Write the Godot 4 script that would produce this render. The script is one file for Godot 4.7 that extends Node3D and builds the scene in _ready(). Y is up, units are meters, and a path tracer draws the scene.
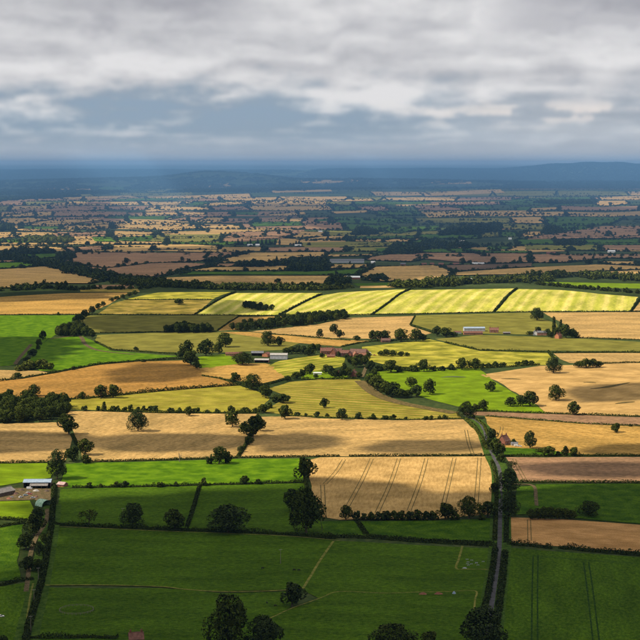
extends Node3D
# Farmland seen from a hill: a plain of fields, hedges, trees and farms under broken cloud. Metres, y up, the view looks along -z.

var rng := RandomNumberGenerator.new()
var M := {}
var names := {}

# ---------- the scene ----------
func _ready() -> void:
	rng.seed = 2024
	var cam := Camera3D.new()
	cam.name = "camera"
	cam.fov = FOV
	cam.near = 1.0
	cam.far = 120000.0
	cam.position = Vector3(0, EYE, 0)
	cam.rotation_degrees = Vector3(PITCH, 0, 0)
	add_child(cam)
	cam.current = true
	var env := Environment.new()
	env.background_mode = Environment.BG_SKY
	env.sky = make_sky()
	env.tonemap_mode = Environment.TONE_MAPPER_LINEAR
	env.tonemap_exposure = 1.2
	env.sdfgi_enabled = true
	env.ssao_enabled = true
	env.ssil_enabled = true
	env.fog_enabled = true
	env.fog_density = 0.000008
	env.volumetric_fog_enabled = true
	env.volumetric_fog_density = 0.0
	env.fog_light_color = lin(0.24, 0.53, 1.0)
	var we := WorldEnvironment.new()
	we.name = "environment"
	we.environment = env
	add_child(we)
	var bank := FogVolume.new()                            # damp air lying over the far plain
	bank.name = "haze_bank"
	bank.shape = RenderingServer.FOG_VOLUME_SHAPE_BOX
	bank.size = Vector3(30000, 420, 32900)
	bank.position = Vector3(0, 160, -20350)
	var air := FogMaterial.new()
	air.density = 0.00005
	air.albedo = lin(0.24, 0.52, 0.95)
	bank.material = air
	add_child(bank)
	tag(bank, "blue haze lying over the far plain and hills", "haze", "", "stuff")
	var sun := DirectionalLight3D.new()
	sun.name = "sun"
	sun.light_energy = 1.6
	sun.light_color = Color(1.0, 0.945, 0.85)
	sun.light_angular_distance = 0.5
	sun.shadow_enabled = true
	add_child(sun)
	var towards := Vector3(SUN[0], SUN[1], SUN[2]).normalized()
	sun.look_at_from_position(towards * 1000.0, Vector3.ZERO, Vector3.UP)
	make_materials()
	make_ground()
	make_fields()
	make_ways()
	print("fields ", Time.get_ticks_msec())
	make_clouds(towards)
	make_building_materials()
	make_tree_shapes()
	print("shapes ", Time.get_ticks_msec())
	make_hedges()
	print("hedges ", Time.get_ticks_msec())
	make_woods()
	make_far_woods()
	print("woods ", Time.get_ticks_msec())
	make_trees()
	make_things()
	print("done ", Time.get_ticks_msec())

# ---------- small helpers ----------
func height(x: float, z: float) -> float:
	var d := -z
	var h := 11.0 * exp(-pow((d - 3620.0) / 330.0, 2.0)) * smoothstep(-1500.0, -500.0, x)
	h += 9.0 * exp(-pow((x + 430.0) / 330.0, 2.0) - pow((d - 2330.0) / 260.0, 2.0))
	h += 6.0 * exp(-pow((x - 420.0) / 300.0, 2.0) - pow((d - 2150.0) / 240.0, 2.0))
	h += 2.5 * sin(x / 310.0 + 1.0) * sin(d / 370.0) * smoothstep(1000.0, 1500.0, d) * (1.0 - smoothstep(4300.0, 5200.0, d))
	if d < 700.0:                                        # the viewpoint hill: its slope falls away below the camera; the unseen rise behind it is added to lift the haze
		var side := exp(-pow(x / 1500.0, 2.0))
		h += side * (270.0 * clampf(1.0 - d / 560.0, 0.0, 1.0) if d > 0.0 else 270.0 + 75.0 * smoothstep(0.0, 700.0, -d) - 200.0 * smoothstep(1300.0, 2500.0, -d))
	if d > 13000.0:                                      # low hills that close the horizon
		h += 35.0 * exp(-pow((d - 17500.0) / 1700.0, 2.0)) * (0.5 + 0.5 * sin(x / 1900.0 + 0.6))
		h += 95.0 * exp(-pow((d - 24000.0) / 2600.0, 2.0)) * (0.6 + 0.3 * sin(x / 2700.0 + 2.1) + 0.1 * sin(x / 610.0))
		h += 130.0 * exp(-pow((d - 25500.0) / 1900.0, 2.0)) * exp(-pow((x + 1450.0) / 800.0, 2.0)) * (1.0 + 0.08 * sin(x / 170.0))
		h += 170.0 * exp(-pow((d - 31000.0) / 2500.0, 2.0)) * exp(-pow((x - 5300.0) / 1450.0, 4.0)) * (1.0 + 0.07 * sin(x / 260.0) + 0.05 * sin(x / 97.0))
		h += 205.0 * smoothstep(26500.0, 33500.0, d) * (0.93 + 0.05 * sin(x / 2900.0 + 0.4) + 0.03 * sin(x / 1070.0) + 0.015 * sin(x / 311.0))
	return h

func slope(x: float, z: float) -> Vector3:
	var e := 15.0
	return Vector3(height(x - e, z) - height(x + e, z), 2.0 * e, height(x, z - e) - height(x, z + e)).normalized()

func at(x: float, z: float, up := 0.0) -> Vector3:
	return Vector3(x, height(x, z) + up, z)

func numbered(called: String) -> String:
	var n: int = names.get(called, 0)
	names[called] = n + 1
	return called if n == 0 else "%s_%03d" % [called, n]

func tag(o: Node3D, label: String, category := "", group := "", kind := "") -> void:
	if label: o.set_meta("label", label)
	if category: o.set_meta("category", category)
	if group: o.set_meta("group", group)
	if kind: o.set_meta("kind", kind)

func base(called: String, where: Vector3, turn := 0.0) -> Node3D:
	var o := Node3D.new()
	o.name = numbered(called)
	add_child(o)
	o.position = where
	o.rotation.y = turn
	return o

func put(mesh: Mesh, called: String, m: Material, parent: Node3D = null, where := Vector3.ZERO) -> MeshInstance3D:
	var o := MeshInstance3D.new()
	o.mesh = mesh
	o.material_override = m
	if parent == null:
		o.name = numbered(called)
		add_child(o)
	else:
		o.name = called
		parent.add_child(o, true)
	o.position = where
	return o

func mesh_of(v: PackedVector3Array, n: PackedVector3Array, idx: PackedInt32Array, col := PackedColorArray(), uv := PackedVector2Array()) -> ArrayMesh:
	var a := []
	a.resize(Mesh.ARRAY_MAX)
	a[Mesh.ARRAY_VERTEX] = v
	if n.size(): a[Mesh.ARRAY_NORMAL] = n
	if col.size(): a[Mesh.ARRAY_COLOR] = col
	if uv.size():
		a[Mesh.ARRAY_TEX_UV] = uv
		a[Mesh.ARRAY_TEX_UV2] = uv
	a[Mesh.ARRAY_INDEX] = idx
	var m := ArrayMesh.new()
	m.add_surface_from_arrays(Mesh.PRIMITIVE_TRIANGLES, a)
	return m

func lin(r: float, g: float, b: float) -> Color:
	return Color(r, g, b).linear_to_srgb()

func flat_mat(c: Color, rough := 0.9, metal := 0.0) -> StandardMaterial3D:
	var m := StandardMaterial3D.new()
	m.albedo_color = c
	m.roughness = rough
	m.metallic = metal
	m.metallic_specular = 0.25
	return m

# ---------- textures ----------
func noise_image(w: int, h: int, freq: float, oct: int, sd: int) -> Image:
	var n := FastNoiseLite.new()
	n.seed = sd
	n.noise_type = FastNoiseLite.TYPE_SIMPLEX_SMOOTH
	n.frequency = freq
	n.fractal_octaves = oct
	n.fractal_gain = 0.6
	return n.get_seamless_image(w, h)

func ramp_texture(im: Image, lo: Color, hi: Color) -> ImageTexture:
	im.convert(Image.FORMAT_L8)
	var src := im.get_data()
	var out := PackedByteArray()
	out.resize(src.size() * 3)
	for i in src.size():
		var t := clampf((src[i] / 255.0 - 0.5) * 1.5 + 0.5, 0.0, 1.0)
		out[i * 3] = int(255.0 * lerpf(lo.r, hi.r, t))
		out[i * 3 + 1] = int(255.0 * lerpf(lo.g, hi.g, t))
		out[i * 3 + 2] = int(255.0 * lerpf(lo.b, hi.b, t))
	return ImageTexture.create_from_image(Image.create_from_data(im.get_width(), im.get_height(), false, Image.FORMAT_RGB8, out))

func stretched(w: int, h: int, freq: float, oct: int, sd: int, to := 512) -> Image:
	# rows along u, broken up by fine even grain
	var im := noise_image(w, h, freq, oct, sd)
	im.resize(to, to, Image.INTERPOLATE_CUBIC)
	im.convert(Image.FORMAT_L8)
	var grain := noise_image(to, to, 0.11, 3, sd + 500)
	grain.convert(Image.FORMAT_L8)
	var a := im.get_data()
	var b := grain.get_data()
	for i in a.size(): a[i] = clampi(int(128.0 + (a[i] - 128.0) * 0.8 + (b[i] - 128.0) * 0.85), 0, 255)
	return Image.create_from_data(to, to, false, Image.FORMAT_L8, a)

func striped(count: int, sd: int, wobble: float, sharp: float) -> Image:
	# swaths of mown grass: alternate bands along u, uneven in width and strength
	var n := FastNoiseLite.new()
	n.seed = sd
	n.frequency = 0.03
	n.fractal_octaves = 4
	var im := Image.create_empty(512, 512, false, Image.FORMAT_L8)
	var grain := noise_image(512, 512, 0.05, 4, sd + 5)
	var streak := stretched(10, 512, 0.05, 3, sd + 9)
	for y in 512:
		for x in 512:
			var a := TAU * x / 512.0
			var w := n.get_noise_3d(40.0 * cos(a), 40.0 * sin(a), y * 0.15) * wobble
			var s := sin(TAU * count * y / 512.0 + w + 0.9 * sin(TAU * 2.0 * y / 512.0))
			var lane := 0.5 + 0.5 * sin(TAU * 3.0 * y / 512.0 + 1.0)
			s = clampf(s * sharp, -1.0, 1.0)
			var v := 0.5 + (0.16 + 0.2 * lane) * s + 0.22 * (grain.get_pixel(x, y).r - 0.5) + 0.5 * (streak.get_pixel(x, y).r - 0.5)
			im.set_pixel(x, y, Color(v, v, v))
	return im

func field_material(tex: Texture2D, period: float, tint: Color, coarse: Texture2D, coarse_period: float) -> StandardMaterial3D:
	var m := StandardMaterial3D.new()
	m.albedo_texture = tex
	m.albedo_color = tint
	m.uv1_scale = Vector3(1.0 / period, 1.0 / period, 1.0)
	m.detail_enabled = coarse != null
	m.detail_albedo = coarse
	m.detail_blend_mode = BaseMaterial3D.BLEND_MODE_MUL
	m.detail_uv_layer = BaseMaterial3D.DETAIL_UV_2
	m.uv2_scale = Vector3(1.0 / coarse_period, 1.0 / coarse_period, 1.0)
	m.roughness = 1.0
	m.metallic_specular = 0.1
	return m

func make_materials() -> void:
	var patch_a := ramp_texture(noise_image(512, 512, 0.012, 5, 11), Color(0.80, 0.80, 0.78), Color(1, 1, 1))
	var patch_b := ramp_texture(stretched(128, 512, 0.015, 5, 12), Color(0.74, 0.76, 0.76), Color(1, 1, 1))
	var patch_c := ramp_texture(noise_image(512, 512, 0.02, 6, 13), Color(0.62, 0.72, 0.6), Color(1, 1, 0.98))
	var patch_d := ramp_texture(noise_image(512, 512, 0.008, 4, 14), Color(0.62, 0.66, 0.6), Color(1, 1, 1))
	var grass := ramp_texture(noise_image(512, 512, 0.045, 5, 21), lin(0.034, 0.08, 0.003), lin(0.102, 0.162, 0.009))
	var grass_rows := ramp_texture(stretched(190, 512, 0.05, 5, 22), lin(0.036, 0.084, 0.003), lin(0.1, 0.16, 0.009))
	var lime := ramp_texture(stretched(96, 512, 0.04, 4, 23), lin(0.125, 0.21, 0.004), lin(0.185, 0.27, 0.008))
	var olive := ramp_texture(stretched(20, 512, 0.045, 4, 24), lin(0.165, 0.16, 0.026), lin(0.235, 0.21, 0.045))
	var hay := ramp_texture(striped(9, 25, 0.8, 0.9), lin(0.43, 0.43, 0.05), lin(0.74, 0.61, 0.17))
	var hay_fine := ramp_texture(striped(14, 26, 1.2, 0.9), lin(0.24, 0.27, 0.02), lin(0.52, 0.4, 0.075))
	var hay_plain := ramp_texture(stretched(80, 512, 0.03, 5, 27), lin(0.32, 0.31, 0.022), lin(0.54, 0.43, 0.085))
	var wheat := ramp_texture(stretched(90, 512, 0.05, 5, 28), lin(0.36, 0.2, 0.045), lin(0.58, 0.355, 0.1))
	var straw := ramp_texture(stretched(80, 512, 0.05, 5, 29), lin(0.39, 0.24, 0.08), lin(0.62, 0.4, 0.15))
	var stubble := ramp_texture(stretched(80, 512, 0.05, 5, 30), lin(0.25, 0.14, 0.075), lin(0.38, 0.225, 0.12))
	var soil := ramp_texture(stretched(30, 512, 0.05, 5, 31), lin(0.12, 0.075, 0.045), lin(0.2, 0.13, 0.085))
	var one := Color(1, 1, 1)
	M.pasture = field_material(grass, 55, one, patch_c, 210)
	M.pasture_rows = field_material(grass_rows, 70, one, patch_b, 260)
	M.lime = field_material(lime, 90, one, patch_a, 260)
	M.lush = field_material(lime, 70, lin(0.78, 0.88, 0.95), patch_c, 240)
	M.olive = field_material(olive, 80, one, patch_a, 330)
	M.hay = field_material(hay, 250, one, patch_b, 420)
	M.hay_fine = field_material(hay_fine, 230, one, patch_d, 310)
	M.hay_plain = field_material(hay_plain, 110, lin(0.98, 0.98, 1.0), patch_d, 200)
	M.meadow_dry = field_material(hay_plain, 110, lin(0.7, 0.7, 0.7), patch_a, 260)
	M.meadow_streaked = field_material(hay_fine, 230, lin(0.72, 0.67, 0.8), patch_a, 310)
	M.wheat_deep = field_material(wheat, 95, lin(0.84, 0.76, 0.72), patch_b, 400)
	M.straw_pale = field_material(straw, 85, one, patch_a, 360)
	M.stubble_warm = field_material(straw, 90, lin(0.98, 0.84, 0.85), patch_a, 300)
	M.wheat = field_material(wheat, 95, one, patch_b, 400)
	M.straw = field_material(straw, 85, one, patch_b, 360)
	M.stubble = field_material(stubble, 100, one, patch_b, 420)
	M.soil = field_material(soil, 80, one, patch_b, 300)
	M.mixed = field_material(hay_plain, 140, lin(0.74, 0.62, 1.0), patch_d, 220)
	M.pond = flat_mat(lin(0.05, 0.07, 0.02), 0.45)
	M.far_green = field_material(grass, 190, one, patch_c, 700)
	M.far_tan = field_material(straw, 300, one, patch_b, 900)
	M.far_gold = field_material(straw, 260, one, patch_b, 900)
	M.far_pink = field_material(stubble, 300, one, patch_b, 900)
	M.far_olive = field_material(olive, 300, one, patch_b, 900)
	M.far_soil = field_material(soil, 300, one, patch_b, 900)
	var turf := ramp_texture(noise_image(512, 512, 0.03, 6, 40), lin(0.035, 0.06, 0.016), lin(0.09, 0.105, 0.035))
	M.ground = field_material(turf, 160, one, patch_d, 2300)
	var road := ramp_texture(noise_image(256, 256, 0.06, 4, 41), lin(0.07, 0.068, 0.073), lin(0.12, 0.115, 0.12))
	M.road = field_material(road, 9, one, patch_a, 60)
	var dirt := ramp_texture(noise_image(256, 256, 0.05, 5, 42), lin(0.1, 0.065, 0.04), lin(0.26, 0.175, 0.105))
	M.dirt = field_material(dirt, 14, one, patch_c, 50)
	M.dry = field_material(ramp_texture(noise_image(256, 256, 0.06, 5, 43), lin(0.13, 0.14, 0.02), lin(0.36, 0.28, 0.09)), 12, one, patch_c, 70)
	M.verge = field_material(ramp_texture(noise_image(256, 256, 0.06, 5, 44), lin(0.045, 0.085, 0.012), lin(0.1, 0.14, 0.025)), 16, one, patch_c, 70)
	M.track = field_material(ramp_texture(stretched(12, 256, 0.05, 4, 45, 256), lin(0.13, 0.085, 0.036), lin(0.25, 0.165, 0.075)), 20, one, patch_c, 60)
	M.wheel = field_material(ramp_texture(noise_image(256, 256, 0.05, 5, 46), lin(0.02, 0.045, 0.008), lin(0.045, 0.08, 0.014)), 18, one, patch_c, 60)
	# foliage: several greens, each leaf tinted a little by its vertex colour
	var greens := [[0.05, 0.068, 0.011], [0.066, 0.085, 0.013], [0.036, 0.052, 0.01], [0.082, 0.1, 0.015], [0.046, 0.066, 0.018], [0.11, 0.13, 0.02]]
	for k in greens.size():
		var m := StandardMaterial3D.new()
		m.albedo_color = lin(greens[k][0], greens[k][1], greens[k][2])
		m.vertex_color_use_as_albedo = true
		m.roughness = 0.8
		m.metallic_specular = 0.15
		m.backlight_enabled = true
		m.backlight = lin(0.16, 0.2, 0.03)
		M["leaf%d" % k] = m
	M.bark = flat_mat(lin(0.07, 0.055, 0.04))
	M.dead_bark = flat_mat(lin(0.2, 0.17, 0.13))

# ---------- the ground and what lies flat on it ----------
func make_ground() -> void:
	var rows := []
	var d := -2500.0
	while d < 600.0:
		rows.append(d); d += 50.0
	d = 600.0
	while d < 5200.0:
		rows.append(d); d += 40.0
	while d < 13000.0:
		rows.append(d); d *= 1.035
	while d < 36000.0:
		rows.append(d); d += 450.0
	var cols := 140
	var v := PackedVector3Array()
	var n := PackedVector3Array()
	var uv := PackedVector2Array()
	var idx := PackedInt32Array()
	for r in rows.size():
		var half := 2600.0 + 0.34 * absf(rows[r])
		for c in cols + 1:
			var x := (2.0 * c / cols - 1.0) * half
			var z: float = -rows[r]
			v.append(at(x, z, -0.15 if rows[r] < 4300.0 else -0.35))
			n.append(slope(x, z))
			uv.append(Vector2(x, z))
	for r in rows.size() - 1:
		for c in cols:
			var a := r * (cols + 1) + c
			var b := a + cols + 1
			idx.append_array([a, b, b + 1, a, b + 1, a + 1])
	var o := put(mesh_of(v, n, idx, PackedColorArray(), uv), "ground", M.ground)
	tag(o, "rough green ground of the plain reaching to low hills at the horizon", "", "", "structure")

func sheet(poly: PackedVector2Array, up: float, angle: float) -> ArrayMesh:
	# a polygon laid over the ground, cut along a grid so that it follows the slopes
	var lo := poly[0]
	var hi := poly[0]
	for p in poly:
		lo = lo.min(p)
		hi = hi.max(p)
	var cell := maxf(40.0, maxf(hi.x - lo.x, hi.y - lo.y) / 14.0)
	if lo.y < -4600.0: cell = maxf(250.0, maxf(hi.x - lo.x, hi.y - lo.y) / 6.0)
	var v := PackedVector3Array()
	var n := PackedVector3Array()
	var uv := PackedVector2Array()
	var idx := PackedInt32Array()
	var turn := Vector2(cos(angle), sin(angle))
	var mid := (lo + hi) * 0.5
	var y0 := height(mid.x, mid.y)
	for i in int(ceil((hi.x - lo.x) / cell)):
		for j in int(ceil((hi.y - lo.y) / cell)):
			var a := lo + Vector2(i, j) * cell
			var b := a + Vector2(cell, cell)
			for piece in Geometry2D.intersect_polygons(poly, PackedVector2Array([a, Vector2(b.x, a.y), b, Vector2(a.x, b.y)])):
				var t := Geometry2D.triangulate_polygon(piece)
				var first := v.size()
				for p in piece:
					v.append(Vector3(p.x - mid.x, height(p.x, p.y) + up - y0, p.y - mid.y))
					n.append(slope(p.x, p.y))
					uv.append(Vector2(p.dot(turn), p.dot(Vector2(-turn.y, turn.x))))
				for k in range(0, t.size(), 3):
					var p0: Vector2 = piece[t[k]]
					var p1: Vector2 = piece[t[k + 1]]
					var p2: Vector2 = piece[t[k + 2]]
					if (p1 - p0).cross(p2 - p0) > 0.0:
						idx.append_array([first + t[k], first + t[k + 1], first + t[k + 2]])
					else:
						idx.append_array([first + t[k], first + t[k + 2], first + t[k + 1]])
	return mesh_of(v, n, idx, PackedColorArray(), uv)

func middle(poly: PackedVector2Array) -> Vector3:
	var lo := poly[0]
	var hi := poly[0]
	for p in poly:
		lo = lo.min(p)
		hi = hi.max(p)
	return at((lo.x + hi.x) * 0.5, (lo.y + hi.y) * 0.5)

func pairs(a: Array) -> PackedVector2Array:
	var out := PackedVector2Array()
	for i in range(0, a.size(), 2):
		out.append(Vector2(a[i], a[i + 1]))
	return out

func ragged(poly: PackedVector2Array, step: float, by: float, sd: int) -> PackedVector2Array:
	# field edges are never ruler-straight
	var n := FastNoiseLite.new()
	n.seed = sd
	n.frequency = 0.02
	var out := PackedVector2Array()
	for i in poly.size():
		var a := poly[i]
		var b := poly[(i + 1) % poly.size()]
		var k := maxi(1, mini(30, int(a.distance_to(b) / step)))
		for j in k:
			var p := a.lerp(b, float(j) / k)
			out.append(p + Vector2(n.get_noise_2d(p.x, p.y), n.get_noise_2d(p.x + 900.0, p.y)) * by)
	return out

func ribbon(line: PackedVector2Array, width: float, taper := false) -> PackedVector2Array:
	var l := PackedVector2Array()
	var r := PackedVector2Array()
	for i in line.size():
		var t := (line[mini(i + 1, line.size() - 1)] - line[maxi(i - 1, 0)]).normalized()
		var s := Vector2(-t.y, t.x) * width * 0.5 * (0.08 + sin(PI * i / (line.size() - 1.0)) if taper else 1.0)
		l.append(line[i] + s)
		r.append(line[i] - s)
	r.reverse()
	l.append_array(r)
	return l

func smooth(line: PackedVector2Array) -> PackedVector2Array:
	if line.size() < 3: return line
	var out := PackedVector2Array([line[0]])
	for i in line.size() - 1:
		var p0 := line[maxi(i - 1, 0)]
		var p3 := line[mini(i + 2, line.size() - 1)]
		for k in range(1, 7):
			out.append(line[i].cubic_interpolate(line[i + 1], p0, p3, k / 6.0))
	return out

func make_fields() -> void:
	var level := 0
	var near := 0
	for f in FIELDS:
		var poly := pairs(f[4])
		var far: bool = poly[0].y < -4300.0
		poly = ragged(poly, 60.0 if far else 18.0, 14.0 if far else 2.2, level)
		if not far: near += 1
		var up: float = 0.3 + level * 0.01 if far else 0.05 + near * 0.004
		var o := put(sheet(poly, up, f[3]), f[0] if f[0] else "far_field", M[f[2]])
		o.position = middle(poly)
		tag(o, f[1] if f[0] else f[1] + " field in the hazy patchwork of the far plain", "", "", "structure")
		f.append(o)
		f.append(up)
		level += 1
	for t in TRAMLINES:                               # wheel tracks, parts of their field
		var f = FIELDS[t[0]]
		var poly := ribbon(smooth(pairs(t[2])), t[1])
		var o := put(sheet(poly, f[6] + 0.02, 0.0), "tramline", M[t[3]], f[5])
		o.position = middle(poly) - f[5].position

func make_ways() -> void:
	var up := 0.36
	for w in WAYS:
		var line := smooth(pairs(w[4]))
		var poly := ribbon(line, w[3], w[0] in ["bare_patch", "pond"])
		var o := put(sheet(poly, up, 0.0), w[0], M[w[2]])
		o.position = middle(poly)
		tag(o, w[1], "", "", "structure")
		up += 0.006

# ---------- leaves ----------
class Leaves:
	var v := PackedVector3Array()
	var n := PackedVector3Array()
	var c := PackedColorArray()
	var i := PackedInt32Array()
	func leaf(p: Vector3, out: Vector3, size: float, r: RandomNumberGenerator) -> void:
		var a := Vector3(r.randfn(), r.randfn(), r.randfn()).normalized()
		var face := (out * 0.55 + a).normalized()
		var s := face.cross(Vector3(0.31, 0.9, 0.2)).normalized() * size * 0.5
		var t := face.cross(s).normalized() * size * r.randf_range(0.35, 0.6)
		var k := v.size()
		v.append(p - s * 1.1)
		v.append(p + t)
		v.append(p + s * 1.1)
		v.append(p - t)
		var nn := (out + face * 0.45 * signf(face.dot(out))).normalized()
		var tone := r.randf_range(0.7, 1.15)
		var warm := r.randf_range(-0.1, 0.1)
		var col := Color(tone * (1.0 + warm), tone, tone * (1.0 - warm))
		for q in 4:
			n.append(nn)
			c.append(col)
		i.append_array([k, k + 1, k + 2, k, k + 2, k + 3])

func from_leaves(l: Leaves) -> ArrayMesh:
	return mesh_of(l.v, l.n, l.i, l.c)

func tube(st: SurfaceTool, a: Vector3, b: Vector3, ra: float, rb: float, sides := 6) -> void:
	var d := (b - a).normalized()
	var s := d.cross(Vector3(0.3, 0.2, 0.93)).normalized()
	var t := d.cross(s)
	for k in sides:
		var u0 := s * cos(TAU * k / sides) + t * sin(TAU * k / sides)
		var u1 := s * cos(TAU * (k + 1) / sides) + t * sin(TAU * (k + 1) / sides)
		for p in [[a + u0 * ra, u0], [b + u0 * rb, u0], [b + u1 * rb, u1], [a + u0 * ra, u0], [b + u1 * rb, u1], [a + u1 * ra, u1]]:
			st.set_normal(p[1])
			st.add_vertex(p[0])

func new_st() -> SurfaceTool:
	var st := SurfaceTool.new()
	st.begin(Mesh.PRIMITIVE_TRIANGLES)
	return st

# crowns and trunks of one unit in height and width; the instances scale them
func crown(sd: int, lobes: int, leaves: int, size: float, low: float, shape: float, spread := 1.0) -> ArrayMesh:
	var r := RandomNumberGenerator.new()
	r.seed = sd
	var cs := []
	for k in lobes:
		var up := (k + 0.5) / lobes
		var y := low + (0.86 - low) * up
		var reach: float = 0.34 * pow(sin(PI * clampf(0.16 + 0.8 * pow(up, shape), 0.0, 1.0)), 0.7) * spread
		var a := k * 2.4 + r.randf_range(-0.5, 0.5)
		var q := reach * (1.0 if k % 3 else 0.35) * r.randf_range(0.75, 1.15)
		cs.append([Vector3(cos(a) * q, y, sin(a) * q), r.randf_range(0.13, 0.21) * (1.1 - 0.25 * up)])
	var l := Leaves.new()
	var made := 0
	while made < leaves:
		var c = cs[r.randi() % lobes]
		var d := Vector3(r.randfn(), r.randfn(), r.randfn()).normalized()
		var q: float = c[1] * r.randf_range(0.72, 1.1)
		var p: Vector3 = c[0] + d * q
		var buried := false
		for o in cs:
			if o != c and p.distance_to(o[0]) < o[1] * 0.62:
				buried = true
				break
		made += 1
		if buried or p.y < low * 0.45: continue
		var outw := (d + (p - Vector3(0, 0.45, 0)).normalized() * 0.6).normalized()
		l.leaf(p, outw, size * r.randf_range(0.7, 1.35), r)
	return from_leaves(l)

func trunk(sd: int, low: float, thick: float) -> ArrayMesh:
	var r := RandomNumberGenerator.new()
	r.seed = sd
	var st := new_st()
	tube(st, Vector3(0, -0.03, 0), Vector3(0, 0.05, 0), thick * 1.5, thick, 8)
	tube(st, Vector3(0, 0.05, 0), Vector3(0.01, low + 0.12, 0.01), thick, thick * 0.7, 8)
	for k in 5:
		var a := k * 1.26 + r.randf()
		var p := Vector3(0.01, low + r.randf_range(-0.02, 0.12), 0.01)
		tube(st, p, p + Vector3(cos(a) * 0.22, r.randf_range(0.18, 0.34), sin(a) * 0.22), thick * 0.5, thick * 0.14, 5)
	return st.commit()

func dead_tree_mesh() -> ArrayMesh:
	var r := RandomNumberGenerator.new()
	r.seed = 5
	var st := new_st()
	tube(st, Vector3(0, -0.03, 0), Vector3(0.02, 0.5, 0), 0.06, 0.035, 7)
	for k in 9:
		var a := k * 2.1 + r.randf()
		var p := Vector3(0.01, 0.25 + 0.03 * k, 0)
		var q := p + Vector3(cos(a) * 0.28, r.randf_range(0.15, 0.4), sin(a) * 0.28)
		tube(st, p, q, 0.022, 0.01, 5)
		for j in 3:
			tube(st, p.lerp(q, 0.45 + 0.2 * j), p.lerp(q, 0.5 + 0.2 * j) + Vector3(r.randf_range(-0.14, 0.14), r.randf_range(0.05, 0.16), r.randf_range(-0.14, 0.14)), 0.01, 0.004, 4)
	return st.commit()

var crowns := []
var trunks := []
var bushes := []
var small := []

func make_tree_shapes() -> void:
	for k in 6:
		crowns.append(crown(100 + k, 15 + k % 3, 2300, 0.062, 0.26, 0.85))
		trunks.append(trunk(200 + k, 0.16, 0.032))
	for k in 3:                                        # large, finer leaves
		crowns.append(crown(120 + k, 24 + 2 * k, 6500, 0.036, 0.22, 0.8, 1.08))
		trunks.append(trunk(220 + k, 0.14, 0.03))
	crowns.append(crown(130, 12, 1500, 0.075, 0.16, 0.7, 0.8))      # 9 tall and narrow
	trunks.append(trunk(230, 0.1, 0.05))
	crowns.append(crown(131, 11, 620, 0.06, 0.42, 0.8, 1.15))       # 10 thin crown
	trunks.append(trunk(231, 0.34, 0.03))
	for k in 4:
		bushes.append(crown(140 + k, 9, 900, 0.1, 0.2, 0.6, 1.1))
	for k in 5:
		small.append(crown(150 + k, 9, 260, 0.15, 0.22, 0.8, 1.05))

func make_trees() -> void:
	var dead := dead_tree_mesh()
	for t in TREES:
		# [variant, x, z, width, height, tone, label, group]
		var k: int = t[0]
		var called := "broadleaf_tree"
		if k == 9: called = "poplar_tree"
		if k == 11: called = "dead_tree"
		if k >= 12: called = "bush"
		var where := at(t[1], t[2], -0.2)
		var turn := rng.randf() * TAU
		if k == 11:
			var o := base(called, where, turn)
			o.scale = Vector3(t[3], t[4], t[3])
			put(dead, "trunk", M.dead_bark, o)
			tag(o, t[6], "tree", t[7])
		elif k >= 12:
			var o := put(bushes[(k - 12) % 4], called, M["leaf%d" % t[5]], null, where + Vector3(0, -0.1 * t[4], 0))
			o.rotation.y = turn
			o.scale = Vector3(t[3], t[4] * 1.1, t[3])
			tag(o, t[6], "bush", t[7])
		else:
			var o := base(called, where, turn)
			o.scale = Vector3(t[3], t[4], t[3])
			put(trunks[k], "trunk", M.bark, o)
			put(crowns[k], "crown", M["leaf%d" % t[5]], o)
			tag(o, t[6], "tree", t[7])

func spots_in(poly: PackedVector2Array, space: float) -> PackedVector2Array:
	var lo := poly[0]
	var hi := poly[0]
	for p in poly:
		lo = lo.min(p)
		hi = hi.max(p)
	var out := PackedVector2Array()
	var z := lo.y
	while z < hi.y:
		var x := lo.x
		while x < hi.x:
			var p := Vector2(x, z) + Vector2(rng.randf(), rng.randf()) * space * 0.9
			if Geometry2D.is_point_in_polygon(p, poly): out.append(p)
			x += space
		z += space
	return out

func make_woods() -> void:
	# woods whose trees can be told apart: each tree a thing
	for w in WOODS:
		for p in spots_in(pairs(w[5]), w[2]):
			var k := rng.randi() % 6
			var o := base("wood_tree", at(p.x, p.y, -0.3), rng.randf() * TAU)
			var s: float = w[3] * rng.randf_range(0.8, 1.25)
			o.scale = Vector3(s, w[4] * rng.randf_range(0.75, 1.2), s)
			put(trunks[k], "trunk", M.bark, o)
			put(crowns[k], "crown", M["leaf%d" % (w[6] if rng.randf() < 0.7 else rng.randi() % 4)], o)
			tag(o, w[0], "tree", w[1])

func scatter(called: String, label: String, spots: PackedVector2Array, w: float, h: float, tone: int) -> void:
	var per := [[], [], []]
	for p in spots: per[rng.randi() % 3].append(p)
	for k in 3:
		if per[k].is_empty(): continue
		var mm := MultiMesh.new()
		mm.transform_format = MultiMesh.TRANSFORM_3D
		mm.mesh = small[k]
		mm.instance_count = per[k].size()
		for i in per[k].size():
			var p: Vector2 = per[k][i]
			var f := rng.randf_range(0.5, 1.0) + 0.9 * pow(rng.randf(), 3.0)
			mm.set_instance_transform(i, Transform3D(Basis(Vector3.UP, rng.randf() * TAU).scaled_local(Vector3(w * f, h * rng.randf_range(0.7, 1.25), w * f)), at(p.x, p.y, -0.12 * h)))
		var o := MultiMeshInstance3D.new()
		o.multimesh = mm
		o.material_override = M["leaf%d" % tone]
		o.name = numbered(called)
		add_child(o)
		tag(o, label, "trees", "", "stuff")

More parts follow.
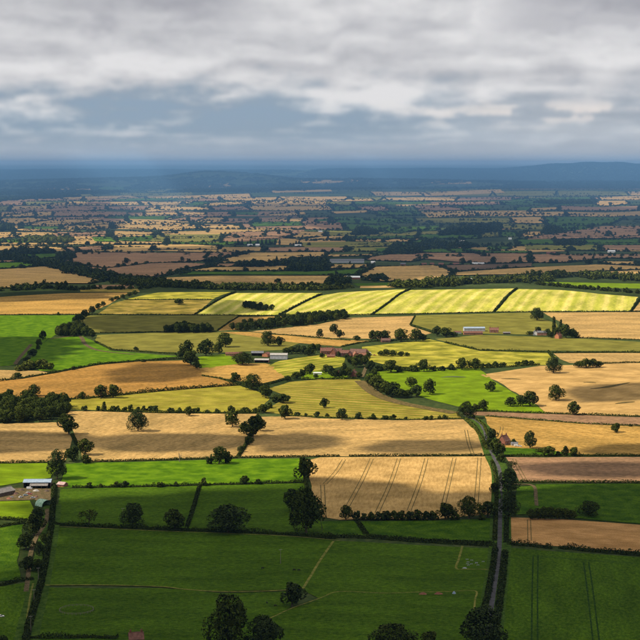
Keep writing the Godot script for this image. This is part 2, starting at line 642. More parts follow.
func along(line: PackedVector2Array, space: float, wide: float, gaps: float) -> PackedVector2Array:
	var out := PackedVector2Array()
	for i in line.size() - 1:
		var n := maxi(1, int(line[i].distance_to(line[i + 1]) / space))
		for k in n:
			if rng.randf() < gaps: continue
			out.append(line[i].lerp(line[i + 1], (k + rng.randf()) / n) + Vector2(rng.randfn(), rng.randfn()) * wide)
	return out

func make_far_woods() -> void:
	for w in MASSES:
		scatter("wood", w[0], spots_in(pairs(w[4]), w[1]), w[2], w[3], w[5])
	for b in BELTS:
		scatter("tree_belt", b[0], along(smooth(pairs(b[5])), b[1], b[2], 0.0), b[3], b[4], b[6])
	# hedgerow trees between the far fields, too many and too small to pick out
	var hedge := PackedVector2Array()
	var trees := PackedVector2Array()
	for f in FIELDS:
		var poly := pairs(f[4])
		if poly[0].y > -4300.0: continue
		for i in poly.size():
			if rng.randf() < 0.25: continue
			var l := PackedVector2Array([poly[i], poly[(i + 1) % poly.size()]])
			var s := clampf(-poly[i].y / 900.0, 5.0, 16.0)
			hedge.append_array(along(l, s, 3.0, 0.15))
			trees.append_array(along(l, s * 6.0, 6.0, 0.45))
	# lines and clumps of trees farther out
	for k in 800:
		var d := 5200.0 * pow(4.6, pow(rng.randf(), 0.8))
		var x := rng.randf_range(-0.235, 0.235) * d
		if d < 7500.0 and rng.randf() < 0.45: continue
		var a := rng.randfn() * 0.25 + (PI * 0.5 if rng.randf() < 0.25 else 0.0)
		var len := rng.randf_range(80.0, 520.0) * (0.6 + d / 14000.0)
		var dir := Vector2(cos(a), sin(a)) * len
		var sub_space := 9.0 + d / 1300.0
		var line := along(PackedVector2Array([Vector2(x, -d), Vector2(x, -d) + dir]), sub_space, 4.0 + 10.0 * rng.randf() * rng.randf(), 0.2 + 0.5 * rng.randf())
		if rng.randf() < 0.5: hedge.append_array(line)
		else: trees.append_array(line)
	scatter("hedgerow", "thin dark hedges bounding the far hazy fields", hedge, 12.0, 5.0, 2)
	scatter("hedgerow_trees", "rows and clumps of dark trees scattered over the far hazy plain", trees, 15.0, 12.0, 2)
	var n := FastNoiseLite.new()
	n.seed = 9
	n.frequency = 0.0006
	var hill := PackedVector2Array()
	for k in 12000:
		var d := rng.randf_range(19500.0, 33500.0)
		var p := Vector2(rng.randf_range(-0.24, 0.24) * d, -d)
		if n.get_noise_2d(p.x, p.y * 0.5) + 0.35 * n.get_noise_2d(p.x * 5.0, p.y * 3.0) > -0.14: hill.append(p)
	scatter("wood", "hazy blue woods clothing the low hills at the horizon", hill, 85.0, 22.0, 2)
	for w in FAR_WOODS:
		scatter("wood", w[0], spots_in(pairs(w[4]), w[1]), w[2], w[3], 2)

func make_hedges() -> void:
	# [label, height, width, tone, leaf size, line]
	for h in HEDGES:
		var line := pairs(h[5])
		var l := Leaves.new()
		var o0 := at(line[0].x, line[0].y)
		var n := FastNoiseLite.new()
		n.seed = rng.randi() % 1000
		n.frequency = 0.05
		var rough := 0.55 if h[1] < 2.7 else 1.0
		for i in line.size() - 1:
			var a := line[i]
			var b := line[i + 1]
			var t := (b - a).normalized()
			var s := Vector2(-t.y, t.x)
			var count := int(a.distance_to(b) * 15.0 * h[1] / (h[4] * h[4] * 2.2))
			for k in count:
				var u := rng.randf()
				var p := a.lerp(b, u)
				var wob := n.get_noise_2d(p.x, p.y)
				var tall: float = h[1] * (1.0 + rough * (0.9 * wob + 0.5 * n.get_noise_2d(p.x * 4.0, p.y * 4.0)))
				var ang := rng.randf_range(-0.15, PI + 0.15)
				var off: float = cos(ang) * h[2] * 0.5 * rng.randf_range(0.4, 1.05)
				var yy := maxf(0.05, sin(ang)) * tall * rng.randf_range(0.35, 1.05)
				var q := p + s * off
				var outw := Vector3(s.x * cos(ang), maxf(0.1, sin(ang)), s.y * cos(ang)).normalized()
				l.leaf(at(q.x, q.y, yy) - o0, outw, h[4] * rng.randf_range(0.7, 1.3), rng)
		var o := put(from_leaves(l), "hedge", M["leaf%d" % h[3]], null, o0)
		tag(o, h[0], "hedge", "hedges between the fields")

# ---------- buildings, vehicles, animals ----------
func quad(st: SurfaceTool, a: Vector3, b: Vector3, c: Vector3, d: Vector3) -> void:
	var n := (c - a).cross(b - a).normalized()
	for p in [a, b, c, a, c, d]:
		st.set_normal(n)
		st.add_vertex(p)

func box(st: SurfaceTool, lo: Vector3, hi: Vector3) -> void:
	var p := []
	for k in 8: p.append(Vector3(hi.x if k & 1 else lo.x, hi.y if k & 2 else lo.y, hi.z if k & 4 else lo.z))
	for f in [[0, 2, 3, 1], [5, 7, 6, 4], [4, 6, 2, 0], [1, 3, 7, 5], [2, 6, 7, 3], [0, 1, 5, 4]]:
		quad(st, p[f[0]], p[f[1]], p[f[2]], p[f[3]])

func box_mesh(lo: Vector3, hi: Vector3) -> ArrayMesh:
	var st := new_st()
	box(st, lo, hi)
	return st.commit()

func slab(st: SurfaceTool, a: Vector3, b: Vector3, c: Vector3, d: Vector3, thick: float) -> void:
	# a sloping board: top a b c d, thick downwards
	var t := Vector3(0, thick, 0)
	quad(st, a, b, c, d)
	quad(st, d - t, c - t, b - t, a - t)
	quad(st, b, a, a - t, b - t)
	quad(st, c, b, b - t, c - t)
	quad(st, d, c, c - t, d - t)
	quad(st, a, d, d - t, a - t)

func surface(lo: Array, hi: Array, sd: int, period: float, rough := 0.9) -> StandardMaterial3D:
	var m := StandardMaterial3D.new()
	m.albedo_texture = ramp_texture(noise_image(128, 128, 0.06, 4, sd), lin(lo[0], lo[1], lo[2]), lin(hi[0], hi[1], hi[2]))
	m.uv1_triplanar = true
	m.uv1_scale = Vector3.ONE / period
	m.roughness = rough
	m.metallic_specular = 0.3
	return m

func make_building_materials() -> void:
	M.brick = surface([0.17, 0.065, 0.042], [0.3, 0.13, 0.085], 61, 18)
	M.orange_brick = surface([0.32, 0.12, 0.06], [0.48, 0.21, 0.11], 62, 18)
	M.red_tile = surface([0.11, 0.05, 0.036], [0.24, 0.115, 0.085], 63, 21)
	M.brown_tile = surface([0.1, 0.055, 0.042], [0.2, 0.115, 0.09], 74, 20)
	M.orange_tile = surface([0.18, 0.08, 0.05], [0.36, 0.17, 0.11], 75, 20)
	M.slate = surface([0.10, 0.105, 0.12], [0.18, 0.185, 0.2], 64, 21)
	M.grey_sheet = surface([0.27, 0.26, 0.24], [0.42, 0.4, 0.37], 65, 27, 0.7)
	M.blue_sheet = surface([0.2, 0.27, 0.36], [0.33, 0.41, 0.5], 66, 27, 0.5)
	M.old_sheet = surface([0.13, 0.12, 0.115], [0.26, 0.24, 0.22], 67, 21, 0.8)
	M.white_wall = surface([0.62, 0.6, 0.56], [0.78, 0.77, 0.74], 68, 24)
	M.pale_block = surface([0.32, 0.33, 0.35], [0.46, 0.47, 0.5], 69, 27)
	M.timber = surface([0.07, 0.05, 0.038], [0.15, 0.11, 0.085], 70, 15)
	M.pink_sheet = surface([0.25, 0.12, 0.11], [0.6, 0.5, 0.48], 71, 15)
	M.tarp = surface([0.1, 0.26, 0.15], [0.62, 0.74, 0.6], 72, 14, 0.6)
	M.white_sheet = surface([0.6, 0.61, 0.62], [0.8, 0.8, 0.8], 73, 27, 0.6)
	M.frame = flat_mat(lin(0.7, 0.69, 0.66), 0.6)
	M.glass = flat_mat(lin(0.03, 0.035, 0.045), 0.12)
	M.door = flat_mat(lin(0.07, 0.09, 0.08), 0.6)
	M.tyre = flat_mat(lin(0.02, 0.02, 0.02), 0.9)
	M.steel = flat_mat(lin(0.3, 0.3, 0.31), 0.5, 0.6)

func pane(parent: Node3D, x: float, y: float, z: float, w: float, h: float) -> void:
	var win := put(box_mesh(Vector3(-w / 2 - 0.12, -h / 2 - 0.12, -0.06), Vector3(w / 2 + 0.12, h / 2 + 0.12, 0.06)), "window", M.frame, parent, Vector3(x, y, z))
	put(box_mesh(Vector3(-w / 2, -h / 2, 0.03), Vector3(w / 2, h / 2, 0.09)), "pane", M.glass, win)

func house(b: Dictionary) -> void:
	# w along the ridge, d across; the long front faces +z before the turn
	var w: float = b.w
	var d: float = b.d
	var e: float = b.eave
	var r: float = b.ridge
	var o := base(b.name, at(b.x, b.z, 0.0), b.get("turn", 0.0))
	tag(o, b.label, b.get("category", "house"), b.get("group", ""))
	var wall: Material = M[b.wall]
	var roof: Material = M[b.roof]
	var x0 := -w / 2
	var x1 := w / 2
	var z0 := -d / 2
	var z1 := d / 2
	var sink := -1.5
	var open: bool = b.get("open", false)
	var walls := [[Vector3(x1, sink, z0), Vector3(x0, sink, z0), Vector3(x0, e, z0), Vector3(x1, e, z0)]]
	if not open: walls.append([Vector3(x0, sink, z1), Vector3(x1, sink, z1), Vector3(x1, e, z1), Vector3(x0, e, z1)])
	for q in walls:
		var st := new_st()
		var n: Vector3 = Vector3(0, 0, 0.3) * signf(q[0].z)
		box(st, Vector3(x0, sink, minf(q[0].z, q[0].z - n.z)), Vector3(x1, e, maxf(q[0].z, q[0].z - n.z)))
		put(st.commit(), "wall", wall, o)
	for sx in [x0, x1]:
		var st := new_st()
		var inner: float = sx - 0.3 * signf(sx)
		var a := minf(sx, inner)
		var c := maxf(sx, inner)
		box(st, Vector3(a, sink, z0 + 0.3), Vector3(c, e, z1 - (0.0 if open else 0.3)))
		if r > e:
			var g := [Vector3(0, e, z0 + 0.3), Vector3(0, e, z1 - 0.3), Vector3(0, r - 0.25, 0)]
			for xx in [a, c]:
				for p in (g if xx == c else [g[0], g[2], g[1]]):
					st.set_normal(Vector3(-1.0 if xx == a else 1.0, 0, 0))
					st.add_vertex(p + Vector3(xx, 0, 0))
		put(st.commit(), "gable_wall", wall, o)
	var over := 0.45
	var drop := (r - e) / (d / 2) * over
	var st := new_st()
	slab(st, Vector3(x0 - over, e - drop, z1 + over), Vector3(x0 - over, r, 0), Vector3(x1 + over, r, 0), Vector3(x1 + over, e - drop, z1 + over), 0.22)
	slab(st, Vector3(x1 + over, e - drop, z0 - over), Vector3(x1 + over, r, 0), Vector3(x0 - over, r, 0), Vector3(x0 - over, e - drop, z0 - over), 0.22)
	var rf := put(st.commit(), "roof", roof, o)
	put(box_mesh(Vector3(x0 - over, r - 0.05, -0.25), Vector3(x1 + over, r + 0.14, 0.25)), "ridge", roof, rf)
	for k in b.get("chimneys", 0):
		var cx: float = [x0 + 0.9, x1 - 0.9, 0.3][k]
		var ch := put(box_mesh(Vector3(-0.55, -0.9, -0.45), Vector3(0.55, 1.5, 0.45)), "chimney", M.brick, rf, Vector3(cx, r, 0))
		put(box_mesh(Vector3(-0.2, 1.5, -0.2), Vector3(0.2, 1.95, 0.2)), "chimney_pot", M.red_tile, ch)
	if b.get("windows", false):
		var storeys := 2 if e > 4.2 else 1
		var n := maxi(2, int(w / 3.2))
		for s in storeys:
			for k in n:
				var x := x0 + (k + 0.5) * w / n
				if s == 0 and k == n / 2:
					put(box_mesh(Vector3(-0.55, 0, -0.06), Vector3(0.55, 2.1, 0.08)), "door", M.door, o, Vector3(x, 0.1, z1))
				else:
					pane(o, x, 1.6 + s * 2.7, z1, 1.1, 1.3)
	if b.get("bays", 0) > 0:
		var n: int = b.bays
		for k in n + 1:
			var x := x0 + 0.2 + (w - 0.4) * k / n
			put(box_mesh(Vector3(-0.16, -1.0, -0.16), Vector3(0.16, e - drop * 0.5, 0.16)), "post", M.timber, o, Vector3(x, 0, z1 - 0.35))
	if b.get("lean", 0.0) > 0.0:
		var lw: float = b.lean
		var sl := new_st()
		slab(sl, Vector3(x0 + w * 0.25, e * 0.55, z1 + lw), Vector3(x0 + w * 0.25, e * 0.8, z1), Vector3(x1 - w * 0.08, e * 0.8, z1), Vector3(x1 - w * 0.08, e * 0.55, z1 + lw), 0.18)
		put(sl.commit(), "lean_to_roof", M.old_sheet, o)
		for k in 4:
			put(box_mesh(Vector3(-0.13, -1.0, -0.13), Vector3(0.13, e * 0.52, 0.13)), "post", M.timber, o, Vector3(x0 + w * (0.27 + 0.21 * k), 0, z1 + lw - 0.3))

func tunnel(b: Dictionary) -> void:
	# a hooped cover: polytunnels and the sheeted clamp
	var o := base(b.name, at(b.x, b.z), b.get("turn", 0.0))
	tag(o, b.label, b.category, b.get("group", ""))
	var st := new_st()
	var n := 10
	var w: float = b.w / 2
	for k in n:
		var a0 := PI * k / n
		var a1 := PI * (k + 1) / n
		var p0 := Vector3(0, sin(a0) * b.ridge, cos(a0) * b.d / 2)
		var p1 := Vector3(0, sin(a1) * b.ridge, cos(a1) * b.d / 2)
		quad(st, p0 + Vector3(w, 0, 0), p0 - Vector3(w, 0, 0), p1 - Vector3(w, 0, 0), p1 + Vector3(w, 0, 0))
	put(st.commit(), "cover", M[b.roof], o)
	for s in ([-1.0] if b.get("open_end", false) else [-1.0, 1.0]):
		st = new_st()
		for k in n:
			var a0 := PI * k / n
			var a1 := PI * (k + 1) / n
			for p in [Vector3(0, 0, 0), Vector3(0, sin(a0) * b.ridge, cos(a0) * b.d / 2), Vector3(0, sin(a1) * b.ridge, cos(a1) * b.d / 2)]:
				st.set_normal(Vector3(s, 0, 0))
				st.add_vertex(p + Vector3(s * (w - 0.15), 0, 0))
		put(st.commit(), "end_wall", M[b.get("end", b.roof)], o)

func wheel_mesh(r: float, w: float) -> ArrayMesh:
	var st := new_st()
	tube(st, Vector3(0, 0, -w / 2), Vector3(0, 0, w / 2), r, r, 12)
	for s in [-1.0, 1.0]:
		tube(st, Vector3(0, 0, s * w / 2), Vector3(0, 0, s * w * 0.45), r, 0.0, 12)
	return st.commit()

func hull(st: SurfaceTool, secs: Array) -> void:
	# sections along x: [x, half width, y low, y high]
	for i in secs.size() - 1:
		var a = secs[i]
		var b = secs[i + 1]
		var A := [Vector3(a[0], a[2], -a[1]), Vector3(a[0], a[3], -a[1] * 0.94), Vector3(a[0], a[3], a[1] * 0.94), Vector3(a[0], a[2], a[1])]
		var B := [Vector3(b[0], b[2], -b[1]), Vector3(b[0], b[3], -b[1] * 0.94), Vector3(b[0], b[3], b[1] * 0.94), Vector3(b[0], b[2], b[1])]
		for k in 4: quad(st, A[k], B[k], B[(k + 1) % 4], A[(k + 1) % 4])
	var f = secs[0]
	var g = secs[-1]
	quad(st, Vector3(f[0], f[2], -f[1]), Vector3(f[0], f[3], -f[1] * 0.94), Vector3(f[0], f[3], f[1] * 0.94), Vector3(f[0], f[2], f[1]))
	quad(st, Vector3(g[0], g[2], g[1]), Vector3(g[0], g[3], g[1] * 0.94), Vector3(g[0], g[3], -g[1] * 0.94), Vector3(g[0], g[2], -g[1]))

func car(called: String, label: String, category: String, x: float, z: float, turn: float, c: Color, van := false) -> void:
	var o := base(called, at(x, z, 0.3), turn)
	tag(o, label, category)
	var paint := flat_mat(c, 0.3)
	paint.clearcoat_enabled = true
	var st := new_st()
	if van: hull(st, [[-2.5, 0.95, 0.35, 2.05], [1.3, 0.95, 0.3, 2.1], [1.75, 0.95, 0.3, 1.3], [2.5, 0.9, 0.35, 1.1], [2.6, 0.85, 0.45, 0.8]])
	else: hull(st, [[-2.1, 0.8, 0.4, 0.85], [-1.9, 0.86, 0.3, 0.95], [0.9, 0.88, 0.28, 0.95], [1.9, 0.84, 0.3, 0.82], [2.1, 0.78, 0.42, 0.7]])
	put(st.commit(), "body", paint, o)
	st = new_st()
	if van: hull(st, [[1.0, 0.9, 1.35, 1.95], [1.42, 0.9, 1.33, 1.9], [1.72, 0.88, 1.31, 1.4]])
	else: hull(st, [[-1.8, 0.78, 0.93, 1.0], [-1.3, 0.7, 0.95, 1.4], [0.1, 0.68, 0.95, 1.44], [0.95, 0.76, 0.93, 0.99]])
	put(st.commit(), "windows", M.glass, o)
	if not van: put(box_mesh(Vector3(-1.25, 1.4, -0.62), Vector3(0.1, 1.47, 0.62)), "roof", paint, o)
	for px in [-1.35, 1.35]:
		for pz in [-0.8, 0.8]:
			put(wheel_mesh(0.33, 0.22), "wheel", M.tyre, o, Vector3(px, 0.33, pz))

func cow_mesh() -> ArrayMesh:
	# one continuous skin: a trunk lofted from tail to muzzle, legs and ears grown from it
	var st := new_st()
	var secs := [[-1.02, 1.12, 0.05, 0.05], [-0.98, 1.08, 0.2, 0.22], [-0.75, 1.02, 0.31, 0.34], [-0.3, 0.96, 0.36, 0.38], [0.2, 0.95, 0.36, 0.39], [0.6, 0.99, 0.29, 0.37], [0.8, 1.03, 0.22, 0.3], [0.98, 0.88, 0.15, 0.2], [1.15, 0.62, 0.13, 0.16], [1.25, 0.42, 0.12, 0.14], [1.38, 0.2, 0.085, 0.1], [1.43, 0.12, 0.03, 0.04]]
	for i in secs.size() - 1:
		for k in 10:
			var q := []
			for p in [[i, k], [i + 1, k], [i + 1, k + 1], [i, k + 1]]:
				var s = secs[p[0]]
				var a: float = TAU * p[1] / 10.0
				q.append(Vector3(s[0], s[1] + s[3] * sin(a), s[2] * cos(a)))
			quad(st, q[0], q[1], q[2], q[3])
	for l in [[-0.78, 0.2, 1], [-0.78, -0.2, 1], [0.58, 0.18, 0], [0.58, -0.18, 0]]:
		var hip := Vector3(l[0], 0.85, l[1])
		if l[2]:
			var knee := Vector3(l[0] + 0.1, 0.62, l[1])
			var hock := Vector3(l[0] - 0.1, 0.42, l[1])
			tube(st, hip, knee, 0.19, 0.12, 8)
			tube(st, knee, hock, 0.12, 0.07, 8)
			tube(st, hock, Vector3(l[0] - 0.06, 0.0, l[1]), 0.065, 0.06, 8)
		else:
			tube(st, hip, Vector3(l[0] + 0.02, 0.42, l[1]), 0.13, 0.07, 8)
			tube(st, Vector3(l[0] + 0.02, 0.42, l[1]), Vector3(l[0], 0.0, l[1]), 0.065, 0.06, 8)
	for s in [-1.0, 1.0]: tube(st, Vector3(1.13, 0.68, s * 0.1), Vector3(1.1, 0.7, s * 0.3), 0.06, 0.02, 5)
	tube(st, Vector3(-1.0, 1.25, 0), Vector3(-1.1, 0.55, 0), 0.03, 0.02, 5)
	return st.commit()

func make_things() -> void:
	for b in BUILDINGS:
		if b.get("hoop", false): tunnel(b)
		else: house(b)
	for c in CARS: car(c[0], c[1], c[2], c[3], c[4], c[5], lin(c[6], c[7], c[8]), c[9])
	var cow := cow_mesh()
	var hide := flat_mat(lin(0.018, 0.014, 0.012), 0.7)
	for c in COWS:
		var o := put(cow, "cow", hide, null, at(c[0], c[1], 0.28))
		o.rotation.y = c[2]
		tag(o, c[3], "cow", "cattle grazing in the dark pastures")
	for p in POLES:
		var o := base("utility_pole", at(p[0], p[1]), p[3])
		tag(o, p[4], "utility pole", "wooden utility poles")
		var st := new_st()
		tube(st, Vector3(0, -0.5, 0), Vector3(0, p[2], 0), 0.2, 0.13, 8)
		put(st.commit(), "pole", M.dead_bark, o)
		put(box_mesh(Vector3(-1.1, -0.1, -0.08), Vector3(1.1, 0.1, 0.08)), "crossarm", M.dead_bark, o, Vector3(0, p[2] - 0.5, 0.2))
		for s in [-0.95, 0.0, 0.95]: put(box_mesh(Vector3(-0.07, 0.1, -0.07), Vector3(0.07, 0.38, 0.07)), "insulator", M.frame, o, Vector3(s, p[2] - 0.5, 0.2))
	make_pen(PEN[0], PEN[1], PEN[2])
	for j in JUMPS:
		var o := base("jump_rail", at(j[0], j[1], 0.25), j[2])
		tag(o, "low white rail on posts inside the small fenced paddock", "jump rail", "white rails in the small paddock")
		for s in [-0.9, 0.9]: put(box_mesh(Vector3(-0.06, 0, -0.06), Vector3(0.06, 0.9, 0.06)), "post", M.pale_block, o, Vector3(s, 0, 0))
		for y in [0.4, 0.75]: put(box_mesh(Vector3(-0.85, -0.07, -0.05), Vector3(0.85, 0.07, 0.05)), "rail", M.pale_block, o, Vector3(0, y, 0))
	for h in HEAPS:
		make_heap(h)

func make_pen(x: float, z: float, r: float) -> void:
	var o := base("round_pen", at(x, z, 0.4))
	tag(o, "faint round fenced pen of posts and rails in the nearest dark pasture", "pen")
	var post := box_mesh(Vector3(-0.09, -0.6, -0.09), Vector3(0.09, 1.35, 0.09))
	for k in 26:
		var a := TAU * k / 26.0
		put(post, "post", M.dead_bark, o, Vector3(cos(a) * r, 0, sin(a) * r))
	for y in [0.65, 1.2]:
		var st := new_st()
		for k in 26:
			var a := TAU * k / 26.0
			var b := TAU * (k + 1) / 26.0
			tube(st, Vector3(cos(a) * r, y, sin(a) * r), Vector3(cos(b) * r, y, sin(b) * r), 0.07, 0.07, 5)
		put(st.commit(), "rail", M.dead_bark, o)

func make_heap(h: Dictionary) -> void:
	# an uneven mound: soil, rubble or a sheeted load
	var n := FastNoiseLite.new()
	n.seed = int(h.x)
	n.frequency = 0.35
	var v := PackedVector3Array()
	var idx := PackedInt32Array()
	var rings := 7
	var sides := 20
	for i in rings + 1:
		for k in sides:
			var a := TAU * k / sides
			var q := float(i) / rings
			var p := Vector3(cos(a) * h.w * 0.5 * q, 0, sin(a) * h.d * 0.5 * q)
			p *= 1.0 + 0.25 * n.get_noise_2d(cos(a) * 4.0, sin(a) * 4.0)
			p.y = h.ridge * (1.0 - q * q) * (1.0 + 1.1 * n.get_noise_2d(p.x * 3.0, p.z * 3.0)) - 0.3
			v.append(p)
	for i in rings:
		for k in sides:
			var a := i * sides + k
			var b := i * sides + (k + 1) % sides
			idx.append_array([a, a + sides, b + sides, a, b + sides, b])
	var st := SurfaceTool.new()
	st.create_from(mesh_of(v, PackedVector3Array(), idx), 0)
	st.generate_normals()
	var o := put(st.commit(), h.name, M[h.mat], null, at(h.x, h.z, 0.35))
	tag(o, h.label, h.category)

# ---------- sky and clouds ----------
func smooth01(a: float, b: float, x: float) -> float:
	return smoothstep(a, b, x)

var sn := FastNoiseLite.new()
var sw := FastNoiseLite.new()

func sky_color(az: float, el: float) -> Color:
	# az, el in degrees; broken grey cloud seen as a layer overhead, smaller and paler towards the horizon
	var e := maxf(el, 0.0)
	var a := deg_to_rad(az)
	var y := sin(deg_to_rad(e))
	var c := cos(deg_to_rad(e))
	var q := 1.0 / (y + 0.09)
	var dir := Vector3(sin(a) * c, y, cos(a) * c)
	var p := Vector2(dir.x, dir.z) * q
	var wx := sw.get_noise_3d(dir.x * 60.0, e * 1.5, dir.z * 60.0)
	var wy := sw.get_noise_3d(dir.x * 60.0 + 90.0, e * 1.5, dir.z * 60.0)
	var n := sn.get_noise_2d(p.x * 4.6 + wx * 2.2, p.y * 4.6 + wy * 2.2)           # broad masses
	var m := sn.get_noise_2d(p.x * 12.0 + wy * 3.0 + 300.0, p.y * 12.0 + wx * 3.0)    # lumps
	var f := sw.get_noise_3d(dir.x * 100.0, e * 3.0 + wx * 1.2, dir.z * 100.0)        # upright curls at their edges
	var s := clampf(0.7 + 0.6 * n + 0.35 * m + 0.28 * f, 0.0, 1.0)
	var col := Color(0.6, 0.605, 0.63).lerp(Color(0.825, 0.822, 0.825), s)
	# a heavier bank low over the plain with a bluish shaded base, thicker in some quarters than in others
	var west := smoothstep(-0.7, 0.7, sin(deg_to_rad(az * 9.0 + 144.0)))
	var low := (1.0 - smoothstep(1.25, 3.0, e + 0.9 * n + 0.9 * f + 0.4 * m)) * (0.35 + 0.65 * west)
	var heavy := smoothstep(4.2, 5.4, e + 1.5 * n + 1.4 * f) * smoothstep(-0.1, 0.9, sin(deg_to_rad(az * 23.0 + 230.0)) + 0.6 * n) * (1.0 - smoothstep(7.0, 11.0, e))
	col = col.lerp(Color(0.5, 0.505, 0.54).lerp(Color(0.68, 0.68, 0.7), s), heavy * 0.9)
	col = col.lerp(Color(0.468, 0.552, 0.63), low * clampf(0.86 - 0.6 * m - 0.35 * f, 0.0, 0.95))
	# small sunlit heads above the haze
	var puff := smoothstep(0.05, 0.3, m * 0.7 + f * 0.8) * exp(-pow((e - 1.75) / 0.35, 2.0)) * (1.0 - west)
	col = col.lerp(Color(0.88, 0.84, 0.81), puff * 0.75)
	return col.lerp(Color(0.69, 0.71, 0.735), exp(-pow(e / 1.0, 2.0)) * 0.95)

func make_sky() -> Sky:
	sn.seed = 17
	sn.frequency = 0.16
	sn.fractal_octaves = 7
	sn.fractal_gain = 0.52
	sw.seed = 4
	sw.frequency = 0.22
	sw.fractal_octaves = 7
	var im := Image.create_empty(512, 256, false, Image.FORMAT_RGB8)
	for y in 256:
		var el := 90.0 - (y + 0.5) / 256.0 * 180.0
		for x in 512:
			im.set_pixel(x, y, sky_color((x + 0.5) / 512.0 * 360.0, el) if el > -2.0 else Color(0.36, 0.37, 0.35))
	im.resize(4096, 2048, Image.INTERPOLATE_CUBIC)
	for y in range(880, 1030):                          # the low sky again, finer
		var el := 90.0 - (y + 0.5) / 2048.0 * 180.0
		for x in 4096:
			im.set_pixel(x, y, sky_color((x + 0.5) / 4096.0 * 360.0, el))
	var m := PanoramaSkyMaterial.new()
	m.panorama = ImageTexture.create_from_image(im)
	var s := Sky.new()
	s.sky_material = m
	return s

func cloud(label: String, outline: PackedVector2Array, alt: float, thick: float, m: Material, towards: Vector3, sd: int) -> void:
	# a heap of cloud whose shadow falls on OUTLINE; rings from its middle out to a frayed rim
	var n := FastNoiseLite.new()
	n.seed = sd
	n.frequency = 0.004
	n.fractal_octaves = 4
	var shift := towards * (alt / towards.y)
	var mid := Vector2.ZERO
	var rim := PackedVector2Array()
	for i in outline.size():
		for k in 8: rim.append(outline[i].lerp(outline[(i + 1) % outline.size()], k / 8.0))
	for p in rim: mid += p / rim.size()
	var reach := 0.0
	for p in rim: reach += p.distance_to(mid) / rim.size()
	n.frequency = clampf(1.6 / reach, 0.0006, 0.012)
	var rings := 14
	var v := PackedVector3Array()
	var idx := PackedInt32Array()
	for side in [1.0, -1.0]:
		var first := v.size()
		for i in rings + 1:
			var q := float(i) / rings
			for k in rim.size():
				var fray := 1.0 + 0.22 * n.get_noise_2d(rim[k].x, rim[k].y) + 0.1 * n.get_noise_2d(rim[k].x * 4.0, rim[k].y * 4.0)
				var p := mid + (rim[k] - mid) * q * fray
				var body := sqrt(maxf(0.0, 1.0 - q * q)) * (1.0 + 0.7 * n.get_noise_2d(p.x * 1.7, p.y * 1.7))
				v.append(Vector3(p.x, alt + side * thick * body * (1.0 if side > 0.0 else 0.3), p.y) + Vector3(shift.x, 0, shift.z))
		for i in rings:
			for k in rim.size():
				var a := first + i * rim.size() + k
				var b := first + i * rim.size() + (k + 1) % rim.size()
				if side > 0.0: idx.append_array([a, a + rim.size(), b + rim.size(), a, b + rim.size(), b])
				else: idx.append_array([a, b + rim.size(), a + rim.size(), a, b, b + rim.size()])
	var st := SurfaceTool.new()
	st.create_from(mesh_of(v, PackedVector3Array(), idx), 0)
	st.generate_normals()
	var o := put(st.commit(), "cloud", m)
	tag(o, label, "cloud", "clouds overhead that shade the plain")

func make_clouds(towards: Vector3) -> void:
	var k := 0
	for c in CLOUDS:
		var m := StandardMaterial3D.new()
		m.albedo_color = Color(lin(0.8, 0.8, 0.82), c[1])
		m.transparency = BaseMaterial3D.TRANSPARENCY_ALPHA
		m.roughness = 1.0
		m.metallic_specular = 0.0
		cloud(c[0], pairs(c[4]), c[2], c[3], m, towards, k + 3)
		k += 1

# ---------- what stands where, in metres ----------
const FOV := 21.6947
const EYE := 290.0
const PITCH := -5.3027
const SUN := [-0.6617, 0.7314, 0.1650]
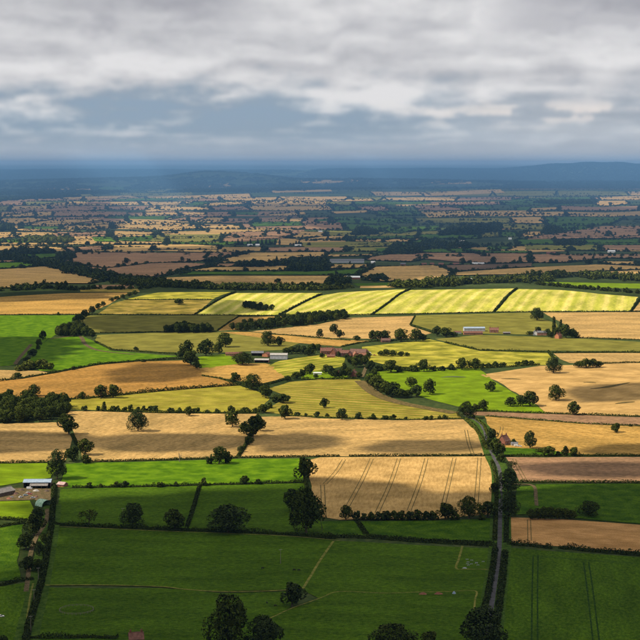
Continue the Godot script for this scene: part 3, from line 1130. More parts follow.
# [name, label, surface, direction of the rows, outline as x, z, x, z ...]
var FIELDS := [
	["","tan stubble","far_tan",0,[-3457,-20701,-3242,-20640,-3060,-20744,-2882,-19304,-3079,-19381,-3242,-19204]],
	["","green","far_green",0,[-3069,-20859,-2921,-20800,-2782,-20753,-2518,-19207,-2622,-19079,-2829,-19626]],
	["","green","far_green",0,[-2793,-20887,-2506,-20817,-2233,-20798,-2088,-19492,-2308,-19221,-2566,-19229]],
	["","dull olive green","far_olive",0,[-2217,-20717,-1918,-20854,-1587,-20548,-1435,-19229,-1707,-19112,-2027,-19414]],
	["","green","far_green",0,[-1582,-20573,-1301,-20577,-1040,-20826,-968,-19268,-1217,-19140,-1480,-19168]],
	["","tan stubble","far_tan",0,[-1045,-21086,-826,-20744,-637,-20929,-622,-19541,-789,-19133,-996,-19534]],
	["","tan stubble","far_tan",0,[-631,-20968,-413,-21045,-202,-21089,-181,-19313,-374,-19228,-578,-19358]],
	["","green","far_green",0,[-195,-21187,118,-20838,419,-20744,430,-19212,152,-19424,-136,-19393]],
	["","dull olive green","far_olive",0,[771,-20961,1087,-20626,1403,-20538,1268,-19234,977,-19399,659,-19168]],
	["","green","far_green",0,[2317,-21068,2700,-20657,3180,-21051,2964,-19302,2543,-19096,2194,-19511]],
	["","dull olive green","far_olive",0,[-3339,-18708,-3112,-19050,-2759,-18568,-2556,-17368,-2814,-17385,-3095,-17486]],
	["","dull olive green","far_olive",0,[-1995,-18714,-1576,-18543,-1189,-18644,-1043,-17250,-1418,-17361,-1780,-17232]],
	["","green","far_green",0,[1105,-18644,1314,-18872,1474,-18516,1450,-17447,1254,-17149,1105,-17605]],
	["","dull olive green","far_olive",0,[1474,-18428,1815,-18888,2074,-18538,1987,-17442,1696,-17269,1438,-17527]],
	["","dull olive green","far_olive",0,[-2709,-17012,-2471,-16689,-2267,-16521,-2074,-15463,-2217,-15289,-2451,-15695]],
	["","dull olive green","far_olive",0,[-2027,-16986,-1623,-16616,-1301,-17022,-1177,-15595,-1492,-15421,-1830,-15454]],
	["","tan stubble","far_tan",0,[495,-16707,767,-16641,1028,-16523,1022,-15649,758,-15398,506,-15471]],
	["","dull olive green","far_olive",0,[1057,-16892,1371,-16556,1695,-16495,1624,-15411,1320,-15447,1012,-15530]],
	["","dull olive green","far_olive",0,[1723,-16713,2053,-16760,2380,-16818,2166,-15477,1854,-15333,1557,-15333]],
	["","dull olive green","far_olive",0,[2389,-16844,2758,-16966,3043,-16637,2865,-15548,2502,-15264,2205,-15395]],
	["","tan stubble","far_tan",0,[3063,-16716,3352,-16828,3587,-16707,3370,-15486,3145,-15565,2907,-15618]],
	["","tan stubble","far_tan",0,[-3288,-15180,-3117,-14970,-2956,-14770,-2741,-13796,-2859,-13829,-2993,-13911]],
	["","golden","far_gold",0,[-2969,-14864,-2762,-14868,-2552,-14829,-2335,-13819,-2477,-13560,-2752,-13993]],
	["","dull pinkish brown","far_pink",0,[-2571,-14970,-2359,-15087,-2139,-15139,-1947,-13624,-2160,-13676,-2380,-13728]],
	["","dull pinkish brown","far_pink",0,[-2124,-15070,-1822,-14871,-1568,-15011,-1418,-13645,-1685,-13818,-1936,-13787]],
	["","dull pinkish brown","far_pink",0,[-1304,-15122,-1087,-14803,-911,-14944,-824,-13773,-980,-13552,-1177,-13830]],
	["","tan stubble","far_tan",0,[-918,-15154,-628,-14794,-371,-15012,-299,-13915,-531,-13546,-790,-13789]],
	["","tan stubble","far_tan",0,[-371,-15222,-52,-15165,261,-15235,203,-13710,-78,-13636,-364,-13634]],
	["","dull olive green","far_olive",0,[265,-15185,409,-14756,569,-15105,558,-13829,417,-13699,276,-13695]],
	["","golden","far_gold",0,[562,-14783,904,-14953,1238,-15000,1102,-13640,807,-13743,505,-13921]],
	["","dull pinkish brown","far_pink",0,[1220,-14720,1547,-15007,1843,-14992,1670,-13823,1399,-13847,1109,-13727]],
	["","dull olive green","far_olive",0,[1867,-15146,2157,-15063,2474,-15206,2267,-13712,1986,-13626,1715,-13626]],
	["","dull pinkish brown","far_pink",0,[2422,-14850,2716,-14808,3075,-15118,2809,-13927,2513,-13830,2260,-14005]],
	["","dull pinkish brown","far_pink",0,[-2799,-13305,-2606,-13471,-2341,-13230,-2147,-12119,-2331,-12031,-2581,-12254]],
	["","dull olive green","far_olive",0,[-2341,-13259,-2159,-13199,-1972,-13069,-1859,-12332,-1977,-12097,-2138,-12117]],
	["","tan stubble","far_tan",0,[-2013,-13376,-1707,-13177,-1443,-13251,-1308,-12184,-1538,-12010,-1815,-12183]],
	["","tan stubble","far_tan",0,[-1463,-13481,-1248,-13110,-1085,-13198,-963,-12187,-1106,-12007,-1285,-12191]],
	["","green","far_green",0,[-1070,-13083,-816,-13185,-573,-13533,-547,-12266,-776,-12092,-1037,-12321]],
	["","tan stubble","far_tan",0,[-564,-13451,-258,-13500,46,-13513,44,-12081,-228,-12073,-517,-12399]],
	["","dull olive green","far_olive",0,[49,-13183,153,-13058,253,-13077,253,-12280,156,-12080,61,-12407]],
	["","green","far_green",0,[259,-13120,563,-13136,869,-13244,799,-12350,512,-12222,227,-12093]],
	["","dull pinkish brown","far_pink",0,[862,-13070,1146,-13203,1424,-13275,1360,-12350,1090,-12163,846,-12289]],
	["","green","far_green",0,[1439,-13372,1723,-13337,2015,-13391,1832,-12105,1582,-12157,1321,-12177]],
	["","dull olive green","far_olive",0,[-2470,-11780,-2286,-11610,-2209,-11973,-1991,-10672,-2127,-10691,-2293,-10830]],
	["","golden","far_gold",0,[-2183,-11852,-2061,-11886,-1938,-11891,-1766,-10751,-1873,-10723,-1994,-10752]],
	["","dull pinkish brown","far_pink",0,[-1949,-11985,-1726,-11883,-1533,-11959,-1375,-10889,-1522,-10618,-1758,-10937]],
	["","dull pinkish brown","far_pink",0,[-1493,-11682,-1329,-11820,-1162,-11942,-1063,-10886,-1213,-10762,-1403,-10950]],
	["","tan stubble","far_tan",0,[-1147,-11825,-948,-11617,-769,-11563,-707,-10854,-864,-10774,-1026,-10730]],
	["","dull pinkish brown","far_pink",0,[-768,-11615,-655,-11904,-514,-11616,-444,-10788,-561,-10799,-679,-10761]],
	["","tan stubble","far_tan",0,[-523,-11926,-223,-11808,67,-11853,89,-10841,-174,-10626,-445,-10775]],
	["","green","far_green",0,[72,-11931,159,-11703,248,-11973,247,-10781,170,-10815,89,-10829]],
	["","dull pinkish brown","far_pink",0,[244,-11562,354,-11799,457,-11823,450,-10778,353,-10651,265,-10947]],
	["","dull pinkish brown","far_pink",0,[663,-11998,822,-11829,991,-11882,938,-10821,774,-10636,625,-10675]],
	["","green","far_green",0,[1351,-11550,1534,-11768,1665,-11612,1545,-10792,1406,-10805,1253,-10731]],
	["","dull pinkish brown","far_pink",0,[1713,-11914,1942,-11578,2276,-11891,2022,-10662,1759,-10598,1548,-10901]],
	["","tan stubble","far_tan",0,[2281,-11897,2428,-11836,2612,-11977,2341,-10752,2196,-10725,2092,-10933]],
	["","dull pinkish brown","far_pink",0,[-2241,-10310,-1999,-10297,-1804,-10526,-1599,-9425,-1805,-9376,-2068,-9592]],
	["","dull pinkish brown","far_pink",0,[-1790,-10468,-1508,-10534,-1200,-10371,-1103,-9431,-1369,-9481,-1651,-9590]],
	["","dull pinkish brown","far_pink",0,[-1177,-10206,-1035,-10307,-900,-10485,-790,-9580,-923,-9517,-1066,-9522]],
	["","dull pinkish brown","far_pink",0,[-898,-10498,-706,-10269,-543,-10379,-481,-9492,-630,-9385,-796,-9493]],
	["","dull pinkish brown","far_pink",0,[-532,-10243,-341,-10480,-142,-10452,-122,-9421,-303,-9469,-489,-9533]],
	["","green","far_green",0,[396,-10267,478,-10255,562,-10365,546,-9545,471,-9506,400,-9638]],
	["","tan stubble","far_tan",0,[947,-10223,1229,-10275,1523,-10418,1430,-9609,1159,-9483,909,-9539]],
	["","tan stubble","far_tan",0,[1516,-10348,1753,-10239,2065,-10566,1883,-9595,1619,-9410,1398,-9486]],
	["","dull olive green","far_olive",0,[2054,-10492,2189,-10588,2254,-10368,2086,-9487,1979,-9458,1897,-9571]],
	["","tan stubble","far_tan",0,[-1935,-9166,-1744,-9065,-1620,-9305,-1432,-8387,-1580,-8352,-1778,-8555]],
	["","dull pinkish brown","far_pink",0,[-1592,-9167,-1352,-9331,-1080,-9286,-961,-8484,-1186,-8364,-1432,-8392]],
	["","tan stubble","far_tan",0,[-1082,-9332,-885,-9097,-720,-9118,-663,-8482,-816,-8451,-982,-8517]],
	["","golden","far_gold",0,[-718,-9143,-626,-9270,-525,-9244,-486,-8508,-572,-8440,-677,-8578]],
	["","dull pinkish brown","far_pink",0,[-515,-9123,-425,-9061,-344,-9105,-339,-8446,-413,-8378,-495,-8410]],
	["","dull pinkish brown","far_pink",0,[-344,-9202,-261,-9319,-175,-9260,-154,-8543,-225,-8322,-307,-8410]],
	["","dull pinkish brown","far_pink",0,[-173,-9347,-57,-9252,54,-9263,45,-8409,-56,-8320,-160,-8358]],
	["","green","far_green",0,[58,-9298,283,-9076,513,-9175,492,-8447,283,-8426,72,-8388]],
	["","dull olive green","far_olive",0,[513,-9119,780,-9173,1036,-9130,975,-8411,736,-8414,495,-8440]],
	["","tan stubble","far_tan",0,[1054,-9258,1195,-9341,1301,-9179,1188,-8440,1057,-8318,947,-8383]],
	["","golden","far_gold",0,[1788,-9073,1893,-9091,2000,-9128,1871,-8428,1781,-8438,1695,-8479]],
	["","tan stubble","far_tan",0,[-1727,-8170,-1606,-8231,-1489,-8309,-1362,-7562,-1484,-7568,-1586,-7469]],
	["","green","far_green",0,[-1480,-8276,-1365,-8177,-1249,-8046,-1158,-7492,-1241,-7465,-1361,-7639]],
	["","tan stubble","far_tan",0,[-1259,-8128,-1120,-8052,-1015,-8205,-949,-7619,-1056,-7545,-1163,-7465]],
	["","tan stubble","far_tan",0,[-991,-8032,-802,-8141,-600,-8107,-555,-7594,-738,-7561,-929,-7585]],
	["","tan stubble","far_tan",0,[-602,-8177,-500,-8236,-389,-8058,-340,-7521,-431,-7485,-538,-7638]],
	["","dull pinkish brown","far_pink",0,[-396,-8262,-141,-8277,111,-8308,113,-7481,-116,-7540,-345,-7484]],
	["","green","far_green",0,[113,-8225,233,-8084,353,-8075,351,-7526,236,-7429,125,-7527]],
	["","dull olive green","far_olive",0,[697,-8231,908,-8229,1107,-8157,1054,-7594,853,-7512,661,-7529]],
	["","green","far_green",0,[1118,-8220,1237,-8260,1350,-8282,1219,-7501,1110,-7441,1028,-7586]],
	["","green","far_green",0,[1652,-8226,1746,-8051,1918,-8249,1797,-7613,1662,-7543,1558,-7626]],
	["","dull pinkish brown","far_pink",0,[-1316,-7188,-1117,-7231,-907,-7188,-858,-6830,-1033,-6712,-1232,-6751]],
	["","tan stubble","far_tan",0,[-921,-7315,-820,-7362,-703,-7222,-681,-6838,-765,-6727,-860,-6712]],
	["","tan stubble","far_tan",0,[-705,-7266,-476,-7373,-234,-7230,-195,-6729,-415,-6780,-629,-6720]],
	["","tan stubble","far_tan",0,[-233,-7256,-100,-7290,31,-7222,17,-6808,-104,-6675,-232,-6844]],
	["","dull olive green","far_olive",0,[35,-7408,231,-7243,429,-7297,408,-6786,225,-6776,41,-6796]],
	["","dull olive green","far_olive",0,[438,-7409,646,-7368,835,-7199,782,-6765,586,-6710,395,-6726]],
	["","tan stubble","far_tan",0,[846,-7272,1054,-7297,1252,-7266,1189,-6775,998,-6757,809,-6768]],
	["","tan stubble","far_tan",0,[1243,-7198,1327,-7292,1401,-7330,1293,-6825,1205,-6681,1164,-6811]],
	["","green","far_green",0,[1418,-7409,1651,-7345,1901,-7374,1748,-6778,1529,-6802,1313,-6861]],
	["","green","far_green",0,[-1367,-6470,-1221,-6521,-1080,-6603,-975,-6047,-1124,-6077,-1292,-6183]],
	["","tan stubble","far_tan",0,[-1065,-6526,-840,-6590,-597,-6487,-557,-6134,-773,-6124,-981,-6057]],
	["","green","far_green",0,[-603,-6577,-387,-6647,-165,-6548,-167,-6135,-366,-6056,-575,-6133]],
	["","tan stubble","far_tan",0,[-165,-6624,-29,-6489,104,-6654,86,-6046,-36,-6008,-161,-6090]],
	["","green","far_green",0,[105,-6564,257,-6498,412,-6585,388,-6064,250,-6110,106,-6067]],
	["","green","far_green",0,[754,-6472,849,-6617,920,-6588,863,-6107,796,-6123,718,-6067]],
	["","green","far_green",0,[909,-6495,1126,-6503,1367,-6635,1266,-6079,1055,-6013,872,-6131]],
	["","tan stubble","far_tan",0,[-1263,-5926,-1076,-5980,-863,-5867,-817,-5648,-988,-5572,-1193,-5665]],
	["","tan stubble","far_tan",0,[-866,-5901,-723,-5876,-587,-5903,-552,-5656,-674,-5564,-814,-5613]],
	["","tan stubble","far_tan",0,[-592,-5970,-385,-5872,-192,-5920,-194,-5644,-375,-5556,-572,-5657]],
	["","dull pinkish brown","far_pink",0,[-188,-5864,-44,-5912,97,-5863,85,-5588,-50,-5610,-188,-5621]],
	["","dull olive green","far_olive",0,[100,-5875,278,-5982,454,-6003,440,-5646,272,-5574,108,-5601]],
	["","tan stubble","far_tan",0,[449,-5904,536,-5896,621,-5887,601,-5590,521,-5607,436,-5590]],
	["","tan stubble","far_tan",0,[626,-5919,764,-5976,883,-5900,829,-5611,700,-5554,583,-5612]],
	["","tan stubble","far_tan",0,[881,-5873,1105,-5980,1313,-5994,1233,-5608,1042,-5615,856,-5676]],
	["","tan stubble","far_tan",0,[-1942,-10150,-1655,-10366,-1516,-9458,-1792,-9367]],
	["","dull pinkish brown","far_pink",0,[-2029,-10950,-1517,-11333,-1437,-10592,-1921,-10366]],
	["","tan stubble","far_tan",0,[-2053,-12185,-1952,-13175,-1777,-12185,-1965,-11743]],
	["","dull pinkish brown","far_pink",0,[-1842,-13175,-1676,-13356,-1568,-12498,-1733,-12498]],
	["","tan stubble","far_tan",0,[-1726,-9019,-1572,-9190,-1419,-8854,-1481,-8114,-1635,-8543]],
	["","tan stubble","far_tan",0,[-1447,-8114,-1404,-8759,-1208,-9019,-1137,-8759,-1200,-8395,-1198,-7981,-1308,-7890]],
	["","tan stubble","far_tan",0,[-1145,-8252,-1083,-8543,-1027,-8252,-979,-7789,-1049,-7727]],
	["","golden","far_gold",0,[-1383,-7605,-1102,-7546,-1077,-7374,-1341,-7374]],
	["","golden","far_gold",0,[-1463,-7188,-1217,-7264,-1110,-7104,-1144,-6853,-1270,-6628,-1349,-6628]],
	["","dull pinkish brown","far_pink",0,[-1076,-7052,-940,-7374,-880,-7001,-1034,-6853]],
	["","golden","far_gold",0,[-1048,-6814,-918,-6757,-888,-6451,-944,-6434]],
	["","bright lime green","lush",0,[-914,-6664,-847,-6805,-759,-6276,-847,-6317]],
	["","bright lime green","lush",0,[-1217,-6451,-973,-6350,-956,-6236,-1176,-6236]],
	["","golden","far_gold",0,[-1273,-6252,-949,-6212,-932,-6034,-1229,-6034]],
	["","tan stubble","far_tan",0,[-1226,-6019,-993,-6049,-1063,-5761,-1165,-5720]],
	["","dull pinkish brown","far_pink",0,[-911,-5894,-755,-6004,-713,-5720,-837,-5588]],
	["","green","far_green",0,[-984,-5419,-857,-5462,-827,-5248,-872,-5197]],
	["","bright lime green","lush",0,[-821,-5225,-801,-5283,-776,-5095,-794,-5095]],
	["","dull pinkish brown","far_pink",0,[-1027,-5037,-927,-5090,-913,-5013,-1011,-4962]],
	["","green","far_green",0,[-834,-6574,-678,-6951,-643,-6317,-745,-6350]],
	["","dull olive green","far_olive",0,[-678,-6951,-411,-7012,-366,-6236,-643,-6317]],
	["","tan stubble","far_tan",0,[-777,-6034,-471,-6102,-357,-5967,-343,-5720,-559,-5720,-732,-5686]],
	["","tan stubble","far_tan",0,[-913,-7374,-638,-7104,-716,-6951,-849,-6853]],
	["","golden","far_gold",0,[-1124,-8543,-897,-8619,-558,-8114,-547,-7678,-653,-7374,-915,-7727,-1025,-7789]],
	["","green","far_green",0,[-1188,-9551,-829,-9495,-821,-8854,-1170,-9103]],
	["","golden","far_gold",0,[-1068,-10150,-692,-10150,-664,-9743,-1025,-9743]],
	["","tan stubble","far_tan",0,[-1145,-10950,-1172,-11743,-1016,-11887,-924,-10592,-1069,-10278]],
	["","tan stubble","far_tan",0,[-1332,-12964,-1008,-13393,-978,-12694,-1201,-11887]],
	["","tan stubble","far_tan",0,[-852,-12185,-819,-13175,-672,-12498,-739,-11887]],
	["","dull pinkish brown","far_pink",0,[-805,-8854,-707,-9458,-623,-9295,-639,-8543]],
	["","dull pinkish brown","far_pink",0,[-366,-5556,-253,-5556,-307,-5115,-356,-5170]],
	["","tan stubble","far_tan",0,[-307,-5115,-232,-5524,27,-5556,16,-5283,-82,-5248,-87,-5006,-226,-4956,-298,-4967]],
	["","dull pinkish brown","far_pink",0,[-330,-4908,-244,-4906,-240,-4761,-319,-4743]],
	["","dull pinkish brown","far_pink",0,[-384,-6317,-379,-7188,-63,-7488,-100,-6951,-142,-6601,-287,-6317]],
	["","dull olive green","far_olive",0,[-453,-7001,-379,-6951,-397,-6317,-424,-6317]],
	["","golden","far_gold",0,[-510,-7605,-268,-7678,-63,-7535,-252,-7264,-482,-7188]],
	["","golden","far_gold",0,[-346,-9646,-99,-10366,-82,-9821,-160,-9551]],
	["","tan stubble","far_tan",0,[-847,-12661,-558,-13542,-515,-12498,-796,-11887]],
	["","golden","far_gold",0,[-473,-12185,-227,-12246,-217,-11715,-309,-11494]],
	["","tan stubble","far_tan",0,[-275,-8854,-77,-9190,-88,-8619]],
	["","green","far_green",0,[-559,-10278,-381,-10278,-358,-9646,-534,-9821]],
	["","tan stubble","far_tan",0,[-85,-6451,0,-6757,111,-6853,93,-6503,-77,-6417]],
	["","tan stubble","far_tan",0,[113,-6521,355,-6521,415,-6601,330,-6260,117,-6317]],
	["","dull olive green","far_olive",0,[-75,-6236,144,-6333,298,-6220,249,-5930,70,-5858,-71,-5901]],
	["","green","far_green",0,[224,-7789,510,-7890,484,-7488,344,-7104,275,-7188,224,-7488]],
	["","green","far_green",0,[189,-8759,335,-8759,306,-8252,188,-8252]],
	["","green","far_green",0,[-26,-8854,118,-9367,200,-9295,-25,-8483]],
	["","green","far_green",0,[140,-6757,499,-6951,479,-6664,141,-6530]],
	["","golden","far_gold",0,[-49,-5401,172,-5419,176,-5341,-47,-5248]],
	["","dull pinkish brown","far_pink",0,[140,-5197,217,-5401,341,-5419,325,-5169,273,-5005,143,-5086]],
	["","tan stubble","far_tan",0,[31,-4851,151,-4851,141,-4712,22,-4669]],
	["","tan stubble","far_tan",0,[-361,-4589,-311,-4716,-95,-4805,-88,-4713,-96,-4572,-301,-4556]],
	["","green","far_green",0,[-370,-4409,-352,-4520,0,-4546,147,-4699,101,-4433,0,-4419]],
	["","tan stubble","far_tan",0,[-407.2,-4295.5,-276,-4388,0,-4404,79,-4395,24.8,-4129.1,-108.9,-4032.5,-252.9,-4012.8,-353.5,-4149]],
	["","tan stubble","far_tan",0,[106,-4433,151,-4738,334,-4822,365,-4545,351,-4404,289.2,-4227.7,167.8,-4172.9,119.2,-4225.5]],
	["","green","far_green",0,[81.5,-4115.8,276.3,-4186.4,270.1,-4091.3,91.3,-4003.3]],
	["","golden","far_gold",0,[96.1,-4003.5,256.3,-4066.5,249.3,-3954.9,93.7,-3901.7]],
	["","dark ploughed","far_soil",0,[340,-4803,626,-4926,603,-4747,456,-4605,365,-4545]],
	["","tan stubble","far_tan",0,[357,-4506,455,-4601,594,-4715,813,-4861,943,-4767,915,-4624,726,-4536,560,-4444,346,-4401]],
	["","tan stubble","far_tan",0,[668,-4454,916,-4628,863,-4357,734,-4367]],
	["","dull pinkish brown","far_pink",0,[303,-5499,687,-5462,624,-4957,528,-4924,426,-4964,288,-5225]],
	["","dull pinkish brown","far_pink",0,[680,-5401,1071,-5419,1022,-5170,894,-5197,725,-4959,624,-4957]],
	["","golden","far_gold",0,[838,-5011,952,-5012,922,-4853,845,-4862]],
	["","dull pinkish brown","far_pink",0,[822,-6664,1125,-7374,1331,-7890,1576,-7981,1317,-6664,988,-6574,800,-6486]],
	["","dull olive green","far_olive",0,[744,-6034,1008,-6034,945,-5653,706,-5720]],
	["","dull pinkish brown","far_pink",0,[1015,-6034,1192,-6034,1120,-5666,954,-5666]],
	["","green","far_green",0,[1255,-9367,1682,-9190,1403,-8114,1072,-7890]],
	["","golden","far_gold",0,[2043,-12498,2257,-13542,2476,-13542,2315,-12498,1979,-11743]],
	["","tan stubble","far_tan",0,[1403,-11177,1663,-11548,1577,-10950,1301,-10366]],
	["","golden","far_gold",0,[620,-10366,994,-10592,1330,-10592,1274,-10150,952,-9646,604,-9190]],
	["","green","far_green",0,[884,-11603,1207,-11743,1100,-10828,1009,-10756]],
	["","green","far_green",0,[399,-6951,671,-7012,632,-6601,378,-6574]],
	["","green","far_green",0,[774,-7188,900,-7264,812,-6853,728,-6757]],
	["","green","far_green",0,[472,-7890,578,-7981,516,-7374,435,-7264]],
	["","green","far_green",0,[343,-5720,506,-5788,572,-5653,706,-5614,690,-5486,331,-5524]],
	["","green","far_green",0,[583,-5974,676,-5908,648,-5720,579,-5720]],
	["","tan stubble","far_tan",0,[-1593,-15238,-680,-16255,-600,-14775,-1435,-14132]],
	["","tan stubble","far_tan",0,[-2323,-14957,-1785,-15730,-1589,-14775,-2155,-14091]],
	["","green","far_green",0,[-1773,-14132,-1412,-14775,-1016,-14173,-1596,-13356]],
	["","tan stubble","far_tan",0,[-528,-17671,110,-18476,121,-16817,-472,-16476]],
	["","golden","far_gold",0,[546,-12185,901,-12563,861,-12004,546,-11715]],
	["","tan stubble","far_tan",0,[971,-16255,1872,-17419,1796,-16255,956,-15238]],
	["","dull pinkish brown","far_pink",0,[2105,-19054,3983,-20848,3532,-18200,1976,-17419]],
	["","golden","far_gold",0,[2491,-15003,2995,-15431,2704,-13929,2330,-13929]],
	["","tan stubble","far_tan",0,[83,-13929,445,-14340,437,-13542,95,-13247]],
	["","green","far_green",0,[1628,-14340,2420,-15003,2263,-13929,1552,-13393]],
	["","tan stubble","far_tan",0,[-277,-23234,582,-24397,566,-22588,-234,-21780]],
	["","tan stubble","far_tan",0,[1526,-23234,2142,-23918,2012,-22176,1456,-21780]],
	["","tan stubble","far_tan",0,[-1773,-21211,-1191,-22176,-1086,-20671,-1647,-19992]],
	["","green","far_green",0,[3679,-25682,5178,-27110,4660,-24397,3356,-23234]],
	["","tan stubble","far_tan",0,[-3262,-19512,-2791,-20326,-2594,-19054,-3045,-18476]],
	["","tan stubble","far_tan",0,[672,-7488,815,-7653,904,-7558,687,-7264]],
	["","green","far_green",0,[925,-6434,1239,-6469,1189,-6204,885,-6156]],
	["","green","far_green",0,[-354,-8454,-102,-8543,-76,-7981,-319,-7852]],
	["","tan stubble","far_tan",0,[62,-10366,294,-10685,294,-10235,83,-9942]],
	["","green","far_green",0,[347,-10366,623,-10638,587,-9821,331,-9551]],
	["","dull pinkish brown","far_pink",0,[-2663,-13929,-2450,-14340,-2260,-13319,-2479,-12964]],
	["","dull olive green","far_olive",0,[-61,-5114,25,-5169,24,-4932,-59,-4902]],
	["","green","far_green",0,[191,-5788,337,-5858,321,-5588,193,-5549]],
	["stubble_field","large dull brown stubble field with a lone tree beyond the river belt","stubble",0.012,[-766,-5013,-811,-5524,-329,-5493,-307,-5115,-390,-5010,-501,-4911,-602,-4671,-679,-4816]],
	["stubble_field","paler stubble field below the lone tree beyond the river belt","stubble",0.012,[-675,-4792,-602,-4671,-501,-4911,-390,-4934,-297,-4858,-368,-4716,-390,-4580,-417,-4290.5,-510,-4357,-578,-4484]],
	["grass_field","small green field at the left edge beyond the brown stubble","lush",0.012,[-1055,-4887,-875,-4963,-823,-4816,-887,-4623,-988,-4576]],
	["wheat_field","wide tan stubble field at left under the far tree belt","straw",0.407,[-983,-4553,-887,-4623,-781,-4768,-540.4,-4189.2,-554.5,-4017.2,-650,-4011.4,-701,-3828.9,-805.8,-3727.8]],
	["stubble_field","narrow pinkish stubble strip below the dark tree belt","stubble",0.012,[-536.5,-3972.3,-451.5,-4001.8,-426.2,-3837.3,-510.7,-3780.9]],
	["hay_field","thin straw strip between hedges above the sunlit wheat","mixed",0.012,[-542,-3761.9,-414.2,-3790.7,-397.1,-3673.8,-528.6,-3667.8]],
	["wheat_field","sunlit golden wheat field at left above the bright green field","wheat",-0.051,[-764.3,-3534.8,-681.8,-3547.6,-565.9,-3624.4,-417.2,-3656.8,-429.5,-3403.7,-456.2,-3229.2,-620.8,-3227.1,-699.1,-3230.1]],
	["hay_field","pale yellow cut field with a thin hedge below it","hay_plain",0.012,[-408.6,-3488.2,-352.2,-3666.5,-197,-3686.2,-226.4,-3490.4]],
	["hay_field","pinkish green half-grown field left of the striped hay fields","mixed",0.048,[-430.8,-3228.2,-425.4,-3403.7,-407.4,-3478.3,-225.6,-3478,-241.2,-3210]],
	["hay_field","left striped hay field with a dark clump of trees inside","hay",-1.447,[-184.2,-3652.5,4.4,-3660.2,-50.5,-3359.9,-80.6,-3193.2,-240.5,-3200.8,-223.5,-3381.8]],
	["hay_field","second striped hay field from the left on the slope","hay",-1.323,[-72.9,-3192.9,-40.6,-3378.7,0,-3570.6,44.2,-3679.3,207.9,-3848.2,97.7,-3188]],
	["hay_field","third striped hay field from the left on the slope","hay",-1.387,[207.3,-3793.9,451.6,-3857.7,335.6,-3246.3,104.1,-3206.9]],
	["hay_field","wide striped hay field at the right end of the slope","hay",-1.378,[457.6,-3830.1,543.2,-3769.9,608.5,-3619.1,676.4,-3541.7,610.1,-3274.1,343.5,-3246.5]],
	["wheat_field","small tan field at the right edge beside the striped hay","straw",0.012,[616,-3274.4,661.2,-3439.1,714.5,-3498.4,666,-3258.5]],
	["grass_field","bright lime field behind the lit tree belt at right","lime",0.012,[549.3,-4160.6,821.8,-4027.1,773.6,-3790,614.6,-3892.7,588.1,-4015.6]],
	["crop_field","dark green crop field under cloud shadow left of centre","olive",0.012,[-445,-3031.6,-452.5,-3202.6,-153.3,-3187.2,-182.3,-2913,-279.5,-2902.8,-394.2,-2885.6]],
	["wheat_field","small orange wheat field above the dark plantation","wheat",-1.14,[-161.5,-3159.6,-66.6,-3164.4,-104.9,-3006.9,-132.5,-2936.1,-181.7,-2904.2]],
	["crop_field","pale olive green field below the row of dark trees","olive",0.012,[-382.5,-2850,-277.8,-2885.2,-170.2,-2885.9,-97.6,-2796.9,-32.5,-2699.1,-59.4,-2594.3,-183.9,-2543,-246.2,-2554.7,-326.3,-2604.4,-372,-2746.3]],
	["wheat_field","tan stubble field right of the dark plantation","straw",-0.377,[-121.8,-2891.4,0,-3019.9,47.1,-3131.8,179.1,-3168.3,161.3,-2979.1,192.5,-2855.5,158.6,-2773.7,99.6,-2758.4,0,-2776.6,-86.2,-2863.3]],
	["wheat_field","narrow orange wheat strip behind the brick hamlet","wheat",0.815,[-173.7,-2886.2,-121.4,-2882.7,0,-2768.6,85.4,-2727.6,31.9,-2645.9,-3.2,-2668.3,-49,-2715]],
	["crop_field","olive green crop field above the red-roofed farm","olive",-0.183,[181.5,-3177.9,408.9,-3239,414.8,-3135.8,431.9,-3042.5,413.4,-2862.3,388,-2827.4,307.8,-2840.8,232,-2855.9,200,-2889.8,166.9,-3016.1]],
	["wheat_field","big pale tan stubble field at right below the striped hay","straw",-0.06,[434.3,-3239.9,666,-3258.5,564.4,-2757.2,433.6,-2781,444.8,-3006.1]],
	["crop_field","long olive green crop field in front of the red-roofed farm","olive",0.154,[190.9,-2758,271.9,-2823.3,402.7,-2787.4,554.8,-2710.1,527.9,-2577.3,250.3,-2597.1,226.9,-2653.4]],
	["hay_field","bright yellow-green grass field right of the brick hamlet","hay_plain",0.146,[66.7,-2638.6,182.2,-2751.7,203,-2697.1,249,-2583.3,354.4,-2557.4,356,-2502.9,325,-2395.7,227.8,-2360.9,156.8,-2363.8,107.5,-2376.5,68.3,-2462.3]],
	["wheat_field","tan stubble strip around the dark thicket at right","straw",0.012,[358.3,-2552,525,-2563.1,496.9,-2424.4,405.4,-2401.6,365,-2421.9,358.1,-2475.9]],
	["grass_field","bright green field at the left edge below the wheat","lush",0.012,[-695.3,-3212.6,-472.4,-3207.1,-456,-3032.3,-454.7,-2872.7,-455.7,-2752.1,-430.5,-2341,-496.4,-2286.4]],
	["grass_field","triangular deep green field with a pink dirt track","lush",0.527,[-452.2,-2681.9,-455.7,-2803.8,-407.3,-2843.3,-369.7,-2729,-321.8,-2568.6,-241.6,-2505.6,-205.9,-2494,-237.1,-2459,-314.1,-2368.6,-358.7,-2287.6,-384.2,-2275.4,-419,-2380.5]],
	["wheat_field","small straw field at the left edge beneath the thicket","straw",0.012,[-497.5,-2291.9,-384.2,-2275.4,-370.2,-2256.4,-399,-2204.2,-472.1,-2173.1]],
	["wheat_field","large sunlit orange wheat field at left on a rise","wheat_deep",-0.563,[-470.3,-2164.6,-398.2,-2199.8,-360,-2252.4,-311.7,-2349.9,-260.8,-2404,-200.5,-2428.5,-168.8,-2333.3,-107.8,-2177.3,-204.4,-2116.1,-307.3,-2051.7,-362.6,-2056.1,-446.3,-2052.8]],
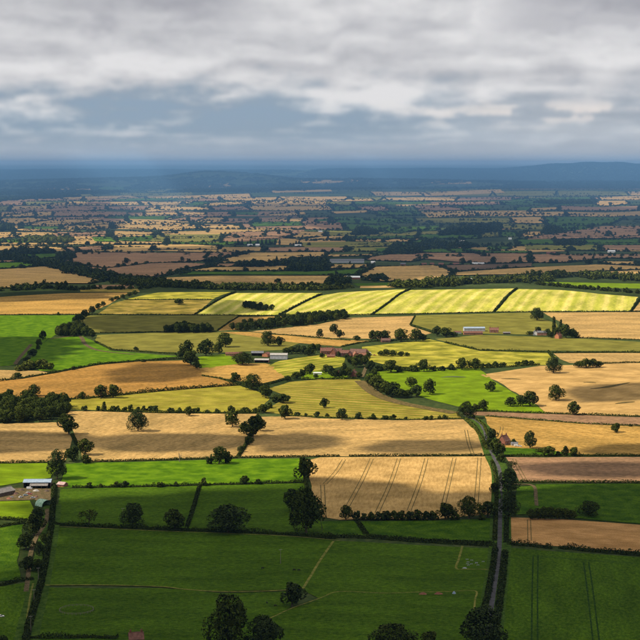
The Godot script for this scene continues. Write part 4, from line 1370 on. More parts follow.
	["grass_field","small bright green paddock left of the grey farm sheds","lime",0.012,[-182.5,-2481.9,-143.3,-2531,-111.8,-2409.4,-161.5,-2328.9,-176.5,-2361.2]],
	["wheat_field","orange wheat field below the grey farm sheds","wheat",0.039,[-170.2,-2333,-111.5,-2403,-79.8,-2407.3,-64.5,-2378.6,-47.5,-2249.2,-81.7,-2184.1,-118.3,-2227.1,-159.2,-2255.5]],
	["hay_field","yellow-green field between the grey sheds and the brick hamlet","hay_fine",-0.952,[-74.5,-2377.3,-58.9,-2441.6,3.1,-2539.4,37.5,-2487.1,36,-2386.9,0,-2326.9,-44.8,-2249.4]],
	["lawn","garden lawn beside the white shed","lime",0.012,[-25.1,-2314,14,-2327.8,41.2,-2274.4,33.8,-2243.1,-24.3,-2240.9]],
	["hay_field","long yellow-green field below the orange wheat","meadow_dry",-0.297,[-305.3,-2013.2,-306.8,-2047.9,-204,-2112,-106.2,-2172.9,-73.9,-2109.6,-62.5,-2068.1,-73.3,-1956.6,-188.4,-1947.8,-260.5,-1958.8,-302.1,-1967.7]],
	["hay_field","triangular yellow-green field with brown edges at the centre","meadow_streaked",0.387,[-66.2,-1956.9,-54.9,-2019.6,-37.6,-2077.2,-67.3,-2144.7,-40,-2210.6,0,-2237.2,54,-2238.1,70.4,-2119.5,92.9,-2050.7,126.7,-1997.6,161,-1958.3,163.8,-1907.8,92,-1902.3,0,-1920.6,-40.9,-1934.8]],
	["grass_field","bright green meadow below the hamlet with a small pond","lime",0.909,[63.4,-2285.3,106.9,-2364.6,226.6,-2348.6,232.3,-2199.6,244,-2104.4,261.3,-1992.5,263.8,-1939.2,189.3,-1956.9,163.1,-1999.3,134.1,-2056.3,109.1,-2126.2,87.2,-2222.2]],
	["wheat_field","big tan stubble field at right with two round oaks","straw_pale",-0.497,[219.8,-2277.2,316,-2382.7,496.9,-2424.4,392.4,-1908.6,264.9,-1939.1,262.2,-1999.8,245.4,-2117.3,236,-2209.5]],
	["stubble_field","narrow brown stubble strip at right above the wheat","stubble",0.275,[168.9,-1954.3,189.2,-1956.2,260.9,-1935.2,391,-1901.9,379.6,-1845.7,304,-1861.6,240.8,-1895.8,192,-1924.4,170.6,-1932.5]],
	["wheat_field","sunlit golden wheat field around the lone red house","wheat",0.598,[191.6,-1920.9,240.6,-1894.4,293.3,-1865.3,378.3,-1839.1,343.2,-1666,263.2,-1670.5,226.6,-1700.6,193,-1713,188,-1828.2]],
	["garden_lawn","green garden strip beside the lone red house","pasture",0.012,[190.2,-1716.1,228.5,-1706.6,263.2,-1670.5,186.9,-1667.6]],
	["wheat_field","shaded tan wheat field at the left edge below the wood","straw",-0.049,[-402.6,-1849.1,-295,-1868.7,-265.8,-1770.7,-249.9,-1623.1,-350.3,-1605.1]],
	["wheat_field","tan wheat field left of centre with a lone oak","straw",-1.188,[-302.1,-1952.7,-259.4,-1950.6,-187.7,-1940.3,-70.4,-1941.6,-75.9,-1792.2,-82.2,-1655.1,-158.6,-1635.2,-231.9,-1621,-250,-1720.3,-280,-1851.7]],
	["wheat_field","long tan wheat field at the centre above the tramlines","straw",-0.267,[-69.6,-1919.2,-23.3,-1924,0,-1909.6,91.7,-1895.2,164.4,-1900.7,171.5,-1828.4,173.8,-1750.3,173.9,-1668.2,80.7,-1664.8,0,-1660.4,-81.1,-1652.3,-75.4,-1778.9]],
	["wheat_field","pale tan wheat field crossed by pairs of dark tramlines","straw_pale",-1.491,[-13.9,-1634.2,0,-1654.6,80.4,-1658.9,173.2,-1661.8,169.4,-1586.9,154.4,-1452.9,144.1,-1378.2,99.1,-1357.5,16.5,-1353,1.7,-1365,-7.2,-1484.1]],
	["stubble_field","tan stubble field at right between two straight hedges","stubble",0.009,[185.8,-1657.1,341.5,-1657.4,313.4,-1518.8,185.3,-1526.8,186,-1597.7]],
	["pasture","sunlit strip of bright pasture at the left edge behind the barn","lime",0.012,[-368.4,-1598.9,-254.5,-1614.6,-250.6,-1577,-251.6,-1535.8,-290.5,-1495.4,-342.4,-1484.4]],
	["grass_field","long bright green pasture below the tan wheat fields","lush",-0.102,[-247.8,-1609.3,-231.1,-1615.5,-157.8,-1626.8,-79.7,-1643.7,-18,-1647.8,-14.8,-1522.8,-109.9,-1508.7,-199.2,-1491.7,-234.8,-1487.7]],
	["pasture","dark green pasture left of the short cross hedge","pasture_rows",-0.02,[-234.1,-1483.1,-180.8,-1489.4,-110.2,-1500.9,-107.5,-1318.5,-177.4,-1325.8,-214.6,-1336.4]],
	["pasture","dark green pasture right of the short cross hedge","pasture_rows",-0.016,[-108.4,-1501,-14.7,-1515.9,-7.9,-1437.8,0,-1352.9,1.6,-1293.9,-71.9,-1312,-106.7,-1318.5]],
	["pasture","small dark pasture below the pale tramlined wheat","pasture",-0.005,[1.6,-1346.9,28.7,-1349.1,36.2,-1293.3,1.6,-1293.2]],
	["pasture","long dark pasture strip below the hedge of bushes","pasture",-0.003,[32.8,-1346.7,98.6,-1351.1,142.2,-1359.3,134.8,-1271.9,85.7,-1279,37.8,-1292.6]],
	["pasture","small bright pasture in front of the farmyard","lime",0.012,[-310.7,-1420.4,-251.6,-1428.3,-235.7,-1370,-240.9,-1352,-297.1,-1357.1]],
	["pasture","half-lit pasture at the left edge beside the tree-lined drive","pasture",-0.947,[-288.9,-1319,-257.6,-1323,-239.9,-1332.3,-225.6,-1225.8,-210,-1151.2,-249.6,-1136.1]],
	["pasture","pasture with pale streaks in the bottom left corner","pasture_rows",1.431,[-261.6,-1127.8,-220.8,-1130.6,-200,-1146.1,-180.3,-1001.4,-172.5,-944.2,-220,-944.2]],
	["pasture","wide dark green pasture with three grazing cows","pasture_rows",0.03,[-214.7,-1322,-127.5,-1309.3,-55.3,-1298.8,10.1,-1275.2,-11.7,-1126.1,-25.4,-1122.3,-66.9,-1118.5,-92.6,-1123.4,-110.5,-1131.6,-189.8,-1135]],
	["pasture","nearest dark pasture with the round pen","pasture_rows",-0.068,[-190,-1127.8,-110,-1126.1,-66.6,-1113.2,-25.2,-1116.9,-13,-1121.2,-19.1,-1075.6,-35.2,-1046.6,-61.3,-1001.4,-86.9,-944.2,-172.5,-944.2,-181.6,-1023.6]],
	["pasture","large dark pasture left of the road at the bottom","pasture_rows",0.16,[11.6,-1273.8,69.1,-1259.9,134.4,-1246.3,122,-1155.8,108.1,-1065.8,89.2,-944.2,-86.9,-944.2,-61.3,-1001.4,-35.2,-1046.6,0,-1098.5,-13,-1122.3]],
	["paddock","small fenced green paddock beside the road","pasture_rows",0.012,[108.2,-1251.4,133.6,-1246.3,124.2,-1180.5,98.4,-1182.3]],
	["stubble_field","brown stubble field right of the road","stubble_warm",0.293,[157.5,-1363.4,197.9,-1356,274.7,-1328.1,255.4,-1232.9,179.6,-1255.2,146,-1268.4]],
	["pasture","dark green pasture at right below the tan stubble","pasture",0.156,[198.2,-1511.9,312.8,-1515.8,275.3,-1331.2,226.4,-1353.6,181.8,-1378.3]],
	["pasture","small green corner beside the brown track","pasture",0.012,[179.4,-1500.2,194.6,-1505.1,186,-1416.9,181,-1378.3,162.1,-1374.1]],
	["crop_field","big deep green crop field in the bottom right corner","pasture_rows",1.7,[142.3,-1249.7,166.3,-1240.9,251.4,-1213.4,220,-944.2,99.6,-944.2,122.5,-1095.8]],
	["farmyard","brown earth farmyard in front of the blue-roofed barn","dirt",0.012,[-296.7,-1481.1,-267.1,-1486.7,-241.3,-1482.8,-233.3,-1433.1,-244,-1424.1,-248.9,-1432.7,-285.8,-1425.7]]
]
# [field, width, surface of the line ...]
const TRAMLINES := [
	[252,0.75,[1.6,-1369.1,0.6,-1508.3],"track"],
	[252,0.75,[5,-1369.1,4,-1508.4],"track"],
	[252,0.75,[18.5,-1381.9,36.2,-1523.9,49,-1638.6,49.6,-1647.1],"track"],
	[252,0.75,[21.8,-1381.5,39.6,-1523.5,52.3,-1638.2,53,-1646.8],"track"],
	[252,0.75,[46.2,-1382.2,64,-1524.3,77.3,-1649.9],"track"],
	[252,0.75,[49.6,-1381.7,67.4,-1523.9,80.7,-1649.5],"track"],
	[252,0.75,[73.5,-1390.8,90.8,-1524.6,104.8,-1650.2],"track"],
	[252,0.75,[76.9,-1390.4,94.2,-1524.2,108.2,-1649.8],"track"],
	[252,0.75,[101.4,-1390.9,117.7,-1524.8,133.1,-1653.8],"track"],
	[252,0.75,[104.8,-1390.5,121,-1524.4,136.5,-1653.4],"track"],
	[252,0.75,[132.6,-1417,145.5,-1535,158.2,-1653.9],"track"],
	[252,0.75,[136,-1416.7,148.8,-1534.6,161.5,-1653.5],"track"],
	[252,0.75,[2.9,-1513.6,13.6,-1574.9,22.2,-1643.2],"track"],
	[252,0.75,[6.3,-1513,17,-1574.4,25.6,-1642.8],"track"],
	[270,1.1,[162.5,-1222.9,149,-1122,133.4,-1001.2,126.9,-951.8],"wheel"],
	[270,1.1,[158.9,-1223.3,145.4,-1122.5,129.8,-1001.7,123.4,-952.2],"wheel"],
	[270,1.1,[197.1,-1203.7,186.9,-1122,171.1,-1001.2,164.7,-951.7],"wheel"],
	[270,1.1,[193.3,-1204.1,183.1,-1122.5,167.3,-1001.7,161,-952.2],"wheel"],
	[270,0.9,[161.5,-1224.3,196.3,-1209.6,248,-1195.8],"wheel"],
	[270,0.9,[160.5,-1221.9,195.5,-1207.1,247.3,-1193.3],"wheel"],
	[267,0.7,[173.3,-1353.5,163.9,-1273.9],"track"],
	[267,0.7,[170.8,-1353.8,161.3,-1274.2],"track"],
	[251,0.9,[163,-1828.5,158.3,-1737.8,156.4,-1671.1],"track"],
	[251,0.9,[160,-1828.7,155.3,-1737.9,153.4,-1671.2],"track"],
	[247,0.8,[191.6,-1782.4,198.4,-1821.5,203.4,-1861.7],"track"],
	[247,0.8,[194.6,-1781.8,201.4,-1821.1,206.4,-1861.3],"track"],
	[253,0.8,[195.3,-1647.8,194,-1619.7,192.4,-1534.8],"track"],
	[253,0.8,[192.3,-1648,191,-1619.7,189.4,-1534.9],"track"]
]
const WAYS := [
	["verge","rough grassy verge along both sides of the lane","verge",17,[96.7,-944.2,106.5,-1023.5,116.2,-1095.8,125.7,-1164.5,137.8,-1256.6,148.6,-1353.6,165.4,-1505.1,172.8,-1586.9,174.6,-1665.3,178.3,-1756.6,181.2,-1848.5,174,-1918]],
	["verge","rough grass edging the farm drive","verge",15,[-171.4,-944.2,-182.1,-1019.1,-190.1,-1095.9,-199.9,-1179.2,-209.3,-1259,-218.9,-1334.8,-229.4,-1411.6]],
	["road","narrow grey lane running up the right side past the red house","road",3.5,[96.1,-944.2,108.6,-1046.6,116.1,-1101,123.8,-1155.8,131.6,-1210.2,138.9,-1270.5,148.2,-1353.6,165.2,-1505.1,173.2,-1597.7,174.6,-1671.2,178,-1756.6,181.6,-1848.5,178.5,-1892.5,167.9,-1928.3]],
	["track","pale earth farm drive between trees at left","dirt",3.4,[-200.5,-1117,-205.9,-1155.8,-213.1,-1203.6,-217.8,-1238.9,-221.9,-1283.3,-222.8,-1327.2,-225.5,-1358.1,-231.4,-1394.6]],
	["track","brown farm track curving into the green corner at right","dirt",3.2,[171.9,-1514.9,183.6,-1512.9,192.5,-1510,194.9,-1493.5,190,-1448.4,185.9,-1412.5]],
	["track","pinkish dirt track curving through the triangular green field","dirt",7,[-452.9,-2786.4,-431,-2819.2,-408.5,-2827.8,-381.4,-2695,-351.5,-2593.7,-318.3,-2540.1,-279.6,-2508.2]],
	["track","straight pinkish dirt track across the bright green field","dirt",6,[-431.4,-2346,-448.1,-2495.8,-468.2,-2690.2]],
	["track","short lane leaving the brick hamlet","dirt",5,[57.4,-2264,62.7,-2329.5,66.2,-2388,62,-2449.4,73.1,-2527.7]],
	["dry_grass_strip","pale dry grass along a fence from the hedge to the small tree","dry",1.9,[10.4,-1271.7,0,-1207,-6.4,-1161.6,-11.7,-1125]],
	["dry_grass_strip","pale dry grass line dividing the two nearest left pastures","dry",2.0,[-190.4,-1134.4,-152.4,-1134.9,-110.4,-1130.5,-92.5,-1122.9,-66.8,-1116.9,-41,-1118,-25.3,-1120.7,-13,-1123.9]],
	["dry_grass_strip","pale dry grass line slanting below the small tree","dry",1.3,[-37,-1041.9,-28.4,-1056.1,-19,-1073.1,0,-1099.5,10.2,-1115.3,21.8,-1116.9]],
	["dry_grass_strip","faint dry line beside the earth heaps ending in a corner","dry",1.3,[21.8,-1116.9,44.2,-1112.6,66.1,-1115.3,88.7,-1116.9,105.9,-1118.5,103.8,-1095.8,100.8,-1070.7]],
	["dry_grass_strip","pale dry grass edging two sides of the small paddock","dry",1.7,[108.9,-1255.2,102.8,-1213.4,98.3,-1182.3,107.3,-1180.5,123.7,-1179.3]],
	["dry_grass_strip","faint pale line down the bottom left pasture","dry",1.3,[-199.5,-1138.8,-192.6,-1083.2,-181.1,-1001.4]],
	["dry_grass_strip","dry brown edge beneath the long hedge","dry",1.3,[-209.4,-1323.5,-127.3,-1307.9,-71.1,-1298.7,-23.5,-1289.4,15.5,-1273.8]],
	["pond","small dark pond lying in the bright green meadow","pond",9,[164.5,-2253,177.1,-2258.5,188,-2257.6,198.2,-2250]],
	["bare_patch","long brown trampled patch in the tan stubble with oaks","track",9,[345.7,-2120.7,365.5,-2131.9,387.6,-2155,407.5,-2178.1]],
	["bare_patch","short brown trampled patch left of the long one","track",6,[346.2,-2181.4,355.6,-2182.7,362.5,-2176.2]],
	["bare_patch","brown trampled patch low in the tan stubble with oaks","track",7,[356.6,-2000.9,371.7,-2010.4,383.3,-2014.3]],
	["bare_patch","brown trampled patch near the meadow corner","track",8,[243.5,-2230,256.8,-2228.5,269.3,-2220.6]],
	["dry_grass_strip","brown bare margin round the centre triangular field","track",16,[53.7,-2223,68.8,-2110.8,92.3,-2037.7,126,-1986.1,158.7,-1944.5]]
]
const CLOUDS := [
	["large cloud overhead shading the near pastures",0.83,2000,260,[-236.4,-1420,-195.2,-1461,-133.2,-1462.6,-62.6,-1473.6,0,-1451.6,56.3,-1425.2,106.2,-1457.4,161.3,-1476.3,218.5,-1500.1,292.2,-1504.4,383.1,-1502.9,324.5,-1210.2,239.5,-886.1,137.1,-794,28.4,-767.3,-57.8,-780.5,-136.4,-853.2,-180.2,-980.2,-191.9,-1122.4,-217.6,-1276.2]],
	["small cloud shading the bottom left pasture",0.55,1800,120,[-269.9,-1164.5,-221.8,-1173.3,-191.9,-1122.4,-165.6,-1001.4,-155.3,-903.5,-210.8,-903.5]],
	["thin cloud strip shading the left wheat",0.86,1600,70,[-410.2,-1783.4,-349.8,-1806.5,-281.6,-1789.7,-256.6,-1751.6,-266.9,-1694.9,-322.4,-1662.7,-382.2,-1660]],
	["thin cloud shading the lone oak wheat field",0.86,1650,70,[-250.3,-1751.9,-207,-1800.1,-152.2,-1795.9,-91.5,-1778.4,-79.5,-1727.5,-122.8,-1689.1,-172.5,-1675.2,-226.1,-1696.8]],
	["thin cloud shading the central wheat",0.8,1550,60,[-68.7,-1772.6,-32.8,-1806.9,-10.7,-1761.3,-20.5,-1692.4,-59,-1679.3]],
	["wisp of cloud above the central wheat",0.8,1620,60,[31,-1705.8,74.4,-1756.4,138.3,-1756.8,155.6,-1713.1,112.1,-1682.8,60.9,-1676.2]],
	["wisp of cloud above the tramlined wheat",0.86,1580,60,[-18.7,-1542.8,9.3,-1533.3,50.2,-1504.2,79.2,-1447.9,89,-1394.9,25.3,-1386,-8.6,-1415.6]],
	["wisp of cloud above the right stubble",0.8,1660,60,[256.6,-1694.2,304.8,-1735.9,379.3,-1740.1,388,-1685.4,320.4,-1652.1,272.3,-1664.5]],
	["wisp of cloud above the right stubble strip",0.8,1710,60,[185.3,-1608.7,238,-1636.2,309.8,-1596.5,386.8,-1594.9,374.4,-1542.7,281.1,-1544.4,207.6,-1555.3]],
	["wisp of cloud above the tan stubble with oaks",0.75,1740,60,[302.9,-2089.9,366,-2166,474.6,-2184.5,459.9,-2058.3,377.3,-2014.5,317,-2018]],
	["cloud shading the crop field left of centre",0.86,1600,110,[-464.2,-3086.9,-423.7,-3203.1,-271.1,-3220.6,-163.9,-3208.1,-151.2,-3065.6,-183.5,-2904.3,-277,-2876.5,-381.9,-2884.7]],
	["cloud shading the left green field",0.86,1650,110,[-612.7,-2677.1,-575.5,-2811.7,-513.2,-2842.2,-460.2,-2769.7,-430.3,-2551.2,-425.7,-2353.6,-529.7,-2311.8]],
	["wisp of cloud above the first hay field",0.8,1550,60,[-218.3,-3363.4,-188,-3477.9,-131.4,-3418.1,-136.8,-3251.2,-201.9,-3198.8]],
	["wisp of cloud above the left wheat",0.8,1750,70,[-779.6,-3606.1,-622.5,-3703,-489.1,-3702.7,-443.8,-3518.8,-543.4,-3479,-742.8,-3434.3]],
	["wisp of cloud above the orange wheat",0.6,1700,60,[-289.4,-2285.4,-244.6,-2386.6,-193.9,-2382.9,-164.7,-2274.8,-210.8,-2183.3,-263.8,-2185.6]],
	["broad thin cloud shading the left middle plain",0.5,3000,250,[-1192.5,-3819.4,-1318,-5788,-1040,-5788,-746,-5930,-284,-5930,-190.9,-3974.7,-342.1,-3799.3,-467,-3704.1,-635.4,-3780.2]],
	["broad thin cloud shading the middle plain",0.5,3200,250,[-220.6,-3867.4,-332,-6156,-86,-7156,358,-7488,696,-7264,421,-4390,280.3,-4246.8,70.2,-3900.5]],
	["broad thin cloud shading the right middle plain",0.52,3100,250,[392,-4354,672,-7488,1371,-9551,2330,-10828,2252,-6486,1474.3,-4236.4,747,-4449]],
	["far thin cloud shading the left plain",0.5,3300,300,[-2736,-7374,-3204,-12185,-1686,-12828,-1115,-10366,-1112,-8854,-971,-7374,-1202,-7727]],
	["far thin cloud over the centre of the plain",0.5,3400,300,[-549,-7981,-832,-11603,-537,-12828,460,-12828,550,-9190,370,-7727,46,-7605,-114,-9551,-385,-9190]],
	["far thin cloud over the right of the plain",0.5,3350,300,[382,-7981,728,-12185,1574,-13175,1872,-11603,2574,-11333,2513,-9551,1427,-9942,693,-7727]],
	["farthest cloud sheet before the hills",0.34,4300,300,[-5311,-14340,-7212,-23234,-3372,-25682,3679,-25682,6657,-23234,5449,-15730,3006,-15730,1498,-13929,-703,-16817,-1885,-14340]]
]
const WOODS := [
	["broadleaf tree in the dense wood at the left edge","trees of the wood at the left edge",14,17,15,[-422.9,-1999.7,-380.1,-2016.8,-340.7,-2014.2,-306.6,-1997.9,-291.8,-1930.8,-297.2,-1875.7,-337.4,-1859.3,-390.8,-1846.1],0],
	["tree of the dark plantation strip above the tan stubble","trees of the plantation strip",17,16,16,[-162.4,-2902.8,-125.1,-2971.6,-55.7,-3088.3,0,-3161.8,47.8,-3177.5,48.4,-3093.7,3.6,-3019.8,-62.1,-2949.7,-121.4,-2882.7],2],
	["tree in the dark row under the shaded crop field","trees of the row under the shaded crop",12,14,16,[-270.5,-2900.4,-229.4,-2932.5,-190.5,-2904.8,-188.3,-2869.9,-224.2,-2865.6,-267.6,-2868.8],2],
	["tree of the small thicket at the top of the triangular green field","trees of the thicket at the triangular field",12,13,13,[-456.5,-2872.9,-456,-2960.7,-444.4,-3002.7,-421.1,-2940.4,-395.3,-2868.3,-394.3,-2823.3,-441.9,-2823.4],0],
	["tree in the dark clump inside the striped hay field","trees of the clump in the hay",11,13,11,[-156.7,-3343.6,-146.6,-3387.9,-116.5,-3342.6,-93.6,-3312.5,-94.3,-3268.2,-122.1,-3276.5,-153.5,-3317.8],2]
]
const MASSES := [
	["dark far wood of dense trees left of the white-roofed barn",22,24,21,[-87,-4544,-81,-4853,-45,-5006,18,-4871,25,-4562,-54,-4529],2],
	["dark copse round the far white-roofed barn",18,20,16,[14.8,-4112.3,25.7,-4282.2,63.9,-4261.4,78.6,-4091.1,48.3,-4019.7],2],
	["dark copse right of the far white-roofed barn",18,20,15,[116.2,-4210.4,130,-4337,170,-4301,171.8,-4211,140.2,-4172.6],2],
	["far wood with rounded crowns left of the glasshouses",20,22,18,[-235,-4715,-232,-4827,-169,-4855,-94,-4883,-89,-4777,-165,-4732],2],
	["sunlit light green wood far at left",24,24,19,[-1127,-6317,-1151,-6539,-1068,-6610,-947,-6400,-926,-6236,-1045,-6236],5],
	["dark far wood at the left edge",30,28,22,[-1434,-7264,-1550,-7852,-1461,-7929,-1334,-7307],2],
	["dark tree clump right of the small green fields at left",22,22,17,[-821,-5225,-825,-5377,-779,-5306,-745,-5074,-783,-5064],2],
	["long dark wood far at right",36,32,24,[1623,-12694,1751,-13319,2192,-13393,2079,-12563,1765,-12308],2],
	["dark woods far at the left beyond the fields",40,30,22,[-2606,-12828,-2441,-14091,-2157,-15049,-2255,-15730,-2912,-14340],2],
	["far dark grove right of the brown stubble",22,20,15,[-345,-5009,-348,-5094,-294,-5115,-286,-4978],2],
	["dark grove by the far left river trees",24,22,16,[-1047,-5462,-1028,-5720,-919,-5680,-874,-5524,-938,-5401],2],
	["far dark wood round the grey hall",26,24,18,[207,-5401,254,-5887,385,-6125,366,-5653,312,-5425],2],
	["far grove left of the pink stubble",26,24,18,[927,-7012,1035,-7653,1101,-7605,1027,-7094],2],
	["broad far wood across the middle of the plain",34,28,20,[492,-6853,601,-7727,874,-8114,812,-7374,615,-6853],2],
	["far wood along the dull green strip at right",28,24,18,[844,-5974,903,-6284,989,-6236,946,-5959],2],
	["far dark grove among small houses",28,24,18,[347,-5788,393,-6317,546,-6079,561,-5858,516,-5747],2],
	["far dark wood beyond the green meadows",30,26,19,[131,-6853,164,-7605,233,-7488,250,-6951],2]
]
const BELTS := [
	["dark winding belt of riverside trees at left",3,20,22,17,[-1120,-5341,-961,-5170,-845,-4963,-733,-4739,-626,-4438,-535,-4206.1,-442.9,-4100.2,-385.2,-4011.3],2],
	["dark belt of trees under the far stubble fields",2.6,24,20,16,[-485.3,-4042.8,-378.9,-3945.3,-278,-3858.7,-182,-3790,-68.5,-3802.3,23.1,-3842.5],0],
	["light green edge of the tree belt behind the hay slope",5,10,16,12,[-141.6,-3804.7,-67.8,-3762.6,11.4,-3788.3,58.8,-3921.4],5],
	["sunlit belt of trees behind the hay slope at right",2.6,26,22,18,[193.2,-3925,264.3,-4003.3,331.2,-4088,422.2,-4138,501.4,-4177.7,554.9,-4203.3],3],
	["dark belt of trees behind the lime field at right",3,24,22,18,[540.5,-4289.8,624,-4337,724,-4311,773.4,-4225.9,844,-4136.5],3],
	["low trees in front of the lime field at right",7,5,13,10,[517.8,-4069.7,547.8,-4002.9,569.5,-3920.6,629.2,-3743.1,697,-3627.2],0],
	["dark belt above the sunlit wheat at left",6,9,15,12,[-759.3,-3719.4,-671.5,-3728.4,-649,-3806.9,-610.8,-3796.3,-561,-3737.4,-515.1,-3763.3],2],
	["dark hedge belt behind the narrow stubble strip",7,6,13,10,[-519.9,-3798.2,-473.8,-3758.2,-414.2,-3790.7,-372.2,-3875.3],2]
]
const FAR_WOODS := [
	["hazy blue woods before the far hills at left",75,60,24,[-5518,-25682,-7489,-34864,-4481,-37548,-1165,-32538,-1073,-25682,-3051,-23234]],
	["hazy blue woods before the far hills at right",75,60,24,[-324,-27110,0,-34864,3728,-39051,7073,-34864,5501,-27110,2453,-25682]],
	["dark hazy woods across the far left plain",75,60,24,[-3495,-16255,-4194,-19512,-2912,-18760,-1976,-17419,-2475,-15936]],
	["dark hazy woods across the far middle plain",75,60,24,[-1528,-17053,-1365,-19054,-243,-20326,947,-19830,1079,-18065,106,-17801,-703,-16817]],
	["dark hazy woods across the far right plain",75,60,24,[2279,-21211,2774,-23234,4627,-22799,4126,-20326,2865,-19992]]
]
